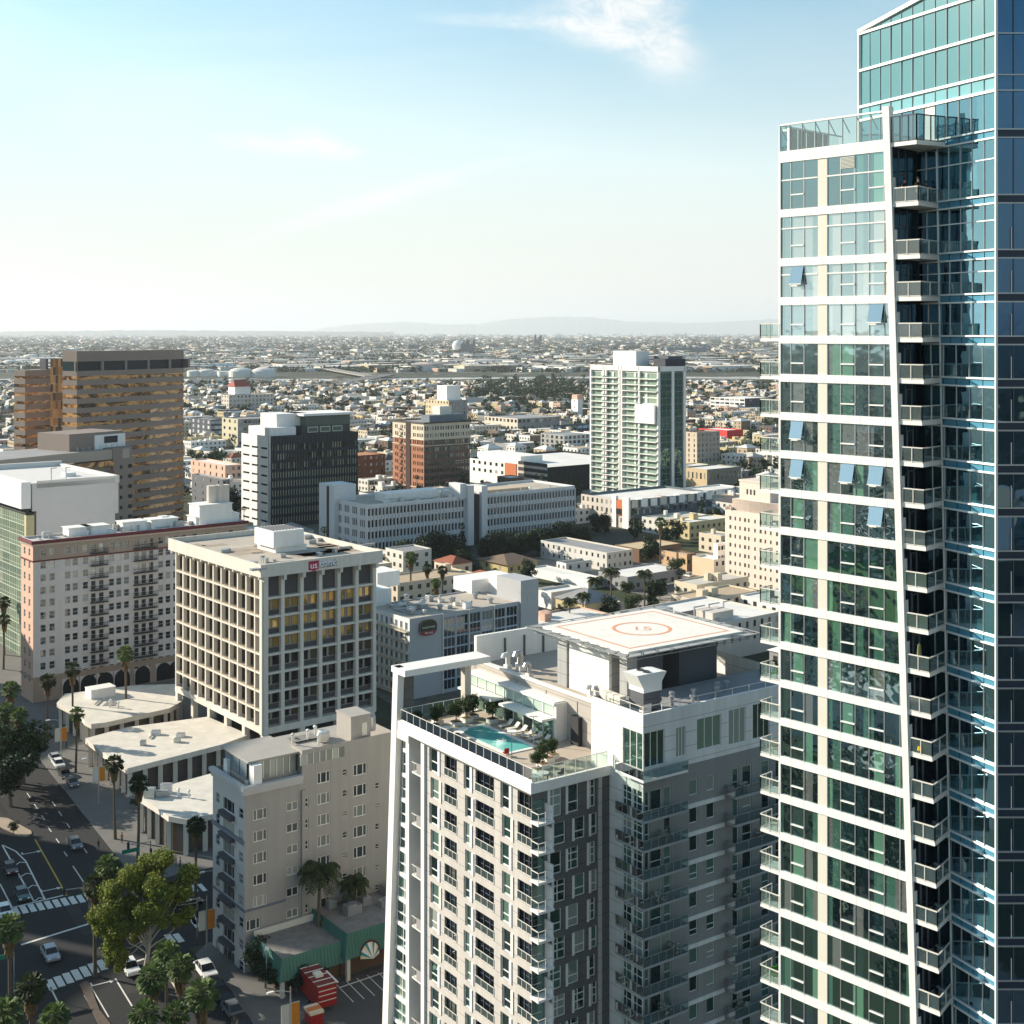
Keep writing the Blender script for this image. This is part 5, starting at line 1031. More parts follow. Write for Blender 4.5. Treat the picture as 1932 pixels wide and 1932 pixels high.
def hotel():
    near = (772.8, 1168, 310); z1 = 86 - (1168 - HY) * 310 / 2500; GRW = mat('pale grey wall', (.40, .41, .42), .9, .05, .3)
    zs = [(z1 - 1.0 - 2.5 * k - 1.9, z1 - 1.0 - 2.5 * k) for k in range(7)]
    def left(f, L, z): return [(L * (i + .12) / 9, L * (i + .62) / 9, a, b) for a, b in zs for i in range(9)]
    def right(f, L, z):
        a0, a1 = f.x(836), f.x(977); w = a1 - a0; return [(a0 + w * (i + .05) / 6, a0 + w * (i + .95) / 6, a - .35, b + .1) for a, b in zs for i in range(6)]
    T, fr, LX, LY, zz = block('city_hotel', 'white hotel with small balconies, a grey end wall with an oval sign and blue-framed windows', 'hotel', near, GR, xl=690, xr=979, wall=GRW, wallL=WHITE, left=left, right=right, lstyle='double', rstyle='bars3', gl=G_OLD, frame=mat('blue white panel', (.36, .44, .52), .7), fw=.12, roof=ROOF, parapet=.3, mark='the hotel with the oval sign')
    for (a, b) in zs:
        for i in range(9):
            u = LY - LY * (i + .37) / 9; D = MB(); D.box(-1.0, u - 1.1, a - .35, 0, u + 1.1, a - .15, 0)
            D.bar((-1.0, u - 1.1, a + .7), (-1.0, u + 1.1, a + .7), .12); D.bar((-1.0, u - 1.1, a - .2), (-1.0, u - 1.1, a + .7), .1); D.bar((-1.0, u + 1.1, a - .2), (-1.0, u + 1.1, a + .7), .1); D.bar((-1, u, a - .2), (-1, u, a + .7), .08); D.build('balcony', mat('cream balcony', (.58, .50, .40), .8), T)
    a1 = fr.x(979); a2 = fr.x(1012); b = MB(); b.box(a1, -.8, 0, a2, 9, z1 + 5.2, 0); b.box(a1 - .1, -.9, z1 + 2.2, a2 + .1, 0, z1 + 2.5, 1); b.box((a1 + a2) / 2 - .8, -.86, z1 - .2, (a1 + a2) / 2 + .2, -.8, z1 + .9, 1); b.build('stair_tower', [GRW, METAL], T)
    for x in (fr.x(836) - .15, fr.x(836) + (a1 - fr.x(836)) * .33, fr.x(836) + (a1 - fr.x(836)) * .66): b = MB(); b.box(x - .12, -.3, 0, x + .12, 0, z1); b.build('fin', PANEL, T)
    for (vx, vy, lx, ly, h, m, nm) in ((703, 1143, 5.5, 9, 4.0, WHITE, 'roof_house'), (890, 1118, 14, 8, 3.4, WHITE, 'roof_house'), (712, 1108, 7, 8, 4, WHITE, 'roof_house'), (940, 1120, 3, 4, 4.6, WHITE, 'roof_house')): q = fr.local(gp(vx, vy, z1)); roof_box(T, q.x, q.y, z1 - .3, lx, ly, h, m, nm)
    for (cx, cy) in ((455, 690), (578, 730), (705, 770), (790, 715), (890, 750), (970, 685), (490, 800), (1085, 720)): q = fr.local(gp(654.1 + .25 * cx, 955.9 + .25 * cy, z1)); b = MB(); b.lathe(q.x, q.y, [(.55, z1 - .3), (.55, z1 + .5), (.8, z1 + .55), (.8, z1 + .9), (0, z1 + 1.2)], 10); b.build('roof_vent', METAL, T)
    clutter(T, 2, 2, LX - 12, LY - 4, z1 - .3, 26, 4)
    q = fr.local(gp(703, 1143, z1)); text('Courtyard', 1.15, mat('red lettering', (.55, .06, .04), .6), T, (q.x - .06, q.y + 4.5, z1 + 2), (R(90), 0, R(-90)), 'roof_sign')
    S = obj('oval_sign', None, T, (fr.x(806), -.1, z1 - 2.6)); n = 28; rx, rz = 2.5, 1.9
    gm_ = [mat('sign green', (.015, .035, .02), .4), mat('sign red', (.25, .02, .03), .4), mat('sign rim', (.25, .16, .12), .5)]; b = MB()
    P = lambda s: [(s * rx * math.copysign(abs(math.cos(t)) ** .75, math.cos(t)), s * rz * math.copysign(abs(math.sin(t)) ** .75, math.sin(t))) for t in [2 * math.pi * k / n for k in range(n)]]
    o, i = P(1), P(.94)
    b.add([(p[0], 0, p[1]) for p in o] + [(p[0], -.5, p[1]) for p in o], [(k, k + n, (k + 1) % n + n, (k + 1) % n) for k in range(n)], 2); b.poly([(p[0], -.5, p[1]) for p in o], 2); b.poly([(p[0], -.53, max(p[1], -.75)) for p in i], 0); b.poly([(p[0], -.54, min(p[1], -.82)) for p in i], 1); b.build('sign_board', gm_, S)
    text('COURTYARD', .62, WHITE, S, (0, -.58, .1), (R(90), 0, 0), 'sign_text', .01); text('Marriott', .7, WHITE, S, (0, -.58, -1.2), (R(90), 0, 0), 'sign_text', .01, shear=.2)
hotel()
def cream_flats():
    rot = R(36.5); p0 = px(461.9, 1484, 177.5); fr = Frame(p0, rot); z1 = 25.1; LY = fr.y(401.5); LX = fr.x(742)
    WALL = mat('warm grey plaster', (.355, .33, .30), .9, .045, .25, streak=.06); WL = mat('pale grey plaster', (.48, .47, .46), .9, .05, .3)
    T = thing('old_apartment_house', 'seven-storey beige apartment house with white-framed windows and a glazed rooftop sunroom', 'apartment building', (p0.x, p0.y, 0), rot); LANDMARKS.append((520, 1480, 'the beige apartment house')); c = fr.w(LX / 2, LY / 2); FOOT.append((c.x, c.y, 22))
    V = lambda a: fr.x(301.9 + .25 * a); zr = [21.0 - 2.93 * k for k in range(7)]; ro = {'triple': [], 'double': [], 'plain': [], 'small': []}
    for k, z in enumerate(zr):
        sh = -52 if k >= 5 else 0; ro['triple'] += [(V(702 + sh), V(810 + sh), z - .75, z + .75)]
        if k < 6: ro['double'].append((V(955), V(1045), z - .6, z + .65)); ro['plain'].append((V(1080), V(1122), z - .6, z + .75))
        ro['triple'].append((V(1188), V(1285), z + .05 - .75, z + .9)); ro['triple'].append((V(1460), V(1562), z - .75, z + .9))
        for c, w in ((1395, 30), (1640, 28)): ro['small'].append((V(c - w / 2), V(c + w / 2), z - .35 + (k % 2) * .15, z + .55))
    z = zr[0] + 2.93; ro['triple'] += [(V(1188), V(1285), z - .7, z + .9), (V(1460), V(1562), z - .75, z + .9)]; ro['small'] += [(V(1380), V(1410), z - .3, z + .55)]
    allr = [o for l in ro.values() for o in l]; xs = V(1072)
    lo, lt = [], []
    for k, z in enumerate(zr + [zr[-1] - 2.93]):
        lo += [(LY * .10, LY * .22, z - .5, z + .9), (LY * .82, LY * .95, z - .5, z + .9)]; lt += [(LY * .34, LY * .68, z - .7, z + 1.0)]
    mb = MB(); facade(mb, (0, 0), (1, 0), xs, 0, z1, [o for o in allr if o[1] < xs], .18, 0); facade(mb, (xs, 0), (1, 0), LX - xs, 0, 28.4, [(o[0] - xs, o[1] - xs, o[2], o[3]) for o in allr if o[0] >= xs], .18, 0); facade(mb, (0, LY), (0, -1), LY, 0, z1, lo + lt, .15, 1)
    mb.quad((LX, 0, 0), (LX, LY, 0), (LX, LY, 28.4), (LX, 0, 28.4)); mb.quad((LX, LY, 0), (0, LY, 0), (0, LY, z1), (LX, LY, z1)); mb.quad((xs, 3.4, z1 - .7), (xs, 0, z1 - .7), (xs, 0, 28.4), (xs, 3.4, 28.4))
    mb.box(xs - .15, -.35, 0, xs + .35, .0, 23, 0); mb.build('wall', [WALL, WL], T)
    FRM = mat('cream window frame', (.72, .69, .61), .6)
    for st in ('triple', 'double', 'plain'): place_windows(T, (0, 0), (1, 0), ro[st], .18, [FRM, G_OLD], 'triple' if st == 'triple' else ('double' if st == 'double' else 'sash'), fw=.13)
    place_windows(T, (0, 0), (1, 0), ro['small'], .18, [FRM, G_OLD], 'sash', name='small_window', fw=.07)
    place_windows(T, (0, LY), (0, -1), lo, .15, [WL, G_OLD], 'sash', name='side_window', fw=.08); place_windows(T, (0, LY), (0, -1), lt, .15, [WL, G_OLD], 'triple', name='side_window', fw=.08)
    for z in zr: b = MB(); y = LY * .49; b.box(-.75, LY - LY * .70, z - 1.35, 0, LY - LY * .32, z - .75); b.build('planter_ledge', mat('slate ledge', (.07, .075, .085), .7), T)
    r = MB(); r.quad((.3, .3, z1 - .7), (LX - .3, .3, z1 - .7), (LX - .3, LY - .3, z1 - .7), (.3, LY - .3, z1 - .7)); r.build('roof', mat('blue grey roof', (.30, .32, .35), .8, .12, .3), T)
    b = MB(); b.box(-.5, -.5, z1 - .5, xs, .3, z1 + .05); b.box(-.5, .3, z1 - .5, .3, LY + .3, z1 + .05); b.box(-.3, -.3, z1 - 1.1, xs, 0, z1 - .5); b.box(-.3, 0, z1 - 1.1, 0, LY, z1 - .5); b.build('cornice', WL, T)
    b = MB(); b.box(-.12, -.12, 8.3, 6, 0, 8.6); b.box(-.12, 0, 8.3, 0, LY, 8.6); b.box(-.25, 0, 17.3, 0, LY, 17.8); b.build('string_course', mat('slate course', (.16, .17, .20), .8), T)
    x0 = fr.x(470, (0, 1.3)); b = MB(); zs_ = 27.8; b.box(x0, 1.3, z1 - .7, xs, LY - .8, z1 + .2, 0); b.box(x0 - .35, .9, zs_, xs, LY - .5, zs_ + .25, 1); b.box(x0 + .3, 1.9, z1 + .2, xs, LY - 1.2, zs_, 0); b.box(xs, .35, z1 - .7, LX - 3.4, LY - .8, zs_, 0); b.build('penthouse', [WALL, mat('tan slate roof', (.34, .32, .29), .9, .12, .4)], T)
    for k in range(14):
        a = x0 + .1 + k * (fr.x(640, (0, 1.3)) - x0) / 14; w = MB(); wd = (fr.x(640, (0, 1.3)) - x0) / 14
        if a + wd < xs + .3: yy = 1.3; zb = z1 + .2
        else: yy = -.03; zb = 26.35
        w.quad((a, yy, zb), (a + wd, yy, zb), (a + wd, yy, zs_), (a, yy, zs_), 1); w.bar((a, yy - .03, zb), (a, yy - .03, zs_), .12); w.build('sunroom_pane', [FRM, mat('sunroom pane', (.30, .31, .27), .25, rnd_amt=.5)], T)
    w = MB()
    for k in range(3): a = 2.0 + k * 2.4; w.quad((x0 - .03, a + 2.2, z1 + .2), (x0 - .03, a, z1 + .2), (x0 - .03, a, zs_), (x0 - .03, a + 2.2, zs_))
    w.build('sunroom_side', mat('blue sunroom pane', (.20, .24, .27), .25), T)
    clutter(T, 9, 1.5, LX - 8, LY - 3, 28.05, 10, 6); clutter(T, 1, 1, 4, LY - 2, z1 - .7, 5, 7)
    q = fr.local(gp(479, 1482, z1)); b = MB(); b.box(q.x, q.y, z1 - .7, q.x + 1.2, q.y + 1.2, z1 + 2.6); b.build('chimney', WHITE, T); q = fr.local(gp(428, 1440, z1)); roof_box(T, .8, LY - 3, z1 - .7, 1.2, 1.2, 2.2, WHITE, 'chimney')
    b = MB(); b.box(LX - 6.4, 1.0, 25, LX - 3.2, 5.2, 31.2, 0); b.box(LX - 6.5, .9, 31.2, LX - 3.1, 5.3, 31.4, 0); b.box(LX - 4.6, .94, 28.4, LX - 3.8, 1.0, 30.2, 1); b.build('stair_house', [WALL, PANEL], T)
    b = MB(); b.lathe(LX - 2.2, 2.6, [(.7, 28.4), (.7, 30.4), (.0, 30.9)], 12); b.build('water_tank', METAL, T)
cream_flats()
# ---------------------------------------------------------------- smaller named buildings of the middle distance
TANR = mat('sandy roof', (.52, .40, .25), .9, .12, .2); BROWNW = mat('brown wall', (.16, .095, .06), .9, .1, .4); TANW = mat('tan render', (.55, .37, .22), .9, .07, .3)
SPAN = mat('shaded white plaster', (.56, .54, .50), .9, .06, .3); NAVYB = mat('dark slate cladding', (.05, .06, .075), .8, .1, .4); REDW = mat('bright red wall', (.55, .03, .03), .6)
def small(name, label, near, xl, xr, zb, wl, wr, roof=None, nl=0, nr=0, fl=1, rot=GR, pitch=3.3, hh=1.5, ww=1.2, par=.6, mark=None, Ly=None, gl=None, depth=.12, top=.9, style='bare'):
    """zb: pixel y of the ground at the near corner decides the distance; near = (x, y of roof corner)."""
    Y = H * F / (zb - HY); z1 = px(near[0], near[1], Y).z
    zs = [(z1 - top - pitch * k - hh, z1 - top - pitch * k) for k in range(fl)]
    f = lambda n: (lambda fr, L, z: [(L * (i + .5) / n - ww / 2, L * (i + .5) / n + ww / 2, a, b) for a, b in zs for i in range(n)] if n else [])
    return block(name, label, 'building', (near[0], near[1], Y), rot, xl=xl, xr=xr, Ly=Ly, wall=wr, wallL=wl, roof=roof or ROOF_WHITE, left=f(nl), right=f(nr), lstyle=style, rstyle=style, gl=gl or G_OLD, frame=SASHF, parapet=par, depth=depth, mark=mark)
T, fr, LX, LY, z1 = small('cream_apartment_block', 'long cream block with five window rows and a white red-roofed penthouse', (432, 745.5), 417.8, 516, 773.8, CREAM, CREAM, nl=3, nr=12, fl=5, pitch=4.6, hh=2.2, ww=2.0, mark='the red-penthouse cream block')
b = MB(); b.box(LX * .2, 8, z1, LX * .55, 24, z1 + 9, 0); b.add([(LX * .18, 6, z1 + 9), (LX * .57, 6, z1 + 9), (LX * .57, 26, z1 + 9), (LX * .18, 26, z1 + 9), (LX * .25, 16, z1 + 16), (LX * .5, 16, z1 + 16)], ((0, 1, 5, 4), (1, 2, 5), (2, 3, 4, 5), (3, 0, 4)), 1); b.build('penthouse', [WHITE, mat('red tile roof', (.30, .05, .03), .8)], T)
small('beige_office', 'beige low office with two rows of paired windows, left behind the dark navy office', (448.7, 791), 418.7, 523, 850.5, mat('beige panel', (.52, .47, .33), .9, .08, .3), GREY, ROOF_GREY, nl=3, nr=8, fl=4, pitch=5.2, hh=2.2, ww=3.0, mark='the beige low office')
small('navy_flats', 'dark navy flats with stacked white balconies beside the brown banded tower', (398, 792), 360, 419, 838, NAVYB, NAVYB, ROOF_GREY, nl=4, nr=3, fl=4, pitch=4, hh=2.4, ww=3.4, gl=mat('pale balcony front', (.42, .44, .45), .8, rnd_amt=.5))
small('blue_sign_store', 'low store with a long bright blue panel under the roof edge', (440, 777), 425, 505, 787, BROWNW, mat('blue panel', (.10, .30, .48), .6), ROOF_WHITE)
T, fr, LX, LY, z1 = small('cream_tower_block', 'cream block with a small square tower, standing behind the brick block', (846.5, 756), 803, 882, 800, mat('warm cream render', (.58, .48, .31), .9, .06, .3), GREY, nl=8, nr=3, fl=3, pitch=5, hh=2.2, ww=1.8, mark='the square-towered cream block')
roof_box(T, 6, LY * .3, z1 - .5, 16, 16, 14, WHITE, 'roof_tower'); b = MB(); b.box(-.4, LY * .1, z1 - 26, 0, LY * .15, z1 - 12); b.build('red_banner', REDW, T)
small('pale_flats', 'wide pale two-storey block with paired windows, left of the green condominium tower', (976.6, 790), 914, 1056, 818.8, mat('pale buff render', (.60, .52, .42), .9, .06, .3), GREY, ROOF_GREY, nl=9, nr=10, fl=2, pitch=6, hh=2.6, ww=3.0, mark='the wide pale flats')
T, fr, LX, LY, z1 = small('white_lift_tower', 'narrow white tower with a salmon cap beside the green condominium tower', (1090, 754), 1078, 1099, 792, WHITE, WHITE, nl=1, nr=0, fl=4, pitch=6)
roof_box(T, 2, 3, z1 - .5, 8, 8, 5, SALMON, 'cap')
small('dark_glass_block', 'low dark glass block just left of the green condominium tower', (1044, 803), 1038, 1118, 826, NAVYB, NAVYB, ROOF_WHITE, nr=8, fl=2, gl=G_NAVY, ww=5, hh=2.6, pitch=4.5)
small('grey_white_flats', 'grey and white flats with boxy bays left of the green tower foot', (1064, 821), 1020, 1120, 850, mat('grey box cladding', (.33, .32, .30), .9, .07, .3), WHITE, ROOF_GREY, nl=5, nr=7, fl=3, pitch=3.4, hh=2.2, ww=2.6)
small('canopy_store', 'store with a flat white canopy roof before the wide pale block', (960, 838), 934, 1020, 856, GREY, GREY, ROOF_WHITE, nr=0)
T, fr, LX, LY, z1 = small('wrapped_block', 'white courtyard block wrapped in black netting along its right side', (1033, 882), 879, 1219, 931, WHITE, mat('black netting', (.018, .02, .022), .9, .15, .5), ROOF_WHITE, nl=14, nr=0, fl=2, pitch=4.2, hh=1.9, ww=2.2, par=1.0, mark='the black-wrapped white block')
b = MB(); b.box(-.3, LY * .36, 2, 0, LY * .50, z1 - .2, 0)
for k in range(4): b.box(-.25, 0, 2.2 + k * 3.4, -.05, LY * .34, 3.6 + k * 3.4, 1); b.box(-.2, 0, 3.6 + k * 3.4, -.05, LY * .34, 5.5 + k * 3.4, 2)
b.build('unfinished_bays', [mat('orange panel', (.52, .16, .06), .8, .25, .8), mat('buff floor edge', (.55, .47, .38), .9), DARK], T); roof_box(T, 8, LY * .45, z1 - 1, 16, 40, 4, WHITE, 'roof_house')
n = MB()
for k in range(24): n.bar((LX * k / 24, -.12, 0), (LX * k / 24, -.12, z1 - .2), .12)
n.build('scaffold_pole', mat('dark scaffold', (.03, .033, .036), .8), T)
T, fr, LX, LY, z1 = small('row_houses', 'row of white and dark grey town houses with orange corner bay', (1186, 944.5), 1096.5, 1343.8, 998, CREAM, mat('blue grey cladding', (.11, .135, .15), .9, .08, .3), ROOF_WHITE, nl=10, nr=14, fl=3, pitch=3.6, hh=2.0, ww=1.3, par=1.0, mark='the orange-bayed row houses')
b = MB(); b.box(-.5, -.5, 0, .6, 3.5, z1 + 1.2, 0); b.box(-.6, 7.5, 0, .8, 10.2, z1 + 1.4, 0); b.box(-.5, 3.5, 5.5, .5, 7.5, z1 - .2, 1); b.box(-.6, 3.8, 5.8, -.5, 7.2, 8.4, 2); b.build('corner_bay', [WHITE, mat('orange panel', (.52, .16, .06), .8), G_OLD], T)
for k in range(9):
    b = MB(); x = LX * (k + .25) / 9; b.box(x, -.5, z1 - 3.4, x + LX / 14, 3.5, z1 + (.4 if k % 2 else -.2), 0); b.box(x + LX / 30, -1.0, z1 - 4.2, x + LX / 11, -.1, z1 - 3.5, 1); b.box(x + .6, -.55, 1.5, x + 2.6, -.02, 4.5, 2); b.build('house_bay', [WHITE if k % 3 else CREAM, GREY, [mat('dark red door', (.12, .02, .015), .7), WHITE][k % 2]], T)
small('white_long_roof', 'long white flat-roofed building behind the row houses', (1275, 932), 1232, 1400, 950, WHITE, WHITE, ROOF_WHITE, nl=2, nr=6, fl=1)
small('white_corner_house', 'tall white corner house at the far end of the row houses', (1330, 958), 1300, 1380, 982, WHITE, GREY, ROOF_WHITE, nr=5, fl=2, pitch=4)
small('tan_hall', 'low hall with a sandy roof and dark brown side wall', (1206, 1036), 1160, 1285, 1062, BROWNW, mat('brick brown wall', (.24, .14, .085), .9, .1, .5), TANR, nl=0, nr=0, par=.15)
small('orange_store', 'small orange-tan store with a grey roof left of the pink block', (1296, 1046), 1245, 1313, 1078, TANW, BROWNW, ROOF, nl=5, nr=2, fl=1, top=2.0, mark='the orange-tan store')
small('cream_store', 'small plain cream store in front of the pink block', (1347, 1056), 1306, 1370, 1092, mat('pale apricot wall', (.62, .48, .33), .9, .06, .3), SPAN, ROOF_WHITE, nl=0, nr=2, fl=1)
small('white_stair_house', 'narrow white house with red-shuttered windows against the pink block', (1354, 1026), 1346, 1372, 1088, WHITE, WHITE, nr=3, fl=3, pitch=3.4)
small('spanish_flats', 'two-storey white plaster flats with arched windows and a grey roof', (1145, 1043), 1020, 1194, 1078, SPAN, mat('cream plaster', (.60, .55, .46), .9, .05, .3), ROOF_GREY, nl=12, nr=5, fl=2, pitch=3.2, hh=1.4, ww=1.0, par=.5, mark='the white plaster flats')
small('white_annex', 'small white annex with a parapet before the plaster flats', (1068, 1063), 1050, 1116, 1084, WHITE, SPAN, ROOF_GREY, nl=2, nr=3, fl=1, par=.7)
small('white_roof_hall', 'low hall with a long white roof and curved end, below the plaster flats', (1110, 1094), 1000, 1140, 1112, WHITE, SPAN, ROOF_WHITE, nr=3, fl=1, par=.4)
small('white_roof_shed', 'low cream shed with rows of roof vents behind the helipad', (1140, 1140), 1012, 1172, 1166, mat('pale apricot wall', (.62, .48, .33), .9), SPAN, ROOF_WHITE, nl=6, nr=3, fl=1, par=.4, mark='the vented cream shed')
small('flat_white_store', 'flat white store between hotel stair tower and helipad', (1040, 1118), 1012, 1100, 1150, WHITE, SPAN, ROOF_WHITE, nr=0)
T, fr, LX, LY, z1 = small('courtyard_hall', 'white-roofed hall with a dark open courtyard behind the helipad', (1300, 1188), 1160, 1472, 1262, SPAN, CREAM, ROOF_WHITE, nl=0, nr=12, fl=2, pitch=3.2, hh=1.7, ww=1.0, par=.5, mark='the white courtyard hall')
b = MB(); b.box(LX * .18, LY * .30, z1 - .45, LX * .72, LY * .62, z1 - .3); b.build('courtyard_shade', DARK, T); roof_box(T, 2, LY * .42, z1 - .5, 4, 4, 3.5, METAL); roof_box(T, 12, 3, z1 - .5, 8, 6, 2.6, CREAM, 'roof_house')  # flat dark sheet on the roof paints the courtyard's shade
for k in range(7): roof_box(T, 4 + rnd.random() * LX * .6, 2 + rnd.random() * LY * .2, z1 - .5, 1.5, 1.2, 1.0, METAL)
q = MB()
for k in range(3): x = LX * (.3 + .16 * k); q.bar((x, LY * .3, z1 - .4), (x, LY * .3, z1 + 3.2), .3); q.bar((x, LY * .3, z1 + 3.0), (x + 4, LY * .3, z1 + 3.0), .3)
q.build('roof_gantry', METAL, T)
T, fr, LX, LY, z1 = small('yellow_house', 'dull yellow house under a broad brown hipped roof', (958, 1066), 905, 1014, 1085, mat('dull yellow wall', (.46, .38, .18), .9, .06, .4), mat('dull yellow wall', (.46, .38, .18), .9), BROWNW, nl=2, nr=4, fl=1)
b = MB(); o = 1.0; b.add([(-o, -o, z1), (LX + o, -o, z1), (LX + o, LY + o, z1), (-o, LY + o, z1), (LX * .35, LY / 2, z1 + 2.4), (LX * .65, LY / 2, z1 + 2.4)], ((0, 1, 5, 4), (1, 2, 5), (2, 3, 4, 5), (3, 0, 4)), 0); b.build('hip_roof', mat('brown shingle', (.17, .12, .085), .9, .15, .5), T)
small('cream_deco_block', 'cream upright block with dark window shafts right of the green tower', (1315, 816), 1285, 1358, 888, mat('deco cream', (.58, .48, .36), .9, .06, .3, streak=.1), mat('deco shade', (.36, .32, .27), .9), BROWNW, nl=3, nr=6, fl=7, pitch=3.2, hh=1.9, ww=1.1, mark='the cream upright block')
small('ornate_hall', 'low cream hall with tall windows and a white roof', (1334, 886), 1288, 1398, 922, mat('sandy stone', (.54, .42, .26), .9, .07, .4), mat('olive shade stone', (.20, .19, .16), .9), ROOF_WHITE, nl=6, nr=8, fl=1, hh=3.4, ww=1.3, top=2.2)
T, fr, LX, LY, z1 = small('red_wall_store', 'store with a bright red wall under a curved white roof', (1372, 812), 1318, 1402, 842, REDW, REDW, ROOF_WHITE, nl=0, nr=0)
small('white_balcony_flats', 'white flats with long balcony rows and dark glass end', (1405, 752), 1340, 1462, 780, WHITE, NAVYB, ROOF_WHITE, nl=7, nr=3, fl=4, pitch=4, hh=2.2, ww=6, mark='the white balcony flats')
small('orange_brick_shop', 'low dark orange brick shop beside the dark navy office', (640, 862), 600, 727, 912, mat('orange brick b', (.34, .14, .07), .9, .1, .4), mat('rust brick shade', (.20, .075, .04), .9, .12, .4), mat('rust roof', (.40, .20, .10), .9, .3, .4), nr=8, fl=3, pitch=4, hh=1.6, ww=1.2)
small('salmon_flats', 'salmon pink flats with bay windows right of the brown tower', (425, 878), 360, 456, 924, SALMON, SALMON, ROOF_WHITE, nl=6, nr=3, fl=2, pitch=4, hh=2, ww=1.6, mark='the salmon flats')
small('shaded_flats', 'dark grey flats in deep shade below the salmon flats', (420, 905), 362, 434, 962, DGREY, GREY, ROOF_GREY, nl=4, nr=2, fl=4, pitch=3.4)
small('long_grey_roof', 'low block with a blue roof left of the brick block', (905, 875), 800, 940, 905, WHITE, mat('pale blue wall', (.35, .42, .48), .8), ROOF_WHITE, nr=6, fl=1)
# ---------------------------------------------------------------- the bank's low pavilions along the street
def pavilion(name, label, pts, z, thick, cols, walls, mark=None):
    P = [gp(x, y, z) for x, y in pts]; c = sum((Vector((p.x, p.y)) for p in P), Vector((0, 0))) / len(P)
    T = thing(name, label, 'pavilion', (c.x, c.y, 0)); L = [(p.x - c.x, p.y - c.y) for p in P]
    b = MB(); b.prism(L, z - thick, z, 0, 1); b.build('roof_slab', [CONCRETE, mat('pale stained roof', (.60, .56, .49), .9, .2, .35)], T)
    b = MB(); W_ = [(x * .84, y * .84) for x, y in L]; b.prism(W_, 0, z - thick); b.build('glass_wall', mat('lobby wall', (.10, .09, .075), .4, .2, .6), T)
    for k, (a, d) in enumerate(zip(L, L[1:] + L[:1])):
        a, d = Vector(a), Vector(d); n = max(1, round((d - a).length / 3.6))
        for i in range(n):
            q = a.lerp(d, i / n) * .93; w = MB(); w.box(q.x - .35, q.y - .35, 0, q.x + .35, q.y + .35, z - thick); w.build('column', CONCRETE, T)
    clutter(T, -6, -4, 4, 4, z, 5, int(c.x * 7) % 97); FOOT.append((c.x, c.y, 12)); return T
pavilion('bank_pavilion', 'farthest low pavilion with a rounded pale roof, beside the long apartment block', [(107, 1326), (122, 1309), (252, 1293), (345, 1290), (345, 1322), (320, 1336), (200, 1363), (172, 1366), (160, 1360), (150, 1347)], 5.6, 1.0, 0, 0)
T = pavilion('bank_pavilion', 'middle low pavilion with a broad pale roof, in front of the bank block', [(161, 1393), (240, 1372), (392, 1352), (470, 1386), (420, 1404), (240, 1450), (215, 1436)], 5.6, 1.0, 0, 0)
pavilion('bank_pavilion', 'nearest low pavilion with a swept pale roof, next to the beige apartment house', [(262, 1503), (280, 1497), (330, 1478), (410, 1456), (430, 1530), (352, 1546), (318, 1540), (295, 1524)], 6.2, .9, 0, 0)
def onroof(vx, vy, z): q = gp(vx, vy, z); return (q.x, q.y, z)
t = thing('roof_unit_box', 'white box-shaped roof unit on the farthest low pavilion', 'roof unit', onroof(172, 1320, 5.6), GR); b = MB(); b.box(0, 0, 0, 5.5, 3.5, 1.9); b.box(-.1, -.1, 1.9, 5.6, 3.6, 2.05); b.build('casing', WHITE, t)
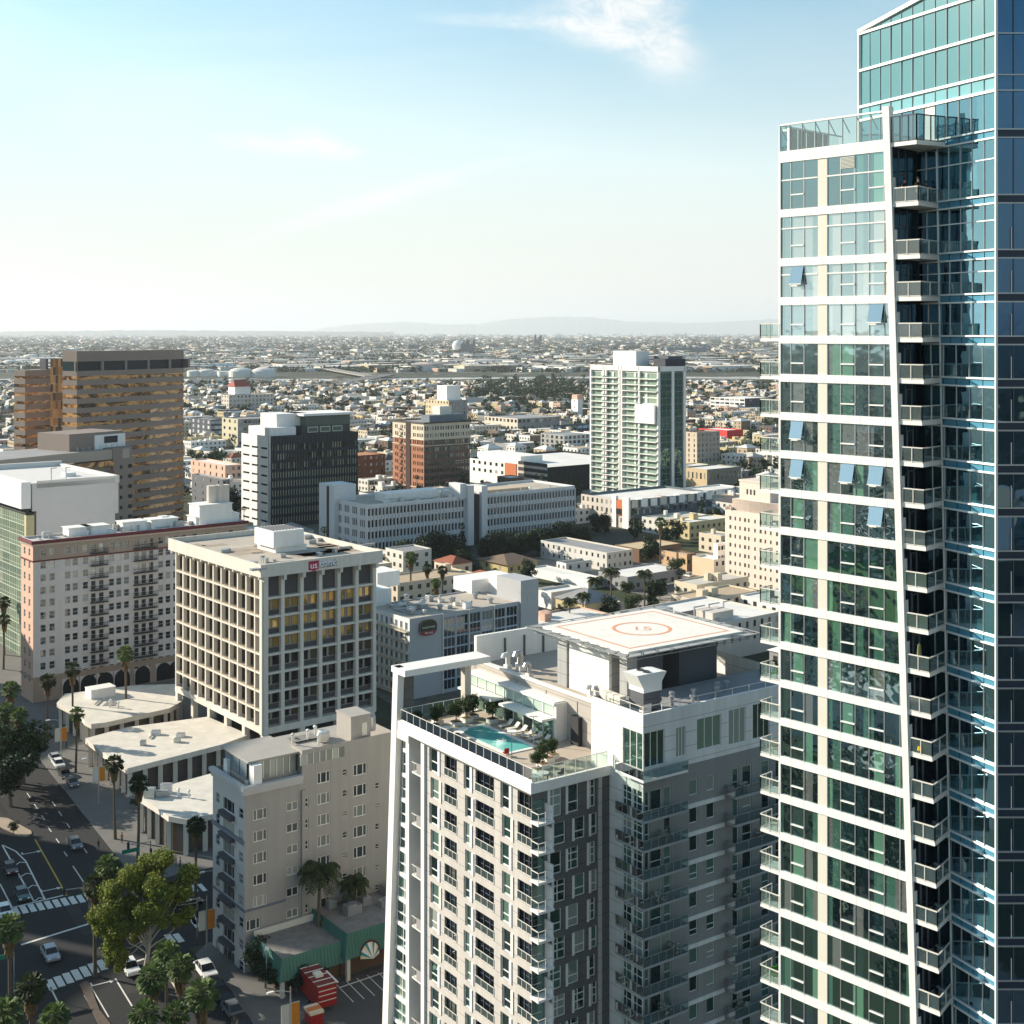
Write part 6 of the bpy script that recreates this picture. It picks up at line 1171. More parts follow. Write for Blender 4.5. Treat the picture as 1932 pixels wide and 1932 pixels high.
# ---------------------------------------------------------------- green-skirted restaurant
def restaurant():
    GRN = mat('green standing seam', (.055, .16, .125), .5, .1, .5); rot = R(36.5)
    T = thing('green_roofed_restaurant', 'low restaurant with green metal skirt roofs, a striped fan awning and script lettering', 'restaurant', (*gp(531.9, 1809, 5.2)[:2], 0), rot); fr = Frame(gp(531.9, 1809, 5.2), rot); FOOT.append((*fr.w(10, 5), 14)); LANDMARKS.append((600, 1780, 'the green-roofed restaurant'))
    LX, LY = 8.9, 8.4
    def skirt(x0, y0, x1, y1, zt, zb, o, name):
        b = MB(); a = [(x0, y0), (x1, y0), (x1, y1), (x0, y1)]; c = [(x0 - o, y0 - o), (x1 + o * .2, y0 - o), (x1 + o * .2, y1), (x0 - o, y1)]
        for k in range(4): p, q = a[k], a[(k + 1) % 4]; r, s = c[(k + 1) % 4], c[k]; b.quad((*s, zb), (*r, zb), (*q, zt), (*p, zt), 0)
        b.poly([(*p, zb) for p in c][::-1], 0)
        for k in range(int((x1 - x0) / .5)): x = x0 + k * .5; b.bar((x, y0 - o - .02, zb), (x, y0 - .02, zt), .05, .06, 0)
        for k in range(int((y1 - y0) / .5)): y = y0 + k * .5; b.bar((x0 - o - .02, y, zb), (x0 - .02, y, zt), .05, .06, 0)
        b.build(name, GRN, T)
        r = MB(); r.quad((x0, y0, zt - .25), (x1, y0, zt - .25), (x1, y1, zt - .25), (x0, y1, zt - .25), 0); r.box(x0, y1 - .3, zt - .25, x1, y1, zt + .55, 1); r.build('roof', [mat('patched grey roof', (.20, .19, .18), .95, .35, .8), PANEL], T)
    skirt(0, 0, LX, LY, 5.2, 2.5, .7, 'green_skirt'); skirt(LX + .2, -.9, 24, LY + 2.5, 6.3, 3.2, .7, 'green_skirt')
    w = MB(); w.box(.6, .8, 0, LX, LY, 2.6); w.box(LX, .6, 0, 24, LY + 2, 3.3); w.build('wall', BROWNW, T)
    for x, y in ((-.2, -.2), (LX, -1.2)): p = MB(); p.box(x, y, 0, x + .5, y + .5, 3.2); p.build('post', PANEL, T)
    A = obj('fan_awning', None, T, (12.2, -1.5, 2.7)); n = 12
    for k in range(n):
        a0, a1 = math.pi * k / n, math.pi * (k + 1) / n; f = MB(); f.add([(0, -.9, 0), (1.5 * math.cos(a1), 0, 1.9 * math.sin(a1)), (1.5 * math.cos(a0), 0, 1.9 * math.sin(a0))], ((0, 2, 1),)); f.build('awning_panel', [WHITE, mat('teal stripe', (.03, .25, .28), .7), mat('cream stripe', (.70, .60, .36), .7)][k % 3], A)
    f = MB(); P = [(1.62 * math.cos(math.pi * k / 16), .0, 2.05 * math.sin(math.pi * k / 16)) for k in range(17)]; f.tube(P, .12, 6); f.build('arch_rim', mat('dark red rim', (.10, .03, .02), .7), A)
    text('Joe\u2019s', 2.1, PANEL, T, (17.2, -1.62, 4.7), (R(78), 0, R(0)), 'script_sign', .05, shear=.35)
    for (x, y, lx, ly, h) in ((12, 4, 2.2, 1.6, 1.2), (15.2, 5.5, 1.4, 1.4, 1.0), (17, 3.5, 2.4, 1.2, .9), (14, 7.6, 1, 2, .8), (19.5, 6.5, 1.6, 1.6, 1.3), (11, 7.5, 1.2, 1.2, 1.0)): b = MB(); b.box(x, y, 6.05, x + lx, y + ly, 6.05 + h); b.lathe(x + lx / 2, y + ly / 2, [(min(lx, ly) * .4, 6.05 + h), (min(lx, ly) * .4, 6.2 + h), (0, 6.2 + h)], 10); b.build('roof_unit', METAL, T)
restaurant()
# ---------------------------------------------------------------- streets
ra, rb = gp(107.5, 1474), gp(405, 1849); DN = Vector((rb.x - ra.x, rb.y - ra.y)).normalized(); DR = Vector((-DN.y, DN.x)); RO = Vector((rb.x, rb.y))   # DN along the avenue towards the viewpoint, DR to the right of it
if DR.x < 0: DR = -DR
def rd(a, b): p = RO + DR * a + DN * b; return (p.x, p.y)          # a: right of the right-hand kerb, b: along the avenue towards the viewpoint
def rinv(x, y, z=0): p = gp(x, y, z); d = Vector((p.x, p.y)) - RO; return (d.dot(DR), d.dot(DN))
def sheet(name, pts, z, m, kind='structure'): b = MB(); b.poly([(*p, z) for p in pts]); return tag(b.build(name, m), kind=kind)
RANG = math.atan2(DR.y, DR.x)
def slab(name, pts, m, h=.14): b = MB(); b.prism(pts, 0, h); return tag(b.build(name, m), kind='structure')
_, bx0 = rinv(90, 1862); _, bx1 = rinv(90, 1700)                    # cross street between these two
CS0, CS1 = bx1 + 1.0, bx0 - 1.0
sheet('avenue', [rd(-44, -420), rd(0, -420), rd(0, 190), rd(-44, 190)], .012, ASPHALT)
sheet('cross_street', [rd(0, CS0), rd(150, CS0), rd(150, CS1), rd(0, CS1)], .010, ASPHALT); sheet('cross_street', [rd(-250, CS0), rd(-44, CS0), rd(-44, CS1), rd(-250, CS1)], .010, ASPHALT)
slab('pavement', [rd(0, -230), rd(62, -230), rd(62, CS0), rd(2.5, CS0), rd(0, CS0 - 2.5)], CONC_WALK); slab('pavement', [rd(0, CS1 + 2.5), rd(2.5, CS1), rd(34, CS1), rd(34, 120), rd(0, 120)], CONC_WALK); slab('pavement', [rd(-75, -230), rd(-44, -230), rd(-44, CS0), rd(-75, CS0)], CONC_WALK)
sheet('car_park', [tuple(gp(*q)[:2]) for q in ((1120, 1100), (1168, 1072), (1262, 1064), (1352, 1088), (1335, 1118), (1225, 1126))], .05, mat('car park asphalt', (.15, .14, .13), .95, .15, .2)); lot = [rinv(560, 1945), rinv(610, 1862), rinv(735, 1815), rinv(800, 1945)]; sheet('parking_lot', [rd(*p) for p in lot], .15, mat('lot asphalt', (.075, .075, .075), .95, .12, .3))
rs = random.Random(17)
for k in range(34):
    a, b_ = rs.uniform(-40, -2), rs.uniform(-160, 60); w_, l_ = rs.uniform(.8, 3.2), rs.uniform(1.5, 14); sheet('asphalt_patch', [rd(a, b_), rd(a + w_, b_), rd(a + w_, b_ + l_), rd(a, b_ + l_)], .016 + k * .0001, mat(['fresh asphalt patch', 'worn asphalt patch', 'oil stained asphalt'][k % 3], [(.011, .011, .012), (.034, .033, .032), (.015, .014, .014)][k % 3], .9, .3, .6))
def line(name, p, q, w, m=PAINT, z=.022):
    p, q = Vector(p), Vector(q); d = (q - p).normalized(); n = Vector((-d.y, d.x)) * w / 2; b = MB(); b.poly([(*(p - n), z), (*(q - n), z), (*(q + n), z), (*(p + n), z)]); return tag(b.build(name, m), kind='structure')
def pline(name, a, c, w, m=PAINT, z=.022): p, q = gp(*a), gp(*c); return line(name, (p.x, p.y), (q.x, q.y), w, m, z)
V5 = lambda x, y: (.25 * x, 1449 + .25 * y)
def zebra(c0, c1, n, wl, ws):
    p, q = gp(*c0), gp(*c1)
    for k in range(n):
        t = (k + .5) / n; c = Vector((lerp(p.x, q.x, t), lerp(p.y, q.y, t))); line('crosswalk_bar', c - DN * wl / 2, c + DN * wl / 2, ws)
zebra(V5(-40, 1110), V5(700, 970), 12, 3.0, .85); zebra(V5(350, 1650), V5(800, 1475), 7, 3.2, .95); zebra(V5(1430, 1075), V5(1480, 1190), 5, 2.6, .7); zebra(V5(1250, 1290), V5(1380, 1280), 2, 3, .9); zebra(V5(1220, 920), V5(1560, 900), 5, 3, .7)
for a, c, w in (((90, 1055), (505, 955), .35), ((160, 1335), (665, 1178), .45), ((15, 580), (258, 1010), .25), ((15, 580), (120, 630), .25), ((120, 630), (195, 705), .25), ((195, 705), (340, 995), .25), ((0, 875), (90, 1050), .2), ((550, 740), (660, 905), .18), ((380, 1655), (460, 1815), .2), ((600, 1645), (760, 1932), .2), ((870, 1590), (1010, 1820), .2), ((1280, 1590), (1330, 1670), .2), ((680, 1640), (820, 1880), .15), ((970, 1480), (1090, 1440), .4)): pline('lane_line', V5(*a), V5(*c), w)
for y in (715, 800, 890, 985): t = (y - 640) / 355; xl_, xr_ = lerp(60, 245, (y - 660) / 340), lerp(165, 335, (y - 660) / 335); xm = (xl_ + xr_) / 2 + 12; pline('chevron', V5(xl_ + 8, y + 30), V5(xm, y - 5), .22); pline('chevron', V5(xm, y - 5), V5(xr_, y), .22)
pline('centre_line', V5(265, 540), V5(505, 965), .22, YELLOW); pline('centre_line', V5(600, 1645), V5(640, 1715), .22, YELLOW)
for (x, y) in ((215, 205), (405, 270), (270, 290), (455, 345), (325, 375), (515, 435), (375, 465), (580, 530), (435, 550), (645, 625), (495, 650)): pline('lane_dash', V5(x - 12, y - 17), V5(x + 12, y + 17), .16)
def arrow(x, y, flip=1):
    c = gp(*V5(x, y)); c = Vector((c.x, c.y)); b = MB(); L_ = lambda pts: b.poly([(*(c + DR * u + DN * v), .024) for u, v in pts]); L_([(-1.5, -.12), (.9, -.12), (.9, .12), (-1.5, .12)]); L_([(.9, -.5), (1.7, 0), (.9, .5)]); L_([(-1.5, -.9), (-1.25, -.9), (-1.25, -.12), (-1.5, -.12)]); tag(b.build('turn_arrow', PAINT), kind='structure')
for p in ((238, 640), (385, 918), (775, 1625)): arrow(*p)
slab('median', [tuple(gp(*V5(*p))[:2]) for p in ((-400, 330), (60, 385), (235, 480), (240, 500), (200, 520), (150, 515), (0, 450), (-400, 560))], mat('median kerb', (.34, .27, .20), .9, .12, .5), .16)
slab('median', [tuple(gp(*V5(*p))[:2]) for p in ((600, 1640), (640, 1615), (670, 1622), (750, 1830), (830, 1932), (900, 2100), (820, 2100), (740, 1932))], mat('median brick', (.10, .075, .06), .95, .25, 1), .16)
for k in range(5): pline('stall_line', (633 + k * 20, 1858 - k * 5.2), (667 + k * 20, 1893 - k * 6), .12, PAINT, .17)
pline('stall_edge', (640, 1866), (722, 1838), .25, PAINT, .17)
# ---------------------------------------------------------------- trees
def leaf_mat(name, col, isl=.45, tr=.25):
    if name in MATS: return MATS[name]
    m = mat(name, col, .7, island=isl, spec=.25); nt = m.node_tree; N, L = nt.nodes, nt.links; b = N['Principled BSDF']; o = N['Material Output']
    t = N.new('ShaderNodeBsdfTranslucent'); mx = N.new('ShaderNodeMixShader'); mx.inputs[0].default_value = tr
    src = b.inputs['Base Color'].links[0].from_socket if b.inputs['Base Color'].links else None
    if src: L.new(src, t.inputs[0])
    else: t.inputs[0].default_value = (*col, 1)
    L.new(b.outputs[0], mx.inputs[1]); L.new(t.outputs[0], mx.inputs[2]); L.new(mx.outputs[0], o.inputs[0]); return m
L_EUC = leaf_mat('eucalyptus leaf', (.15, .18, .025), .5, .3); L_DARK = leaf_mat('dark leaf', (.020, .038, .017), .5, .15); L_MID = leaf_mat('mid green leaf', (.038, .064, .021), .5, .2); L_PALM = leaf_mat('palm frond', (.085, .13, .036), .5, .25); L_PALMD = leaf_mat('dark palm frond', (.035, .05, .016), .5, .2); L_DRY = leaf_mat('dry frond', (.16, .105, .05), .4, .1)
BARK = mat('grey bark', (.16, .13, .10), .95, .15, 1.5); BARKW = mat('pale eucalyptus bark', (.42, .37, .30), .9, .2, 1.2); BARKP = mat('palm trunk', (.11, .085, .06), .95, .15, 2)
def leaves(mb, c, r, n, size, flat=1.0, shell=.55, rr=rnd):
    """n leaf-sized faces through the volume of one clump, denser towards its outside."""
    for _ in range(n):
        while True:
            d = Vector((rr.uniform(-1, 1), rr.uniform(-1, 1), rr.uniform(-1, 1)))
            if .05 < d.length < 1: break
        q = d.normalized() * (d.length ** shell) * (rr.uniform(.75, 1.12) if rr.random() < .86 else rr.uniform(1.0, 1.4)); p = Vector(c) + Vector((q.x * r, q.y * r, q.z * r * flat))
        u = Vector((rr.uniform(-1, 1), rr.uniform(-1, 1), rr.uniform(-.7, .7))).normalized(); w = u.cross(d.normalized() + Vector((rr.uniform(-.6, .6), rr.uniform(-.6, .6), rr.uniform(-.2, .8)))).normalized()
        s = size * rr.uniform(.6, 1.3); mb.quad(p - u * s - w * s * .55, p + u * s * .4 - w * s * .6, p + u * s + w * s * .5, p - u * s * .5 + w * s * .6)
def crown_mesh(clumps, per, size, m, name='crown', flat=.8, seed=1):
    rr = random.Random(seed); b = MB()
    for (x, y, z, r) in clumps: leaves(b, (x, y, z), r, int(per * r * r), size, flat, .5, rr)
    return b.mesh(name, m)
def broad_mesh(seed, R_, Hh, m, per=70, size=.34, n=16, low=.35):
    rr = random.Random(seed); cl = []
    for _ in range(n):
        a = rr.uniform(0, 6.28); t = rr.random() ** .6; z = rr.uniform(low, .86); w = math.sin(math.pi * min(1, (z - low + .12) / (1 - low + .1))) ** .6; cl.append((math.cos(a) * R_ * t * w * .75, math.sin(a) * R_ * t * w * .75, Hh * z, R_ * rr.uniform(.28, .44)))
    cr = crown_mesh(cl, per, size, m, seed=seed); t = MB(); t.tube([(0, 0, 0), (.1, .05, Hh * .25), (0, 0, Hh * .5)], [R_ * .07, R_ * .055, R_ * .03], 7)
    for (x, y, z, r) in cl[:6]: t.tube([(0, 0, Hh * .3), (x * .5, y * .5, Hh * .3 + (z - Hh * .3) * .6), (x, y, z)], [R_ * .035, R_ * .025, R_ * .012], 5)
    return cr, t.mesh('trunk', BARK)
def fan_palm(seed, m, Hh=13.0, nf=46, r=1.4, skirt=True):
    rr = random.Random(seed); b = MB()
    for k in range(nf):
        az = k * 2.399 + rr.uniform(-.2, .2); el = lerp(1.25, -.75, (k / nf) ** .9) + rr.uniform(-.15, .15); d = Vector((math.cos(az) * math.cos(el), math.sin(az) * math.cos(el), math.sin(el))); s = Vector((-math.sin(az), math.cos(az), 0)); up = s.cross(d) * -1
        base = d * r * .55; o = len(b.v); n = 9; vs = [tuple(base)]
        for i in range(n + 1):
            th = lerp(-1.15, 1.15, i / n); ln = r * .75 * (1 - .12 * abs(th)) * rr.uniform(.85, 1.1); dr = .28 if i % 2 else 0; p = base + (d * math.cos(th) + s * math.sin(th)) * ln + Vector((0, 0, -.34 * ln * rr.uniform(.6, 1.2))) + up * dr * .25; vs.append(tuple(p))
        b.add(vs, [(0, i, i + 1) for i in range(1, n + 1) if rr.random() < .74], 0); b.bar((0, 0, 0), base, .035, m=0)
    if skirt:
        for k in range(70):
            az = rr.uniform(0, 6.28); z = -rr.uniform(.3, 2.6); w = .62 * (1 - abs(z + .5) / 3.2) + .12; p = Vector((math.cos(az) * w, math.sin(az) * w, z)); s = Vector((-math.sin(az), math.cos(az), 0)) * rr.uniform(.12, .28); b.quad(p - s, p + s, p + s * .6 + Vector((math.cos(az) * .12, math.sin(az) * .12, -.8)), p - s * .6 + Vector((math.cos(az) * .12, math.sin(az) * .12, -.8)), 1)
    b.v = [(x, y, z + Hh) for x, y, z in b.v]; cr = b.mesh('crown', [m, L_DRY])
    t = MB(); bend = rr.uniform(-.3, .3); t.tube([(bend, bend * .5, 0), (bend * .4, 0, Hh * .4), (0, 0, Hh * .8), (0, 0, Hh - .2)], [.30, .22, .19, .22], 8); return cr, t.mesh('trunk', BARKP)
def feather_palm(seed, m, Hh=9.0, nf=20, ln=2.7):
    rr = random.Random(seed); b = MB()
    for k in range(nf):
        az = k * 2.399 + rr.uniform(-.2, .2); e0 = lerp(1.3, .1, k / nf); pts = []; p = Vector((0, 0, 0)); el = e0
        for i in range(8): pts.append(p.copy()); p = p + Vector((math.cos(az) * math.cos(el), math.sin(az) * math.cos(el), math.sin(el))) * ln / 7; el -= .30
        s = Vector((-math.sin(az), math.cos(az), 0))
        for i in range(7):
            a, c = pts[i], pts[i + 1]; b.bar(a, c, .04)
            for sg in (-1, 1):
                for j in range(2): q = a.lerp(c, j / 2 + .1); w = .62 * math.sin(math.pi * (i + .7) / 8.2) + .12; f = (c - a).normalized() * .22; b.quad(q, q + f * .7, q + s * sg * w + f + Vector((0, 0, -w * .55)), q + s * sg * w * .95 + f * .3 + Vector((0, 0, -w * .6)))
    b.v = [(x, y, z + Hh) for x, y, z in b.v]; cr = b.mesh('crown', m); t = MB(); t.tube([(0, 0, 0), (.1, 0, Hh * .5), (0, 0, Hh)], [.26, .19, .15], 8); return cr, t.mesh('trunk', BARKP)
def plant_tree(name, meshes, loc, label, group=None, s=1.0, cat='tree', rz=None, sz=None):
    T = thing(name, label, cat, (loc[0], loc[1], 0.0), rnd.uniform(0, 6.28) if rz is None else rz, group); T.scale = (s, s, sz or s); obj('trunk', meshes[1], T); obj('crown', meshes[0], T); return T
PALM = [fan_palm(i, L_PALM) for i in range(3)]; PALMD = [fan_palm(10 + i, L_PALMD) for i in range(2)]; FEA = [feather_palm(20 + i, L_PALMD) for i in range(2)]; TALLP = [fan_palm(30, L_PALMD, 18, 34, 1.1, False)]
# the big eucalyptus at the lower left
def eucalyptus():
    base = gp(272, 1858); T = thing('eucalyptus_tree', 'big spreading eucalyptus with yellow-green foliage and pale limbs at the street corner', 'tree', base); LANDMARKS.append((270, 1710, 'the big eucalyptus')); k = base.y / F
    cl = []                                          # clump centres: sideways and upward in metres from the foot, depth free
    for (x, y, r, d) in ((980, 830, 95, 0), (1180, 760, 85, 2.0), (1240, 720, 60, 1), (1400, 850, 80, 1.5), (1200, 850, 90, -1.5), (880, 880, 70, -1), (800, 960, 85, 1), (760, 1060, 70, -1.5), (870, 1010, 100, -2), (1010, 950, 95, 2.5), (1200, 990, 90, -2.5), (1340, 1000, 80, 2), (1390, 930, 60, -.5), (730, 1180, 55, .5), (820, 1120, 70, -2), (960, 1100, 80, -2.8), (1060, 1050, 70, 3), (900, 1230, 75, -1.5), (860, 1320, 65, -1), (940, 1300, 55, -2), (1400, 1120, 55, 1), (1360, 1200, 50, 1.5), (1250, 1120, 60, 3), (1100, 880, 80, 3.2), (1130, 960, 60, -3), (850, 1420, 50, -.5), (900, 1500, 40, 0), (1040, 1180, 45, 2.5), (1300, 870, 60, -2), (760, 1130, 55, 1.8), (980, 1020, 70, 0), (1280, 1050, 50, -3), (1000, 1200, 70, 1.5), (930, 1390, 60, -1), (820, 1260, 60, .5), (1090, 1120, 60, -2), (1150, 860, 80, 0), (1060, 800, 70, 2.5), (950, 900, 80, 2.6), (1290, 940, 70, .5), (1330, 1120, 60, -.5), (1180, 1180, 40, 2.8), (880, 1150, 75, 2.5), (1000, 1320, 45, 1.2)):
        vx, vy = V5(x, y); cl.append(((vx - 272) * k, d * 1.2, (1858 - vy) * k + d * .15, r * .25 * k))
    obj('crown', crown_mesh(cl, 620, .16, L_EUC, flat=.88, seed=5), T); t = MB(); tp_ = (4.2 * .0, 0, 0)
    t.tube([(0, 0, 0), (.15, .1, 2.2), (.5, 0, 4.2), (.75, .2, 6.4), (1.6, -.2, 8.6), (2.4, 0, 10.5)], [.40, .33, .27, .21, .14, .06], 9); t.build('trunk', BARKW, T)
    lb = MB()
    for i, (x, y, z, r) in enumerate(cl):
        if i % 3: continue
        s = Vector((.5, 0, 4.0 + (i % 5) * .6)); e = Vector((x, y, z)); m_ = s.lerp(e, .55) + Vector((rnd.uniform(-.4, .4), rnd.uniform(-.4, .4), -.5)); lb.tube([s, s.lerp(m_, .5) + Vector((0, 0, .2)), m_, e], [.13, .10, .07, .03], 6)
    lb.build('limbs', BARKW, T)
eucalyptus()
# street palms: (crown x, crown y) in picture units, height and kind
WORDS = 'nearest second third fourth fifth sixth seventh eighth ninth tenth eleventh twelfth thirteenth fourteenth fifteenth'.split()
def palm_at(vx, vy, label, kind='l', Hh=13.0, s=1.0, group='palms along the avenue'):
    z = Hh * s; Y = (H - z) * F / (vy - HY); m_ = {'l': PALM, 'd': PALMD, 'f': FEA}[kind]; return plant_tree('palm_tree', rnd.choice(m_), ((vx - CX) / F * Y, Y), label, group, s, 'palm')
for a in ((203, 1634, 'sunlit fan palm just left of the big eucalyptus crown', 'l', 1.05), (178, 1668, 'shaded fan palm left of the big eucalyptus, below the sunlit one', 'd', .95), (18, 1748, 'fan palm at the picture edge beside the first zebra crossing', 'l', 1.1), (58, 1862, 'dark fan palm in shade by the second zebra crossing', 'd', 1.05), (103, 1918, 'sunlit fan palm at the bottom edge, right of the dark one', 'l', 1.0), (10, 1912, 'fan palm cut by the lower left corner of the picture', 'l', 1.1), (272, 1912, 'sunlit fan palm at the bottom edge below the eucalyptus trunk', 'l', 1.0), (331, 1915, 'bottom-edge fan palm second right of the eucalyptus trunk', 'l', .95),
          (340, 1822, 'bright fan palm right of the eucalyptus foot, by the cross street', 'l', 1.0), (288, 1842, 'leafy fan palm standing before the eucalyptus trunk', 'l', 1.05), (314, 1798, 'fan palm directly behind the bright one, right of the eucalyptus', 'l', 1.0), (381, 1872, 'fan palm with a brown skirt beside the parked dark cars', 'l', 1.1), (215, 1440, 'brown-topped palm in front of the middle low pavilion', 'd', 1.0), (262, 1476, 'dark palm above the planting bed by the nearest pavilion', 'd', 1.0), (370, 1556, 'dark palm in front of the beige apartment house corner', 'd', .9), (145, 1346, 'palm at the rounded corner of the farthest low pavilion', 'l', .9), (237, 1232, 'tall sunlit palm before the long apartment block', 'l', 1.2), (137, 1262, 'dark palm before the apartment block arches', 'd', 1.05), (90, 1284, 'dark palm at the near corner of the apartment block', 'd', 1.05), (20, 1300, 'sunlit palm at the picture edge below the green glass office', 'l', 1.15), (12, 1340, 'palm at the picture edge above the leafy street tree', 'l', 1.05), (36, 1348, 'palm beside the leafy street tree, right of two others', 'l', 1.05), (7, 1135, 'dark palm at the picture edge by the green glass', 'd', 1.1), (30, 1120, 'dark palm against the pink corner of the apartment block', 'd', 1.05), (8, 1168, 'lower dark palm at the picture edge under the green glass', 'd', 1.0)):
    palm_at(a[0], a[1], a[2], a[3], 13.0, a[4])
palm_at(603, 1648, 'dark feather palm standing before the beige apartment house wall', 'f', 9, 1.35, 'feather palms by the restaurant'); palm_at(668, 1668, 'smaller dark feather palm behind the restaurant roof', 'f', 9, 1.0, 'feather palms by the restaurant')
for (x, y, l, s) in ((1124, 1096, 'feather palm with hanging fronds left of the helipad car park', 1.25), (1153, 1080, 'bushy feather palm before the white plaster flats', 1.35), (1216, 1083, 'feather palm among the parked cars', 1.2), (1075, 1136, 'low feather palm by the cream shed', 1.1), (1100, 1125, 'thin feather palm beside the cream shed wall', 1.1), (1225, 1105, 'green feather palm right of the parked cars', .8)): palm_at(x, y, l, 'f', 9, s, 'feather palms behind the helipad')
for (x, y, l, s) in ((775, 1052, 'tall sunlit palm with a brown skirt above the hotel roof', 1.3), (806, 1072, 'palm behind the hotel roof, left of the darker one', 1.0), (835, 1075, 'dark palm behind the hotel roof', 1.0), (822, 1100, 'palm rising at the edge of the hotel roof', 1.0), (934, 1078, 'small palm before the dull yellow house', .8), (1246, 985, 'tall skirted palm before the row houses', 1.3)): palm_at(x, y, l, 'd' if 'dark' in l else 'l', 13, s, 'palms around the hotel')
# dark round trees in front of the slot-window office and leafy street trees
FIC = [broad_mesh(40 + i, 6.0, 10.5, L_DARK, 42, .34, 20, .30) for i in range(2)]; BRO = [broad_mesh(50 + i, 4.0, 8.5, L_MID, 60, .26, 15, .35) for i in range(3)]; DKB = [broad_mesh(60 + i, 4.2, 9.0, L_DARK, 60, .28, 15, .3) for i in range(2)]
def tree_at(vx, vy, label, ms, hh, s=1.0, group=None, cat='tree', name='broadleaf_tree', z=None):
    zc = hh * s * .55; Y = (H - zc) * F / (vy - HY); return plant_tree(name, rnd.choice(ms), ((vx - CX) / F * Y, Y), label, group, s, cat)
for i, (x, y, s) in enumerate(((765, 1042, .95), (800, 1036, 1.1), (835, 1026, 1.25), (866, 1040, .8), (915, 1034, .8), (945, 1026, 1.15), (975, 1022, 1.1), (1012, 1020, 1.0), (1040, 1012, .95), (1072, 1006, 1.15), (1100, 1012, .9))):
    tree_at(x, y, WORDS[i] .replace('nearest', 'first') + ' dark round tree from the left in the row before the slot-window office', FIC, 10.5, s, 'dark round trees before the slot-window office', name='round_tree')
tree_at(22, 1405, 'big leafy dark tree on the avenue median at the left edge', BRO, 8.5, 1.75); tree_at(20, 1455, 'bare-limbed dark tree on the median below the leafy one', DKB, 9, 1.3); tree_at(45, 1420, 'dark leafy tree leaning over the avenue, right of the big leafy one', DKB, 9, 1.2)
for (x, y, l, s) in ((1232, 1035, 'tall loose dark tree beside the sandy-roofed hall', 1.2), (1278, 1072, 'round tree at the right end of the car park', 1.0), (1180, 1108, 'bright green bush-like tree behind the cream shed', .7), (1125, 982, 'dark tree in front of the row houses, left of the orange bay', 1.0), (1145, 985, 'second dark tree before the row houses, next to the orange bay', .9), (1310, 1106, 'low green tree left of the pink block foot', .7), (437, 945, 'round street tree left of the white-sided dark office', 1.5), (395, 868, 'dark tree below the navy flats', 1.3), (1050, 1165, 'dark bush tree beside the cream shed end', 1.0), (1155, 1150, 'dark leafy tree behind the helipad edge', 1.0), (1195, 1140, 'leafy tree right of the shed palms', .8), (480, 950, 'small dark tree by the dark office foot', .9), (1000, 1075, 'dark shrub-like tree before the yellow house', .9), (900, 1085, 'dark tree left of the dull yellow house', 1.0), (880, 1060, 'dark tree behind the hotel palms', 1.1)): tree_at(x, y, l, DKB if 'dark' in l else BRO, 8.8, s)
for k, (x, y, s) in enumerate(((488, 1808, .62), (520, 1835, .55), (560, 1838, .5), (600, 1822, .45), (500, 1830, .5))): tree_at(x, y, ['tall dark hedge bush at the restaurant corner', 'dark bush under the green skirt, beside the corner one', 'clipped dark bush before the restaurant wall', 'low dark bush nearest the food trailer', 'dark bush between pavement and restaurant'][k], DKB, 9, s, 'bushes round the restaurant', 'bush', 'bush')
tree_at(25, 1560, 'low planted shrub on the tip of the avenue median', BRO, 8.5, .28, None, 'bush', 'bush'); tree_at(262, 1508, 'dark planted shrub beside the nearest low pavilion', DKB, 9, .36, None, 'bush', 'bush')
# roof garden on the condominium
on = CONDO['on']; zf = CONDO['zf']
WT_ = mat('white mattress', (.68, .66, .60), .9)
def roof_plant(x, y, s, label, ms=None):
    T = plant_tree('potted_tree', rnd.choice(ms or BRO), on(x, y, 0), label, 'planted trees on the pool deck', s, 'tree'); T.location.z = zf + .45
    P = thing('planter_box', 'white planter box under the ' + label.split(' on ')[0], 'planter', on(x - .5, y - .5, zf), CONDO['rot'], 'white planter boxes on the pool deck'); b = MB(); b.box(0, 0, 0, 1.1, 1.1, .5, 0, 1); b.build('box', [WHITE, DIRT], P)
for (x, y, s, l) in ((4.2, 4.6, .24, 'small round tree closest to the deck corner on the pool deck'), (5.6, 5.6, .26, 'small round tree in the middle of the near trio on the pool deck'), (7.2, 6.9, .27, 'small round tree next to the tall wing on the pool deck'), (3.6, 24.6, .22, 'low shrub at the frame end on the pool deck'), (6.4, 24.2, .30, 'fuller shrub beside the lounge shade on the pool deck'), (8.2, 24.6, .32, 'dark leafy shrub under the beam on the pool deck'), (2.2, 26.2, .18, 'small palm-like plant by the white frame on the pool deck')): roof_plant(x, y, s, l)
for (x, y, s, l) in ((9.6, 25.4, .34, 'broad dark bush in the beam shade on the pool deck'), (10.6, 22.6, .28, 'leafy bush by the first canopy on the pool deck'), (4.8, 25.8, .26, 'bush between the frame shrubs on the pool deck'), (8.4, 7.6, .22, 'fourth small tree by the tall wing on the pool deck')): roof_plant(x, y, s, l)
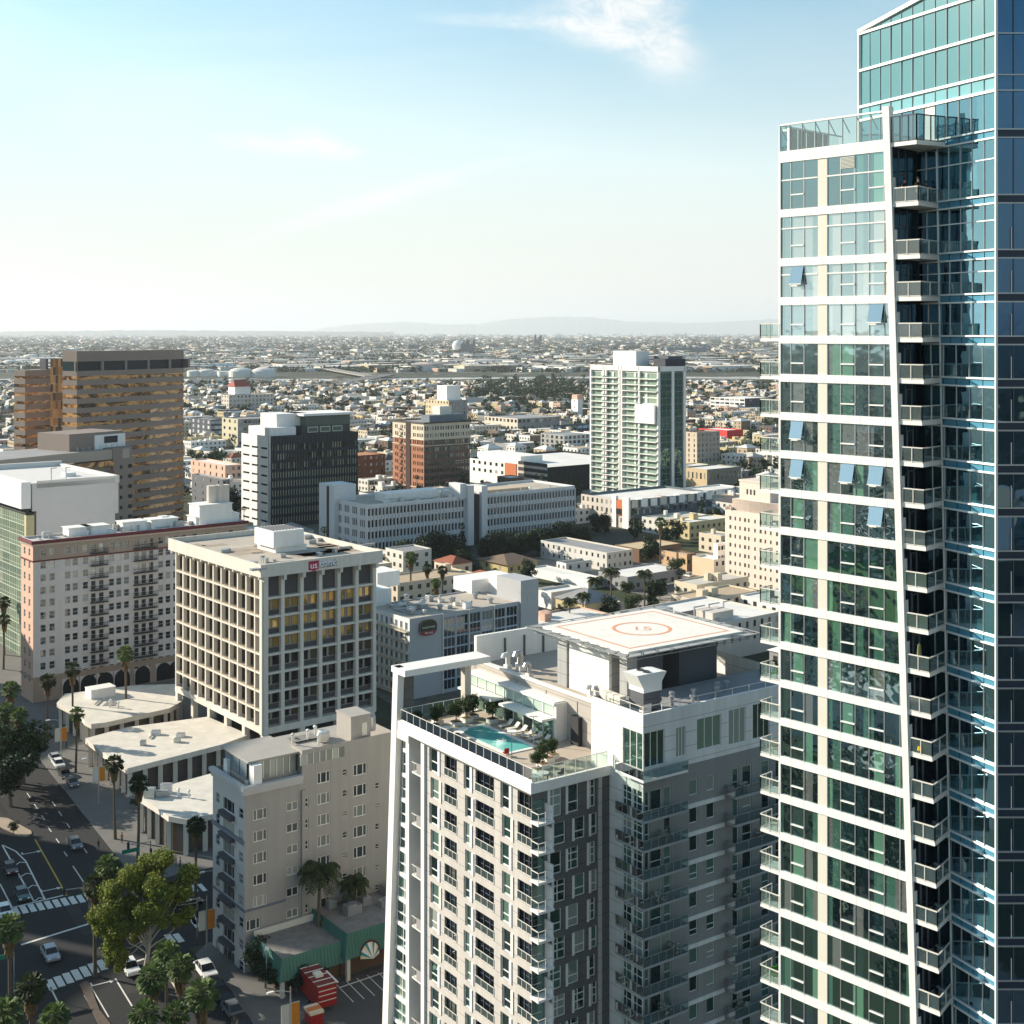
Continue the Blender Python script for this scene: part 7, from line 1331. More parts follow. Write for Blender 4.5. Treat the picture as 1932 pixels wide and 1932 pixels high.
for k in range(6):
    q = on(9.9, 12.6 + k * 1.5, zf); t = thing('sun_lounger', WORDS[k] + ' white sun lounger along the far side of the pool', 'sun lounger', q, CONDO['rot'], 'sun loungers by the pool'); b = MB(); b.box(0, -.32, .22, 1.3, .32, .34); b.add([(1.3, -.32, .22), (1.3, .32, .22), (1.85, .32, .75), (1.85, -.32, .75), (1.3, -.32, .34), (1.3, .32, .34), (1.80, .32, .84), (1.80, -.32, .84)], ((0, 1, 2, 3), (4, 7, 6, 5), (0, 3, 7, 4), (1, 5, 6, 2), (2, 6, 7, 3))); b.build('mattress', WT_, t); b = MB(); b.box(.05, -.3, 0, .15, .3, .22); b.box(1.1, -.3, 0, 1.2, .3, .22); b.build('frame', METAL, t)
for i, (x, y) in enumerate(((3.8, 19.6), (4.9, 20.4), (3.6, 22.0), (2.2, 2.2), (3.4, 2.6))):
    t = thing('round_table', ['white round table nearest the pool', 'white round table behind the one nearest the pool', 'white table beside the frame-end shrub', 'small pale table at the deck corner', 'small pale table next to the corner one'][i], 'table', on(x, y, zf), 0, 'tables on the pool deck'); b = MB(); b.lathe(0, 0, [(.0, .70), (.62, .70), (.62, .76), (0, .76)], 14); b.build('table_top', WHITE, t); b = MB(); b.lathe(0, 0, [(.3, 0), (.3, .04), (.05, .06), (.05, .7)], 8); b.build('leg', METAL, t)
def chair_thing(x, y, z, rz, col, label, group):
    t = thing('chair', label, 'chair', (x, y, z), rz, group); b = MB(); b.box(-.28, -.28, .34, .28, .28, .44); b.build('seat', col, t); b = MB(); b.box(-.28, .22, .44, .28, .30, .95); b.build('backrest', col, t)
    for sx in (-.24, .24):
        for sy in (-.24, .24): b = MB(); b.bar((sx, sy, 0), (sx, sy, .36), .05); b.build('leg', METAL, t)
NVF = mat('charcoal cushion', (.05, .055, .06), .9); CRF = mat('cream cushion', (.55, .5, .42), .9); REDF = mat('red cushion', (.32, .03, .02), .8)
for i, (x, y, m_, l) in enumerate(((2.6, 20.6, NVF, 'charcoal lounge chair nearest the railing by the round tables'), (3.0, 18.8, NVF, 'charcoal chair at the pool side of the round tables'), (5.8, 21.4, CRF, 'cream chair behind the round tables'), (1.4, 3.2, NVF, 'dark chair at the front railing corner'), (2.6, 1.2, NVF, 'dark chair facing the front railing'), (4.2, 1.8, CRF, 'cream chair by the front railing'), (5.4, 2.2, NVF, 'dark chair second from the tall wing'), (6.8, 1.6, CRF, 'cream chair nearest the tall wing'), (4.6, 11.2, REDF, 'red chair at the near end of the pool'))):
    q = on(x, y, zf); chair_thing(q[0], q[1], q[2], rnd.uniform(0, 6), m_, l, 'chairs on the pool deck')
for i, (x, y) in enumerate(((4.0, 9.2), (9.6, 12.8))): t = thing('deck_lamp', ['square-topped deck lamp at the near pool end', 'square-topped deck lamp beside the lounge corner'][i], 'lamp', on(x, y, zf)); b = MB(); b.bar((0, 0, 0), (0, 0, 3.3), .1); b.build('pole', METAL, t); b = MB(); b.box(-.5, -.5, 3.3, .5, .5, 3.42); b.build('lamp_head', WHITE, t)
# ---------------------------------------------------------------- cars
def car_proto():
    LOW = [(-2.2, .32), (2.2, .32), (2.25, .62), (2.1, .80), (1.15, .92), (-1.35, .95), (-2.15, .92), (-2.28, .66)]; w = .88
    b = MB(); n = len(LOW)
    for y, sg in ((-w, 1), (w, -1)): b.poly([(x, y, z) for x, z in LOW][::sg], 0)
    for i in range(n): (x0, z0), (x1, z1) = LOW[i], LOW[(i + 1) % n]; b.quad((x0, -w, z0), (x0, w, z0), (x1, w, z1), (x1, -w, z1), 0)
    b.add([(.35, -.70, 1.44), (-1.2, -.70, 1.46), (-1.2, .70, 1.46), (.35, .70, 1.44)], ((0, 3, 2, 1),), 0)
    for x0, x1 in ((.35, 1.1), (-1.2, -1.9), (-.4, -.42)):
        for s in (-1, 1): b.bar((x0, s * .71, 1.43), (x1, s * .83, .93), .07)
    g = MB(); A = [(1.15, .82, .92), (.35, .70, 1.43), (-1.2, .70, 1.44), (-1.95, .82, .94)]
    L_ = [Vector((x, -y, z)) for x, y, z in A]; R__ = [Vector((x, y, z)) for x, y, z in A]
    g.quad(L_[0], R__[0], R__[1], L_[1]); g.quad(L_[2], R__[2], R__[3], L_[3]); g.quad(L_[3], L_[0], L_[1], L_[2]); g.quad(R__[0], R__[3], R__[2], R__[1])
    wh = MB(); k = 14; wh.tube([(0, -.1, 0), (0, .1, 0)], .33, k, 0); wh.tube([(0, -.112, 0), (0, .112, 0)], .18, k, 1)
    hl = MB(); hl.box(2.14, -.2, -.08, 2.26, .2, .08); tl = MB(); tl.box(-2.27, -.2, -.1, -2.16, .2, .1)
    return b, g.mesh('window_glass', mat('car glass', (.015, .018, .02), .05, spec=.8)), wh.mesh('wheel', [mat('tyre', (.015, .015, .015), .9), METAL]), hl.mesh('headlight', mat('headlamp', (.75, .75, .72), .2)), tl.mesh('tail_light', mat('tail lamp red', (.30, .012, .01), .3))
CB = car_proto(); CARB = {}
def car(x, y, rz, colname, col, label, group='cars on the avenue', z=.016, s=1.0, detail=True):
    T = thing('car', label, 'car', (x, y, z), rz, group); T.scale = (s, s, s); key = colname
    if key not in CARB: CARB[key] = CB[0].mesh('body', mat('car paint ' + colname, col, .25, spec=.7))
    obj('body', CARB[key], T); obj('window_glass', CB[1], T)
    if detail:
        for wx in (-1.35, 1.4):
            for wy in (-.80, .80): obj('wheel', CB[2], T, (wx, wy, .33))
        for wy in (-.6, .6): obj('headlight', CB[3], T, (0, wy, .68)); obj('tail_light', CB[4], T, (0, wy, .74))
    return T
CC = dict(silver=(.35, .37, .39), white=(.72, .72, .70), black=(.012, .012, .014), red=(.25, .015, .012), blue=(.03, .06, .14), teal=(.02, .06, .06), maroon=(.06, .012, .012), grey=(.12, .125, .13))
AD = math.atan2(DN.y, DN.x)
for (vx, vy, c, l) in ((95, 1806, 'silver', 'silver saloon driving between the two zebra crossings'), (41, 1694, 'teal', 'dark teal car waiting at the stop line beside the hatched lane'), (141, 1598, 'grey', 'grey car coming down the avenue in the tree shadows'), (19, 1645, 'maroon', 'dark maroon car behind the hatched lane at the left'), (8, 1726, 'white', 'white car on the zebra crossing at the left edge'), (245, 1832, 'white', 'white car half hidden behind the eucalyptus foot'), (110, 1446, 'white', 'white car parked by the kerb before the middle pavilion'), (104, 1436, 'silver', 'silver car parked farther up behind the white one'), (122, 1466, 'black', 'black car parked at the kerb nearest the planting bed'), (136, 1482, 'grey', 'dark grey car at the front of the kerbside parking row')):
    p = gp(vx, vy); car(p.x, p.y, AD, c, CC[c], l)
p = gp(388, 1838); car(p.x, p.y, AD, 'white', CC['white'], 'white car leading the row of dark cars beside the beige house', 'cars parked by the restaurant', s=1.08)
for k, (vx, vy, c) in enumerate(((408, 1868, 'black'), (425, 1892, 'black'), (440, 1915, 'grey'), (458, 1942, 'black'))): p = gp(vx, vy); car(p.x, p.y, AD, c, CC[c], ['black car parked directly behind the white one by the beige house', 'black car in the middle of the kerbside row by the restaurant', 'dark grey car fourth in the row beside the restaurant', 'black car at the bottom end of the restaurant row'][k], 'cars parked by the restaurant')
p = gp(352, 1712); car(p.x, p.y, RANG, 'black', CC['black'], 'black car in the cross street behind the eucalyptus crown')
COLW = list(CC)
lotc = [(1172, 1083), (1185, 1090), (1200, 1090), (1210, 1098), (1228, 1106), (1245, 1110), (1260, 1104), (1283, 1083), (1296, 1088), (1252, 1080), (1236, 1076), (1218, 1076), (1205, 1080), (1340, 1090), (1030, 1086), (1020, 1082), (1275, 1096), (1240, 1092), (1222, 1092), (1190, 1080)]
for k, (vx, vy) in enumerate(lotc):
    p = gp(vx, vy); c = ['white', 'silver', 'black', 'white', 'red', 'silver', 'white', 'grey', 'white', 'silver'][k % 10]; car(p.x, p.y, R(36.5 + (90 if k % 3 else 0)), c, CC[c], f'small {c} car, {WORDS[k % 15]} counted from the plaster flats' if k < 15 else f'{c} car at the far side, {WORDS[k - 15]} beyond the palms', 'cars in the car park behind the helipad', detail=False)
# red food trailer
p = gp(600, 1893); T = thing('food_trailer', 'red food trailer with a striped ribbed roof and serving hatch, parked by the restaurant', 'trailer', (p.x, p.y, .155), AD); RDP = mat('trailer red', (.28, .018, .016), .35, .06, 1)
b = MB(); b.box(-3.0, -1.25, .75, 3.0, 1.25, 3.3); b.box(-1.0, -1.2, .5, 1.0, 1.2, .75); b.build('body', RDP, T); b = MB(); b.box(-3.05, -1.3, 3.3, 3.05, 1.3, 3.42, 0)
for k in range(5): b.box(-2.9 + k * 1.4, -1.3, 3.42, -2.75 + k * 1.4, 1.3, 3.47, 1)
b.box(-.6, -.5, 3.42, .6, .5, 3.75, 1); b.build('roof', [mat('dull red roof', (.17, .03, .03), .6), PANEL], T); b = MB(); b.box(-1.8, 1.25, 1.5, 1.6, 1.29, 2.7, 0); b.box(-1.9, 1.25, 2.7, 1.7, 2.1, 2.78, 1); b.build('serving_hatch', [DARK, WHITE], T)
b = MB()
for z in (1.5, 2.2, 2.8): b.box(3.0, -1.2, z, 3.03, 1.2, z + .1)
b.build('trim_stripe', PANEL, T)
for wx in (-.5, .5):
    for wy in (-1.1, 1.1): obj('wheel', CB[2], T, (wx, wy, .33))
b = MB(); b.bar((-3, 0, .6), (-4.3, 0, .5), .12); b.build('tow_bar', METAL, T)
p = gp(592, 1938); T = thing('food_cart', 'small red cart with a cream and orange top at the bottom edge', 'cart', (p.x, p.y, .155), AD); b = MB(); b.box(-1.0, -.8, .4, 1.0, .8, 1.9); b.build('body', RDP, T); b = MB(); b.box(-1.1, -.9, 1.9, 1.1, .9, 2.2, 0); b.box(-.4, -.9, 2.2, .5, .9, 2.26, 1); b.build('top', [mat('cream top', (.62, .50, .36), .8), mat('orange top', (.50, .16, .05), .8)], T)
# ---------------------------------------------------------------- street lamps, banners, signals, people
BANO = mat('orange banner', (.55, .20, .02), .8, .1, 2); BANW = mat('white banner', (.60, .56, .48), .8, .1, 2); LGL = mat('lamp lens', (.75, .74, .70), .3)
def lamp(vx, vy, hh, label, banners=True, arm=2.5, side=-1, yz=None):
    Y = (H - hh) * F / (vy - HY); T = thing('street_lamp', label, 'street lamp', ((vx - CX) / F * Y, Y, .13), RANG, 'street lamps'); b = MB(); b.tube([(0, 0, 0), (0, 0, hh)], [.14, .08], 8); b.build('pole', METAL, T); b = MB(); b.tube([(0, 0, hh - .6), (side * arm * .5, 0, hh - .1), (side * arm, 0, hh)], .05, 6); b.build('arm', METAL, T); b = MB(); b.box(side * arm - .4, -.15, hh - .12, side * arm + .4, .15, hh + .05); b.build('lamp_head', LGL, T)
    if banners:
        for x0, x1, m_ in ((-1.15, -.15, BANW), (.15, 1.15, BANO)):
            b = MB(); b.box(x0, -.02, hh - 4.6, x1, .02, hh - 2.0); b.box(x0, -.04, hh - 2.0, x1, .04, hh - 1.94, 1); b.box(x0, -.04, hh - 4.66, x1, .04, hh - 4.6, 1); b.build('banner', [m_, METAL], T)
lamp(548, 1864, 9, 'street lamp with white and orange banners beside the restaurant car park'); lamp(115, 1356, 8.5, 'bannered street lamp at the tip of the farthest low pavilion'); lamp(390, 1692, 8.5, 'bannered street lamp against the beige apartment house corner'); lamp(186, 1428, 9, 'street lamp before the middle low pavilion', True); lamp(413, 1640, 8, 'plain lamp on the cross street kerb', False)
t = thing('globe_lamp', 'single white globe lamp on a thin post at the restaurant corner', 'street lamp', (*gp(503, 1878)[:2], .13)); b = MB(); b.tube([(0, 0, 0), (0, 0, 5.6)], .07, 7); b.build('pole', METAL, t); b = MB(); b.lathe(0, 0, [(0, 5.6), (.2, 5.66), (.3, 5.9), (.2, 6.14), (0, 6.2)], 12); b.build('globe', WHITE, t, smooth=True)
for (vx, vy, l) in ((372, 1770, 'traffic signal post at the cross street corner'), (168, 1738, 'traffic signal post beside the first zebra crossing'), (284, 1648, 'traffic signal before the nearest pavilion')):
    p = gp(vx, vy); t = thing('traffic_signal', l, 'traffic signal', (p.x, p.y, .02), RANG, 'traffic signals'); b = MB(); b.tube([(0, 0, 0), (0, 0, 5.2)], .09, 7); b.bar((0, 0, 5.0), (-3.5, 0, 5.3), .1); b.build('pole', METAL, t); b = MB(); b.box(-3.7, -.16, 4.6, -3.35, .16, 5.6); b.box(-.18, -.3, 3.0, .18, -.1, 4.0); b.build('signal_head', DARK, t)
for (vx, vy, l) in ((5, 1806, 'green street name sign at the left edge'), (246, 1605, 'dark green street name sign near the pavilion corner')):
    p = gp(vx, vy, 5.0); t = thing('street_sign', l, 'sign', (p.x, p.y, 0), RANG, 'street name signs'); b = MB(); b.tube([(1.4, 0, 0), (1.4, 0, 5.3)], .07, 6); b.build('pole', METAL, t); b = MB(); b.box(-1.3, -.04, 4.7, 1.4, .04, 5.3); b.build('sign_board', mat('sign green board', (.02, .22, .14), .5), t)
def person(x, y, z, rz, label, top, legs, lean=0.0, group=None):
    T = thing('person', label, 'person', (x, y, z), rz, group); me = bpy.data.meshes.new('body'); V_ = [(0, 0, .92), (0, 0, 1.15), (0, 0, 1.40), (0, 0, 1.50), (0, -.01, 1.62), (0, -.01, 1.74), (.10, 0, .86), (.11, -.02, .48), (.11, .02, .08), (.11, -.12, .04), (-.10, 0, .86), (-.12, .02, .48), (-.12, .04, .08), (-.12, -.10, .04), (.19, 0, 1.40), (.25, .02, 1.12), (.22, -.12, .88), (-.19, 0, 1.40), (-.26, .02, 1.12), (-.20, -.16, .92)]
    me.from_pydata(V_, [(0, 1), (1, 2), (2, 3), (3, 4), (4, 5), (0, 6), (6, 7), (7, 8), (8, 9), (0, 10), (10, 11), (11, 12), (12, 13), (2, 14), (14, 15), (15, 16), (2, 17), (17, 18), (18, 19)], [])
    o = obj('body', me, T); sk = o.modifiers.new('skin', 'SKIN'); rad = [.13, .12, .13, .055, .085, .08, .085, .062, .042, .04, .085, .062, .042, .04, .065, .045, .032, .065, .045, .032]
    for i, r in enumerate(rad): me.skin_vertices[0].data[i].radius = (r, r * .85)
    me.skin_vertices[0].data[0].use_root = True; ss = o.modifiers.new('sub', 'SUBSURF'); ss.levels = 1; ss.render_levels = 1
    me2 = bpy.data.meshes.new_from_object(o.evaluated_get(bpy.context.evaluated_depsgraph_get())); o.modifiers.clear(); o.data = me2; bpy.data.meshes.remove(me); me2.name = 'body'
    me2.materials.clear()
    for m_ in (top, legs, mat('skin', (.38, .22, .15), .6)): me2.materials.append(m_)
    for p_ in me2.polygons: c = p_.center; p_.material_index = 1 if c.z < .93 and abs(c.x) < .19 else (2 if c.z > 1.46 or c.z < .0 or (abs(c.x) > .16 and c.z < 1.2) else 0)
    h = MB(); h.lathe(0, .01, [(.10, 1.66), (.105, 1.74), (.075, 1.82), (0, 1.845)], 10); h.build('hair', mat('dark hair', (.02, .015, .012), .7), T); return T
BK, WT, RDc, BLc = mat('black cloth', (.015, .015, .018), .9), mat('white cloth', (.7, .69, .66), .9), mat('red cloth', (.4, .03, .03), .9), mat('blue cloth', (.05, .09, .18), .9)
for (q, zz, l, a, c) in ((pa(tp(95) + .75, .35), 95.5, 'person in dark clothes by the door on the top balcony', BK, BK), (pa(tp(95) + 1.75, .55), 95.5, 'person in a dark top and white trousers at the top balcony railing', BK, WT), (pc(tc_(95) + .9, -.35), 95.5, 'person in black at the inner end of the top balcony', BK, BK)): person(q.x, q.y, zz + .16, R(20), l, a, c, 0, 'people on the top balcony')
for (vx, vy, l, a, c) in ((76, 1398, 'person in dark clothes crossing by the farthest pavilion', BK, BLc), (80, 1402, 'person with a white shirt on the crossing near the pavilion', WT, BK), (332, 1636, 'person in black standing before the nearest pavilion', BK, BK), (340, 1640, 'person in dark clothes beside the one in black', BLc, BK), (186, 1606, 'person waiting at the kerb by the dark signal', BK, BLc), (230, 1592, 'person in red on the pavement near the pavilion bed', RDc, BK), (125, 1414, 'person on the pavement below the banner lamp', BK, BK)): p = gp(vx, vy); person(p.x, p.y, .14, rnd.uniform(0, 6), l, a, c, 0, 'people on the pavement')
# things on the balconies of the tower
def on_balc(z, t, d): q = pa(t, d); return q.x, q.y, z + .16
S_ = [95.5, 91.6] + [88.5 - 3.05 * i for i in range(29)]
for k, (i, c, l) in enumerate(((6, mat('terracotta pot', (.45, .18, .08), .9), 'row of terracotta pots'), (13, mat('yellow fabric', (.60, .38, .02), .9), 'yellow ball-like chair'), (23, mat('yellow fabric', (.60, .38, .02), .9), 'yellow toy'), (11, mat('olive parasol', (.20, .20, .08), .9), 'folded olive parasol'), (25, WHITE, 'white stool'))):
    z = S_[i]; x, y, zz = on_balc(z, tp(z) + .8, .35); t = thing('balcony_item', f'{l} on a balcony beside the leaning white pillar', 'furniture', (x, y, zz)); b = MB()
    if k == 0:
        for j in range(4): b.lathe(j * .34 - .5, -j * .36 + .5, [(.10, 0), (.16, .34), (.13, .34), (0, .30)], 8)
    elif k == 3: b.lathe(0, 0, [(.03, 0), (.03, .6), (.22, .7), (.14, 1.8), (0, 2.0)], 8)
    else: b.lathe(0, 0, [(.25, 0), (.42, .25), (.40, .55), (.2, .75), (0, .8)], 10)
    b.build('shape', c, t)
for k in range(7): z = S_[8 + k * 2]; q = pa(-.9, .6); chair_thing(q.x, q.y, z + .13, rnd.uniform(0, 6), [CRF, NVF, mat('green cushion', (.05, .22, .03), .9), CRF][k % 4], f'{["cream", "charcoal", "green", "cream"][k % 4]} chair on the {WORDS[k].replace("nearest", "first")} furnished left balcony of the glass tower counted from above', 'chairs on the left balconies')
# ---------------------------------------------------------------- ground, river, roads far out
def ground_mat():
    m = bpy.data.materials.new('ground'); m.use_nodes = True; nt = m.node_tree; N, L = nt.nodes, nt.links; b = N['Principled BSDF']; b.inputs['Roughness'].default_value = 1; b.inputs['Specular IOR Level'].default_value = .1
    tc = N.new('ShaderNodeTexCoord'); mp = N.new('ShaderNodeMapping'); mp.inputs['Rotation'].default_value = (0, 0, R(38)); L.new(tc.outputs['Object'], mp.inputs[0])
    v = N.new('ShaderNodeTexVoronoi'); v.inputs['Scale'].default_value = .022; L.new(mp.outputs[0], v.inputs['Vector']); s = N.new('ShaderNodeSeparateColor'); L.new(v.outputs['Color'], s.inputs[0])
    cr = N.new('ShaderNodeValToRGB'); e = cr.color_ramp.elements; cr.color_ramp.interpolation = 'CONSTANT'
    cs = [(.055, .055, .052), (.045, .055, .03), (.09, .085, .075), (.16, .15, .13), (.05, .06, .032), (.28, .26, .23), (.075, .075, .07), (.04, .05, .028)]
    while len(e) < len(cs): e.new(.5)
    for i, c in enumerate(cs): e[i].position = i / len(cs); e[i].color = (*c, 1)
    L.new(s.outputs[0], cr.inputs[0]); n = N.new('ShaderNodeTexNoise'); n.inputs['Scale'].default_value = .004; n.inputs['Detail'].default_value = 8; L.new(mp.outputs[0], n.inputs['Vector'])
    n2 = N.new('ShaderNodeTexNoise'); n2.inputs['Scale'].default_value = .35; n2.inputs['Detail'].default_value = 6; L.new(mp.outputs[0], n2.inputs['Vector'])
    mx = N.new('ShaderNodeMix'); mx.data_type = 'RGBA'; rr = N.new('ShaderNodeMapRange'); rr.inputs['From Min'].default_value = .42; rr.inputs['From Max'].default_value = .6; L.new(n.outputs['Fac'], rr.inputs['Value']); L.new(rr.outputs[0], mx.inputs[0]); L.new(cr.outputs[0], mx.inputs[6]); mx.inputs[7].default_value = (.055, .062, .04, 1)
    m2 = N.new('ShaderNodeVectorMath'); m2.operation = 'SCALE'; r2 = N.new('ShaderNodeMapRange'); r2.inputs['To Min'].default_value = .6; r2.inputs['To Max'].default_value = 1.5; L.new(n2.outputs['Fac'], r2.inputs['Value']); L.new(mx.outputs[2], m2.inputs[0]); L.new(r2.outputs[0], m2.inputs['Scale']); L.new(m2.outputs[0], b.inputs['Base Color']); return m
g = MB(); n = 96; g.poly([(80000 * math.cos(2 * math.pi * k / n), 80000 * math.sin(2 * math.pi * k / n), 0) for k in range(n)]); tag(g.build('ground', ground_mat()), kind='structure')
def strip(name, pts, w, z, m, thick=None):
    b = MB(); P = [Vector((p.x, p.y)) for p in (gp(*q) for q in pts)]
    for a, c in zip(P, P[1:]):
        d = (c - a).normalized(); nn = Vector((-d.y, d.x)) * w / 2
        if thick: b.prism([a - nn, c - nn, c + nn, a + nn], z - thick, z)
        else: b.poly([(*(a - nn), z), (*(c - nn), z), (*(c + nn), z), (*(a + nn), z)])
    return tag(b.build(name, m), kind='structure')
LEV = mat('levee grass', (.035, .042, .03), 1, .3, .02); WAT = mat('river water', (.05, .07, .075), .1, .1, .05); FWY = mat('freeway concrete', (.26, .245, .215), .9, .1, .05)
strip('levee', [(-200, 712), (360, 711), (640, 712.5), (900, 709), (1200, 707), (1500, 709), (2300, 709)], 110, .05, LEV); strip('river', [(-200, 717), (360, 716.5), (640, 717), (900, 713.5), (1200, 711.5), (1500, 714), (2300, 714)], 90, .10, WAT); strip('levee', [(-200, 722), (360, 721.5), (640, 722), (900, 718.5), (1200, 716), (1500, 719), (2300, 719)], 60, .15, LEV)
strip('freeway', [(-100, 683), (360, 677), (440, 676.5), (520, 681), (560, 688), (600, 697)], 26, 9, FWY, 2.5); strip('freeway', [(520, 690), (575, 691), (640, 705), (700, 716)], 24, 7, FWY, 2); strip('freeway', [(640, 733), (690, 720), (730, 712)], 34, 6, mat('freeway asphalt', (.13, .13, .125), .9, .1, .05), 2)
# hills on the skyline
def hills(pts, Y, name, col):
    b = MB(); top = []; rr = random.Random(3); 
    for (x, y), (x2, y2) in zip(pts, pts[1:]):
        for k in range(10): t = k / 10; top.append((lerp(x, x2, t), lerp(y, y2, t) + rr.uniform(-.8, .8)))
    for i in range(len(top) - 1):
        a, c = px(*top[i], Y), px(*top[i + 1], Y); fa, fc = a * 1, c * 1; s = 2600
        b.quad((a.x * (1 - s / Y), Y - s, 0), (c.x * (1 - s / Y), Y - s, 0), tuple(c), tuple(a)); b.quad(tuple(a), tuple(c), (c.x * (1 + s / Y), Y + s, 0), (a.x * (1 + s / Y), Y + s, 0))
    return tag(b.build(name, mat(name, col, 1, .2, .002)), kind='structure')
hills([(-300, 626), (0, 625), (150, 624), (300, 622.5), (420, 624), (600, 625), (760, 626)], 30000, 'low_hills', (.07, .08, .06))
hills([(560, 627), (660, 612), (760, 607), (840, 612), (900, 612), (960, 602), (1030, 597.5), (1110, 598), (1180, 606), (1290, 610), (1380, 606), (1460, 602), (1600, 600), (1750, 606), (2000, 620)], 55000, 'hills', (.16, .165, .155))
# ---------------------------------------------------------------- industry beyond the river
def far(name, label, cat, x, yb, rotz=0, group=None): p = gp(x, yb); return thing(name, label, cat, (p.x, p.y, 0), rotz, group), p.y / F
TANKW = mat('white tank', (.70, .69, .66), .6, .06, .05); IND = mat('dark industrial steel', (.10, .11, .12), .7, .15, .05)
for (x, yb, w, l, cone) in ((497, 711, 46, 'largest white domed tank, right end of the tank row', .22), (455, 711, 46, 'second largest domed tank, left of the largest', .22), (424, 710.5, 28, 'flat white tank left of the two large domed ones', .06), (408, 710, 22, 'small white tank in the middle of the tank row', .12), (391, 710, 32, 'low domed white tank near the brown tower', .16), (368, 710, 30, 'white tank touching the brown tower edge', .14), (20, 693, 34, 'domed tank at the left edge with a shaded side', .25), (44, 688, 40, 'white tank at the left edge beside the shaded dome', .1), (90, 688, 46, 'broad white tank left of the brown tower roof', .06), (60, 678, 30, 'pale tank farther off at the left edge', .2)):
    T, k = far('storage_tank', l, 'tank', x, yb, 0, 'storage tanks beyond the river'); r = w * k / 2; h = 11 * (1 if w > 30 else .9); b = MB(); b.lathe(0, 0, [(r, 0), (r, h)], 24); b.build('shell', TANKW, T); b = MB(); b.lathe(0, 0, [(r * 1.01, h), (r * .8, h + r * cone * .75), (r * .45, h + r * cone * 1.25), (0, h + r * cone * 1.45)], 24); b.build('dome_roof', mat('tank roof', (.60, .58, .54), .6), T)
T, k = far('gas_sphere', 'big pale sphere tank of the refinery, left of a dark process block', 'tank', 864, 665); r = 11 * k; b = MB(); b.lathe(0, 0, [(r * math.sin(math.pi * i / 12), r * 1.1 - r * math.cos(math.pi * i / 12)) for i in range(13)], 20); b.build('shell', TANKW, T, smooth=True)
rr = random.Random(11)
def process(x, yb, w, h, label):
    T, k = far('process_unit', label, 'refinery unit', x, yb, 0, 'refinery units'); b = MB(); b.box(-w * k / 2, 0, 0, w * k / 2, 30, h * k * .55)
    for i in range(9): xx = rr.uniform(-w * k / 2, w * k / 2 - 6); b.box(xx, rr.uniform(0, 20), h * k * .4, xx + rr.uniform(4, 12), 26, h * k * rr.uniform(.6, 1))
    b.build('frame', IND, T)
process(882, 666, 26, 30, 'dark process block beside the big sphere tank'); process(1014, 655, 14, 26, 'tall dark process tower in the refinery right of the sphere'); process(1195, 662, 20, 12, 'low process units left of the thin stack'); process(1330, 660, 22, 14, 'process units right of the thin chimney'); process(930, 660, 18, 10, 'small process frame left of the refinery tower'); process(780, 662, 20, 12, 'process units left of the sphere tank')
for i, (x, yb, h, w, l) in enumerate(((1294, 654, 27, 1.3, 'tallest thin dark chimney on the right skyline'), (998, 654, 21, 1.6, 'dark stack just left of the refinery tower'), (966, 652, 18, 1.2, 'thin stack left of the refinery tower'), (988, 652, 13, .9, 'short stack between two refinery stacks'), (1036, 652, 17, .8, 'thin pale stack right of the refinery tower'), (1283, 652, 13, .9, 'short stack beside the tallest chimney'), (1314, 652, 12, .8, 'short stack right of the tallest chimney'), (560, 668, 24, 1.0, 'thin mast above the white sheds at left'), (573, 672, 20, 1.0, 'second mast beside the thin one'), (895, 650, 18, 1.0, 'stack behind the dark process block'), (814, 660, 14, 1.4, 'stub stack left of the sphere tank'), (1420, 660, 10, 3, 'pale silo near the tower balconies'))):
    T, k = far('chimney_stack', l, 'chimney', x, yb, 0, 'chimneys on the skyline'); b = MB(); b.tube([(0, 0, 0), (0, 0, h * k * .6), (0, 0, h * k)], [w * k * .6, w * k * .5, w * k * .42], 8); b.build('shaft', IND if i != 11 else TANKW, T)
for (x0, x1, yb, h, m_, l) in ((1258, 1334, 666, 10, mat('blue grey shed', (.10, .14, .17), .7), 'long dark blue-grey shed below the thin chimney'), (1106, 1200, 652, 5, mat('blue grey shed', (.10, .14, .17), .7), 'long dark shed on the plain right of the refinery tower'), (1372, 1440, 668, 6, mat('blue grey shed', (.10, .14, .17), .7), 'long grey shed near the tower balconies'), (355, 438, 698, 10, mat('pale blue shed', (.30, .40, .48), .7), 'pale blue shed behind the storage tanks'), (1160, 1270, 676, 3.5, TANKW, 'very long white roof behind the green condominium tower'), (830, 905, 676, 4, TANKW, 'long white warehouse below the sphere tank'), (700, 780, 688, 5, TANKW, 'white warehouse in the plain, left of the sphere tank'), (575, 640, 680, 5, TANKW, 'white warehouse behind the curved freeway'), (380, 440, 667, 4, TANKW, 'white warehouse right of the brown tower top'), (455, 520, 663, 5, TANKW, 'white shed on the plain above the freeway'), (180, 245, 652, 4, TANKW, 'pale long shed beyond the brown tower roof'), (1000, 1080, 672, 4, TANKW, 'white warehouse right below the refinery tower')):
    a, c = gp(x0, yb), gp(x1, yb); T = thing('warehouse', l, 'warehouse', (a.x, a.y, 0), 0, 'long sheds on the plain'); w = c.x - a.x; hh = h * a.y / F; d = w * .35; b = MB(); b.box(0, 0, 0, w, d, hh); b.build('wall', m_, T); b = MB(); n = 6
    for k in range(n): b.add([(w * k / n, -.5, hh), (w * (k + .5) / n, -.5, hh * 1.18), (w * (k + 1) / n, -.5, hh), (w * k / n, d, hh), (w * (k + .5) / n, d, hh * 1.18), (w * (k + 1) / n, d, hh)], ((0, 1, 4, 3), (1, 2, 5, 4), (0, 2, 1)))
    b.build('roof', m_ if m_ is not TANKW else ROOF_WHITE, T)
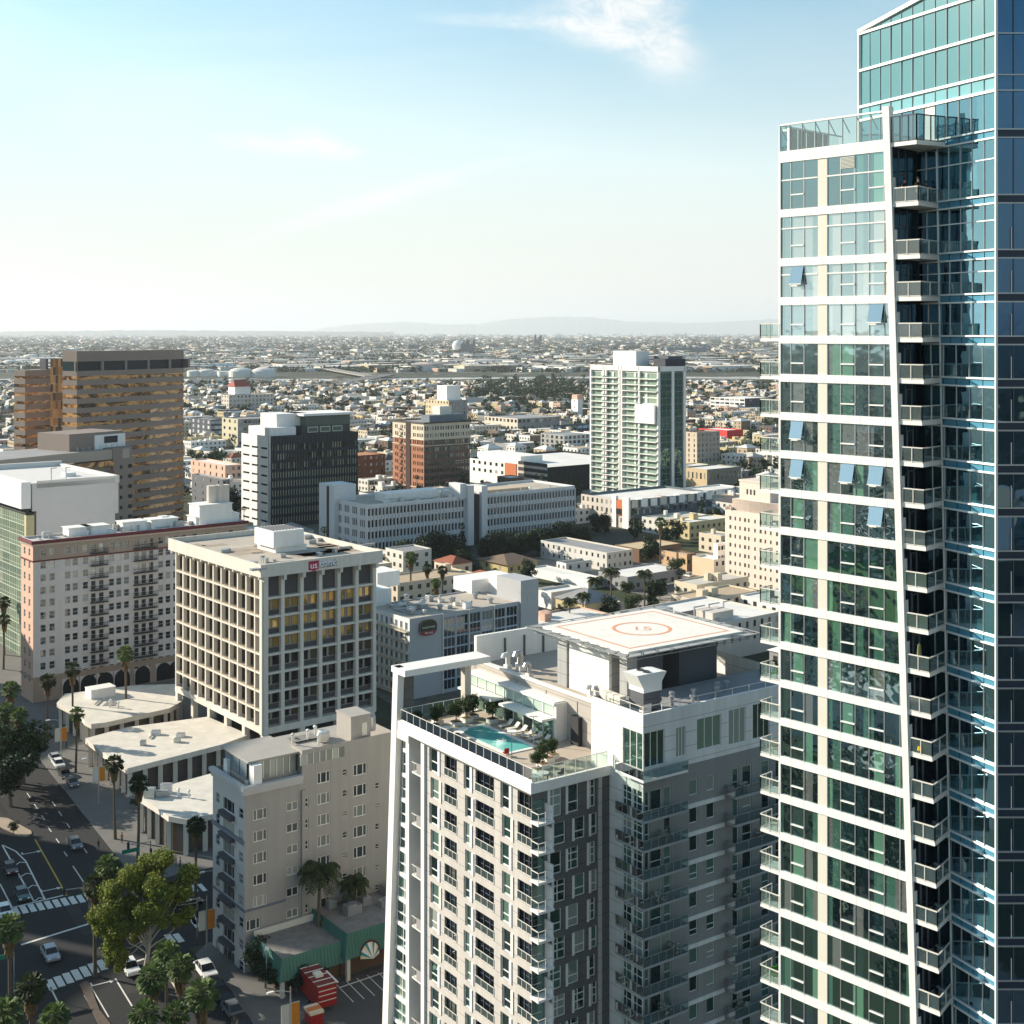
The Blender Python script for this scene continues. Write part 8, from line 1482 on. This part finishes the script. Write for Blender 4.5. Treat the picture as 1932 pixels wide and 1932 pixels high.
t, k = far('water_tower', 'white mushroom water tower above the low houses', 'water tower', 665, 748); b = MB(); b.lathe(0, 0, [(1.2 * k, 0), (.8 * k, 9 * k), (4 * k, 11 * k), (5 * k, 13.5 * k), (3.5 * k, 16 * k), (0, 17 * k)], 14); b.build('shape', WHITE, t)
t, k = far('crane', 'pale lattice crane leaning over the low district', 'crane', 588, 752); b = MB(); b.bar((0, 0, 0), (-7 * k, 0, 20 * k), 1.2 * k); b.bar((0, 0, 0), (6 * k, 0, 9 * k), .8 * k); b.bar((-7 * k, 0, 20 * k), (6 * k, 0, 9 * k), .3 * k); b.box(-2 * k, -3, 0, 3 * k, 3, 3 * k); b.build('jib', PANEL, t)
# ---------------------------------------------------------------- the low-rise city
PAL = [('white', (.70, .68, .64)), ('cream', (.58, .50, .38)), ('tan', (.44, .35, .25)), ('grey', (.27, .27, .27)), ('salmon', (.52, .34, .26)), ('pale', (.60, .58, .52)), ('brown', (.16, .11, .08)), ('yellowish', (.52, .43, .24))]
RPAL = [('white', (.66, .64, .60)), ('grey', (.24, .24, .245)), ('pale', (.50, .47, .42)), ('red tiled', (.27, .09, .05)), ('dark', (.07, .07, .075)), ('tan', (.42, .33, .23)), ('white', (.70, .68, .65))]
WM = [mat('town wall ' + n, c, .9, .06, .3) for n, c in PAL]; RM = [mat('town roof ' + n, c, .9, .15, .2) for n, c in RPAL]; WD = mat('town window', (.04, .043, .045), .3)
rc = random.Random(21); u38, w38 = Vector((math.cos(GR), math.sin(GR))), Vector((-math.sin(GR), math.cos(GR)))
def clear(x, y, r, pad=0):
    for fx, fy, fr_ in FOOT:
        if (fx - x) ** 2 + (fy - y) ** 2 < (fr_ * .82 + r + pad) ** 2: return False
    d = Vector((x, y)) - RO; a, b_ = d.dot(DR), d.dot(DN)
    if -48 < a < 3 and b_ > -430: return False
    if CS0 - 4 < b_ < CS1 + 4 and -250 < a < 60: return False
    if 0 < a < 60 and -150 < b_ < 60: return False
    v = HY + H * F / y if y > 1 else 9999
    if 703 < v < 724: return False
    return True
def town_mesh(b, o, lx, ly, h, roof, mo=0, win=True, rcs=rc):
    """Adds one low building: walls (material mo), roof (mo+1), windows (mo+2); o in world, axes along the street grid."""
    o = Vector(o); P = lambda x, y, z: (*(o + u38 * x + w38 * y), z)
    b.quad(P(0, 0, 0), P(lx, 0, 0), P(lx, 0, h), P(0, 0, h), mo); b.quad(P(lx, 0, 0), P(lx, ly, 0), P(lx, ly, h), P(lx, 0, h), mo); b.quad(P(lx, ly, 0), P(0, ly, 0), P(0, ly, h), P(lx, ly, h), mo); b.quad(P(0, ly, 0), P(0, 0, 0), P(0, 0, h), P(0, ly, h), mo)
    if roof == 'flat':
        b.quad(P(.3, .3, h - .4), P(lx - .3, .3, h - .4), P(lx - .3, ly - .3, h - .4), P(.3, ly - .3, h - .4), mo + 1)
        for (a0, a1, c0, c1) in ((0, lx, 0, .3), (0, lx, ly - .3, ly), (0, .3, .3, ly - .3), (lx - .3, lx, .3, ly - .3)): b.quad(P(a0, c0, h), P(a1, c0, h), P(a1, c1, h), P(a0, c1, h), mo)
        b.quad(P(.3, ly - .3, h - .4), P(lx - .3, ly - .3, h - .4), P(lx - .3, ly - .3, h), P(.3, ly - .3, h), mo); b.quad(P(lx - .3, ly - .3, h - .4), P(lx - .3, .3, h - .4), P(lx - .3, .3, h), P(lx - .3, ly - .3, h), mo)
        for _ in range(rcs.choice((0, 1, 2, 3))):
            x, y, s, t = rcs.uniform(1, max(1.1, lx - 4)), rcs.uniform(1, max(1.1, ly - 4)), rcs.uniform(1, 3), rcs.uniform(.8, 2.2); vs = [P(x, y, h - .4), P(x + s, y, h - .4), P(x + s, y + s, h - .4), P(x, y + s, h - .4), P(x, y, h + t), P(x + s, y, h + t), P(x + s, y + s, h + t), P(x, y + s, h + t)]; b.add(vs, ((0, 1, 5, 4), (1, 2, 6, 5), (2, 3, 7, 6), (3, 0, 4, 7), (4, 5, 6, 7)), mo)
    else:
        e, r = .5, min(lx, ly) * .24; A = [P(-e, -e, h), P(lx + e, -e, h), P(lx + e, ly + e, h), P(-e, ly + e, h)]
        if lx > ly: t1, t2 = P(ly * .45, ly / 2, h + r), P(lx - ly * .45, ly / 2, h + r); b.add(A + [t1, t2], ((0, 1, 5, 4), (1, 2, 5), (2, 3, 4, 5), (3, 0, 4)), mo + 1)
        else: t1, t2 = P(lx / 2, lx * .45, h + r), P(lx / 2, ly - lx * .45, h + r); b.add(A + [t1, t2], ((0, 1, 4), (1, 2, 5, 4), (2, 3, 5), (3, 0, 4, 5)), mo + 1)
    if win:
        for k in range(int(h // 3.1)):
            z = k * 3.1 + 1.0
            for (n_, f) in ((int(lx // 3.2), 0), (int(ly // 3.2), 1)):
                for i in range(n_):
                    a = (i + .3) * (lx if f == 0 else ly) / max(1, n_)
                    if f == 0: b.quad(P(a, -.06, z), P(a + 1.3, -.06, z), P(a + 1.3, -.06, z + 1.4), P(a, -.06, z + 1.4), mo + 2)
                    else: b.quad(P(-.06, a + 1.3, z), P(-.06, a, z), P(-.06, a, z + 1.4), P(-.06, a + 1.3, z + 1.4), mo + 2)
def in_view(x, y, m_=25): return y > 60 and abs(x) < .392 * y + m_
lots = []
B_, S_lot = 96.0, 16.0
for i in range(-130, 190):
    for j in range(-60, 190):
        if i % 6 == 5 or j % 8 == 7: continue
        o = u38 * (i * S_lot) + w38 * (j * S_lot); x, y = o.x, o.y
        if not (150 < y < 2450 and in_view(x, y, 60)): continue
        lots.append((math.hypot(x, y), x, y, i, j))
lots.sort()
SINGLE, mass, trees_near, trees_mass, used = [], MB(), [], [], {}
def label_near(x, y, z, what):
    Y = y; vx, vy = CX + F * x / Y, HY + (H - z) * F / Y; best = min(LANDMARKS, key=lambda l: (l[0] - vx) ** 2 + ((l[1] - vy) * 1.6) ** 2); dx, dy = best[0] - vx, best[1] - vy
    if abs(dx) > 45: rel = 'right of' if dx < 0 else 'left of'
    else: rel = 'behind' if dy > 0 else 'below'
    return f'{what} {rel} {best[2]}'
n_single = 0; taken = set()
for d, x, y, li, lj in lots:
    if (li, lj) in taken: continue
    r = rc.random()
    if not clear(x, y, 9, 2): continue
    woods = (1.02 if 560 < 0 else 0); vx = CX + F * x / y; vy = HY + H * F / y
    dens = .54 if rc.random() < .8 else .22
    if 890 < vx < 1115 and 718 < vy < 790: dens = .72
    elif 360 < vx < 480 and 716 < vy < 760: dens = .8
    elif 1290 < vx < 1460 and 724 < vy < 745: dens = .7
    elif vx > 1200 and 676 < vy < 700: dens = .6
    if r < dens: trees_near.append((x, y)); continue
    if r > .95: continue
    big = rc.random(); wide = big > .62 and (li + 1) % 6 != 5
    if wide: taken.add((li + 1, lj))
    lx, ly = (rc.uniform(8, 13), rc.uniform(9, 14)) if big < .8 else (rc.uniform(13, 15), rc.uniform(13, 15)); lx = rc.uniform(24, 30) if wide else lx; h = rc.choice((4.2, 4.8, 6.6, 7.2, 7.2, 9.8)) if y < 1300 else rc.choice((4.2, 4.8, 6.8, 7.2)); roof = 'flat' if wide or rc.random() < .62 else 'hip'
    o = (x + rc.uniform(-1, 1), y + rc.uniform(-1, 1)); wi, ri = rc.choices(range(8), (30, 16, 12, 9, 7, 16, 3, 5))[0], rc.choices(range(7), (28, 14, 22, 5 if roof == 'hip' else 0, 7, 9, 20))[0]
    if n_single < 285 and y > 330 and in_view(x, y, 5):
        b = MB(); town_mesh(b, (0, 0), lx, ly, h, roof); ob = b.build('low_rise_house' if h < 6 else 'low_rise_block', [WM[wi], RM[ri], WD], None, (*o, 0)); n_single += 1
        what = f"{'small' if h < 5 else ('tall' if h > 9 else 'low')} {PAL[wi][0]} {'house' if h < 6 else 'block'} with {'flat ' if roof == 'flat' else ''}{RPAL[ri][0]} roof"
        SINGLE.append((ob, label_near(x, y, h, what), 'house' if h < 6 else 'building', d))
    else: town_mesh(mass, o, lx, ly, h, roof, 0, y < 1500)
byl = {}
for ob, l, c, d in SINGLE: byl.setdefault(l, []).append((d, ob, c))
for l, v in byl.items():
    v.sort(key=lambda q: q[0])
    for k, (d, ob, c) in enumerate(v): tag(ob, (WORDS[k] + ' ' if len(v) > 1 else '') + l, c, 'low-rise buildings of the town')
TW = mat('town wall mass', (.5, .45, .4), .9, island=1, cols=[c for n_, c in PAL] + [(.62, .60, .56), (.68, .66, .62)]); TR = mat('town roof mass', (.5, .5, .5), .9, island=1, cols=[c for n_, c in RPAL if 'red' not in n_] + [(.56, .53, .48), (.33, .31, .29), (.62, .59, .54)])
tag(mass.build('low_rise_town', [TW, TR, WD]), kind='stuff')
# trees among the houses: the nearest ones singly, the rest as one mass
TV = [broad_mesh(70 + i, 4.0, 8.0, [L_DARK, L_MID, L_DARK][i], 16, .62, 9, .28) for i in range(3)]; TP = fan_palm(90, L_PALMD, 14, 26, 1.3, False); CYP = (lambda cl: (crown_mesh(cl, 26, .55, L_DARK, seed=9), BRO[0][1]))([(0, 0, 2.5 + k * 1.3, 1.5 - k * .12) for k in range(9)])
tl = []; nt_ = 0; tm = MB(); rt = random.Random(5)
for (x, y) in trees_near:
    k = 2 if y < 1500 else 1
    for q in range(k):
        xx, yy = x + rt.uniform(-6, 6), y + rt.uniform(-6, 6)
        if not clear(xx, yy, 3): continue
        if nt_ < 200 and yy > 330 and in_view(xx, yy, 3):
            p = rt.random(); kind, ms, s = ('palm', TP, rt.uniform(.7, 1.1)) if p < .16 else (('dark upright tree', CYP, rt.uniform(.7, 1.1)) if p < .26 else (rt.choice((('dark round tree', TV[0], rt.uniform(.6, 1.25)), ('mid green tree', TV[1], rt.uniform(.6, 1.2)), ('broad dark tree', TV[2], rt.uniform(.9, 1.4))))))
            T = plant_tree('palm_tree' if p < .16 else 'town_tree', ms, (xx, yy), 'x', 'trees of the town', s, 'palm' if p < .16 else 'tree', rt.uniform(0, 6)); tl.append((T, label_near(xx, yy, 7, kind + ' among low roofs'), math.hypot(xx, yy))); nt_ += 1
        else:
            r = rt.uniform(2.6, 5.2); hh = rt.uniform(4, 9) if rt.random() < .85 else rt.uniform(10, 15)
            for c in range(3): leaves(tm, (xx + rt.uniform(-.5, .5) * r, yy + rt.uniform(-.5, .5) * r, hh * rt.uniform(.45, .8)), r * rt.uniform(.5, .8), 16 if yy < 1400 else 9, .95 if yy < 1400 else 1.5, .9, .6, rt)
byl = {}
for T, l, d in tl: byl.setdefault(l, []).append((d, T))
for l, v in byl.items():
    v.sort(key=lambda q: q[0])
    for k, (d, T) in enumerate(v): T['label'] = (WORDS[min(k, 14)] + ' ' if len(v) > 1 else '') + l
L_MASS = leaf_mat('town leaf mass', (.027, .047, .021), .6, .15); tag(tm.build('town_trees', L_MASS), kind='stuff')
# the plain beyond: sheds, roofs and trees as far as the eye reaches
pm, pt = MB(), MB(); rp = random.Random(8)
def row_block(o, lx, ly, h): town_mesh(pm, o, lx, ly, h, 'plain_flat', 0, False)
def flat_box(o, lx, ly, h):
    o = Vector(o); P = lambda x, y, z: (*(o + u38 * x + w38 * y), z)
    pm.quad(P(0, 0, 0), P(lx, 0, 0), P(lx, 0, h), P(0, 0, h), 0); pm.quad(P(0, ly, 0), P(0, 0, 0), P(0, 0, h), P(0, ly, h), 0); pm.quad(P(lx, 0, 0), P(lx, ly, 0), P(lx, ly, h), P(lx, 0, h), 0); pm.quad(P(0, 0, h), P(lx, 0, h), P(lx, ly, h), P(0, ly, h), 1)
for _ in range(10500):
    t = rp.random(); v = lerp(632.5, 664, t ** 1.0) if rp.random() < .45 else lerp(640, 704, rp.random()); y = H * F / (v - HY); x = rp.uniform(-.42, .42) * y
    if not clear(x, y, 0): continue
    s = y / 2500
    if rp.random() < .44: lx, ly, h = rp.uniform(8, 26) * (.7 + .5 * s), rp.uniform(8, 18) * (.7 + .6 * s), rp.uniform(4, 8) * (.8 + .35 * s); flat_box((x, y), lx * 1.3, ly, min(h, 22))
    else:
        r = rp.uniform(4, 8) * (.7 + .45 * s)
        for c in range(2): leaves(pt, (x + rp.uniform(-1.5, 1.5) * r, y, r * .6), r, 7, r * .5, .7, .6, rp)
for _ in range(1300):
    v = lerp(636, 702, rp.random() ** 1.2); y = H * F / (v - HY); x = rp.uniform(-.42, .42) * y
    if clear(x, y, 0): flat_box((x, y), rp.uniform(40, 190), rp.uniform(20, 60), rp.uniform(7, 13))
for _ in range(4200):                               # belts of trees
    v = rp.choice((682, 690, 655, 648, 668, 700, 641, 661, 675, 695)) + rp.gauss(0, 1.3); y = H * F / (v - HY); x = rp.uniform(-.42, .42) * y
    if math.sin(x / y * 21 + v) < .1 or not clear(x, y, 0): continue
    r = rp.uniform(5, 9) * (.8 + .3 * y / 2500); leaves(pt, (x, y, r * .7), r, 10, r * .45, .8, .6, rp)
tag(pm.build('plain_buildings', [TW, TR]), kind='stuff'); tag(pt.build('plain_trees', L_MASS), kind='stuff')
# the far-off dark wood left of the green condominium tower
wd = MB(); rw = random.Random(14)
for _ in range(250):
    vx, vy = rw.triangular(860, 1140, 1050), 0; vy = rw.gauss(737, 11); y = H * F / (vy - HY); x = (vx - CX) / F * y; r = rw.uniform(4.5, 8.5); hh = rw.uniform(7, 15)
    if vy < 718 or vx > 1128: continue
    for c in range(3): leaves(wd, (x + rw.uniform(-.5, .5) * r, y + rw.uniform(-.5, .5) * r, hh * rw.uniform(.4, .85)), r * rw.uniform(.5, .8), 20, 1.25, .95, .6, rw)
tag(wd.build('wood', L_MASS), kind='stuff')
# ---------------------------------------------------------------- the town out of frame, whose shadows and reflections reach into the view
sh = Vector((math.sin(SUN_AZ), math.cos(SUN_AZ))); pn = Vector((-sh.y, sh.x)) * (1 if -sh.y * 0 + sh.x < 0 else 1); pn = Vector((sh.y, -sh.x)); srot = math.atan2(-sh.y, -sh.x)
def off_tower(name, label, p0, p1, a, h, wall, depth=26):
    o = sh * a + pn * p0; T = thing(name, label, 'building', (o.x, o.y, 0), math.atan2(pn.y, pn.x)); L_ = p1 - p0; zs = [(h - 2.5 - 3.4 * k - 1.9, h - 2.5 - 3.4 * k) for k in range(int(h / 3.4) - 1)]; n_ = int(L_ / 3.2); ops = [(L_ * (i + .2) / n_, L_ * (i + .8) / n_, z0, z1) for z0, z1 in zs for i in range(n_)]
    mb = MB(); mb.box(0, 0, 0, L_, depth, h); mb.build('wall', wall, T); place_windows(T, (0, 0), (1, 0), ops, -.02, [DGREY, G_DARK], 'plain', limit=60)
off_tower('shade_tower', 'beige tower out of frame that shades the near crossing', 124, 150, 262, 60, CREAM); off_tower('shade_tower', 'tall grey tower out of frame that shades the beige apartment house', 152, 181, 268, 95, GREY); off_tower('shade_tower', 'white block out of frame that shades the far avenue', 208, 258, 292, 44, WHITE)
of = MB(); ro = random.Random(31); ot = MB()
for _ in range(900):
    a = ro.uniform(1.2, 4.6); d = 120 + 1500 * ro.random() ** .8; x, y = -math.sin(a) * d, math.cos(a) * d
    if in_view(x, y, 60) and y > 0: continue
    if x > -60 and y < 250 and abs(x) < 140 and d < 200: continue
    if math.hypot(x + 150, y - 220) < 130 and y > 0 or not clear(x, y, 10): continue
    if -385 < x < -215 and -60 < y < 45: continue
    if ro.random() < .5 and d > 260: town_mesh(of, (x, y), ro.uniform(12, 34), ro.uniform(12, 30), ro.choice((6, 8, 10, 14, 20)) if y < 60 or d > 600 else 6, 'flat', 0, d < 600, ro)
    else:
        r = ro.uniform(4, 8)
        for c in range(3): leaves(ot, (x + ro.uniform(-1, 1) * r * .5, y + ro.uniform(-1, 1) * r * .5, 6), r * .7, 14, 1.3, .9, .6, ro)
for _ in range(420):                                # the blocks mirrored in the white face of the glass tower
    x, y = ro.uniform(-520, -75), ro.uniform(-260, 70)
    if not clear(x, y, 6) or (y > -40 and x > -110) or (-385 < x < -215 and -60 < y < 45): continue
    if ro.random() < .5: flat = ro.random(); town_mesh(of, (x, y), ro.uniform(8, 26), ro.uniform(8, 22), ro.choice((4, 5, 7, 9, 12)), 'flat', 0, True, ro)
    else:
        r = ro.uniform(3, 6)
        for c in range(3): leaves(ot, (x + ro.uniform(-1, 1) * r * .5, y + ro.uniform(-1, 1) * r * .5, 5), r * .7, 22, .9, .9, .6, ro)
for k in range(14): x, y = ro.uniform(-420, -90), ro.uniform(-220, 60); sheet('side_road', [(x, y), (x + 90, y + 66), (x + 84, y + 74), (x - 6, y + 8)], .02 + k * .004, mat('bleached concrete', (.42, .40, .36), .9, .15, .2) if k % 5 == 0 else ASPHALT)
sheet('park_grass', [(-330, -260), (-15, -260), (-15, 135), (-330, 135)], .006, mat('dark park grass', (.028, .048, .018), 1, .3, .1))  # dark green grass out of frame, mirrored in the tower's lower panes
for _ in range(300):
    x, y = ro.uniform(-320, -20), ro.uniform(-240, 128); r = ro.uniform(2.5, 5.5)
    if -385 < x < -215 and -60 < y < 45 or not clear(x, y, 2): continue
    for c in range(3): leaves(ot, (x + ro.uniform(-1, 1) * r * .5, y + ro.uniform(-1, 1) * r * .5, ro.uniform(3, 7)), r * .7, 24, .8, .9, .6, ro)
tag(of.build('town_out_of_frame', [TW, TR, WD]), kind='stuff'); tag(ot.build('trees_out_of_frame', L_MASS), kind='stuff')
sheet('lawn', [(-390, -60), (-215, -50), (-205, 45), (-380, 35)], .03, mat('lawn', (.05, .14, .02), 1, .2, .08)); sheet('side_road', [(-400, -75), (-200, -64), (-200, -54), (-400, -64)], .035, ASPHALT); sheet('lawn', [(-160, -330), (60, -400), (120, -260), (-90, -210)], .03, MATS['lawn'])
# ---------------------------------------------------------------- haze
hz = MB(); hz.box(-85000, -85000, -1, 85000, 85000, 900); hm = bpy.data.materials.new('haze'); hm.use_nodes = True; nt = hm.node_tree; nt.nodes.clear()
o_ = nt.nodes.new('ShaderNodeOutputMaterial'); v_ = nt.nodes.new('ShaderNodeVolumePrincipled'); v_.inputs['Color'].default_value = (.88, .95, 1, 1); v_.inputs['Density'].default_value = HAZE_DENSITY; v_.inputs['Anisotropy'].default_value = .2
nt.links.new(v_.outputs[0], o_.inputs['Volume']); tag(hz.build('haze', hm), kind='stuff')
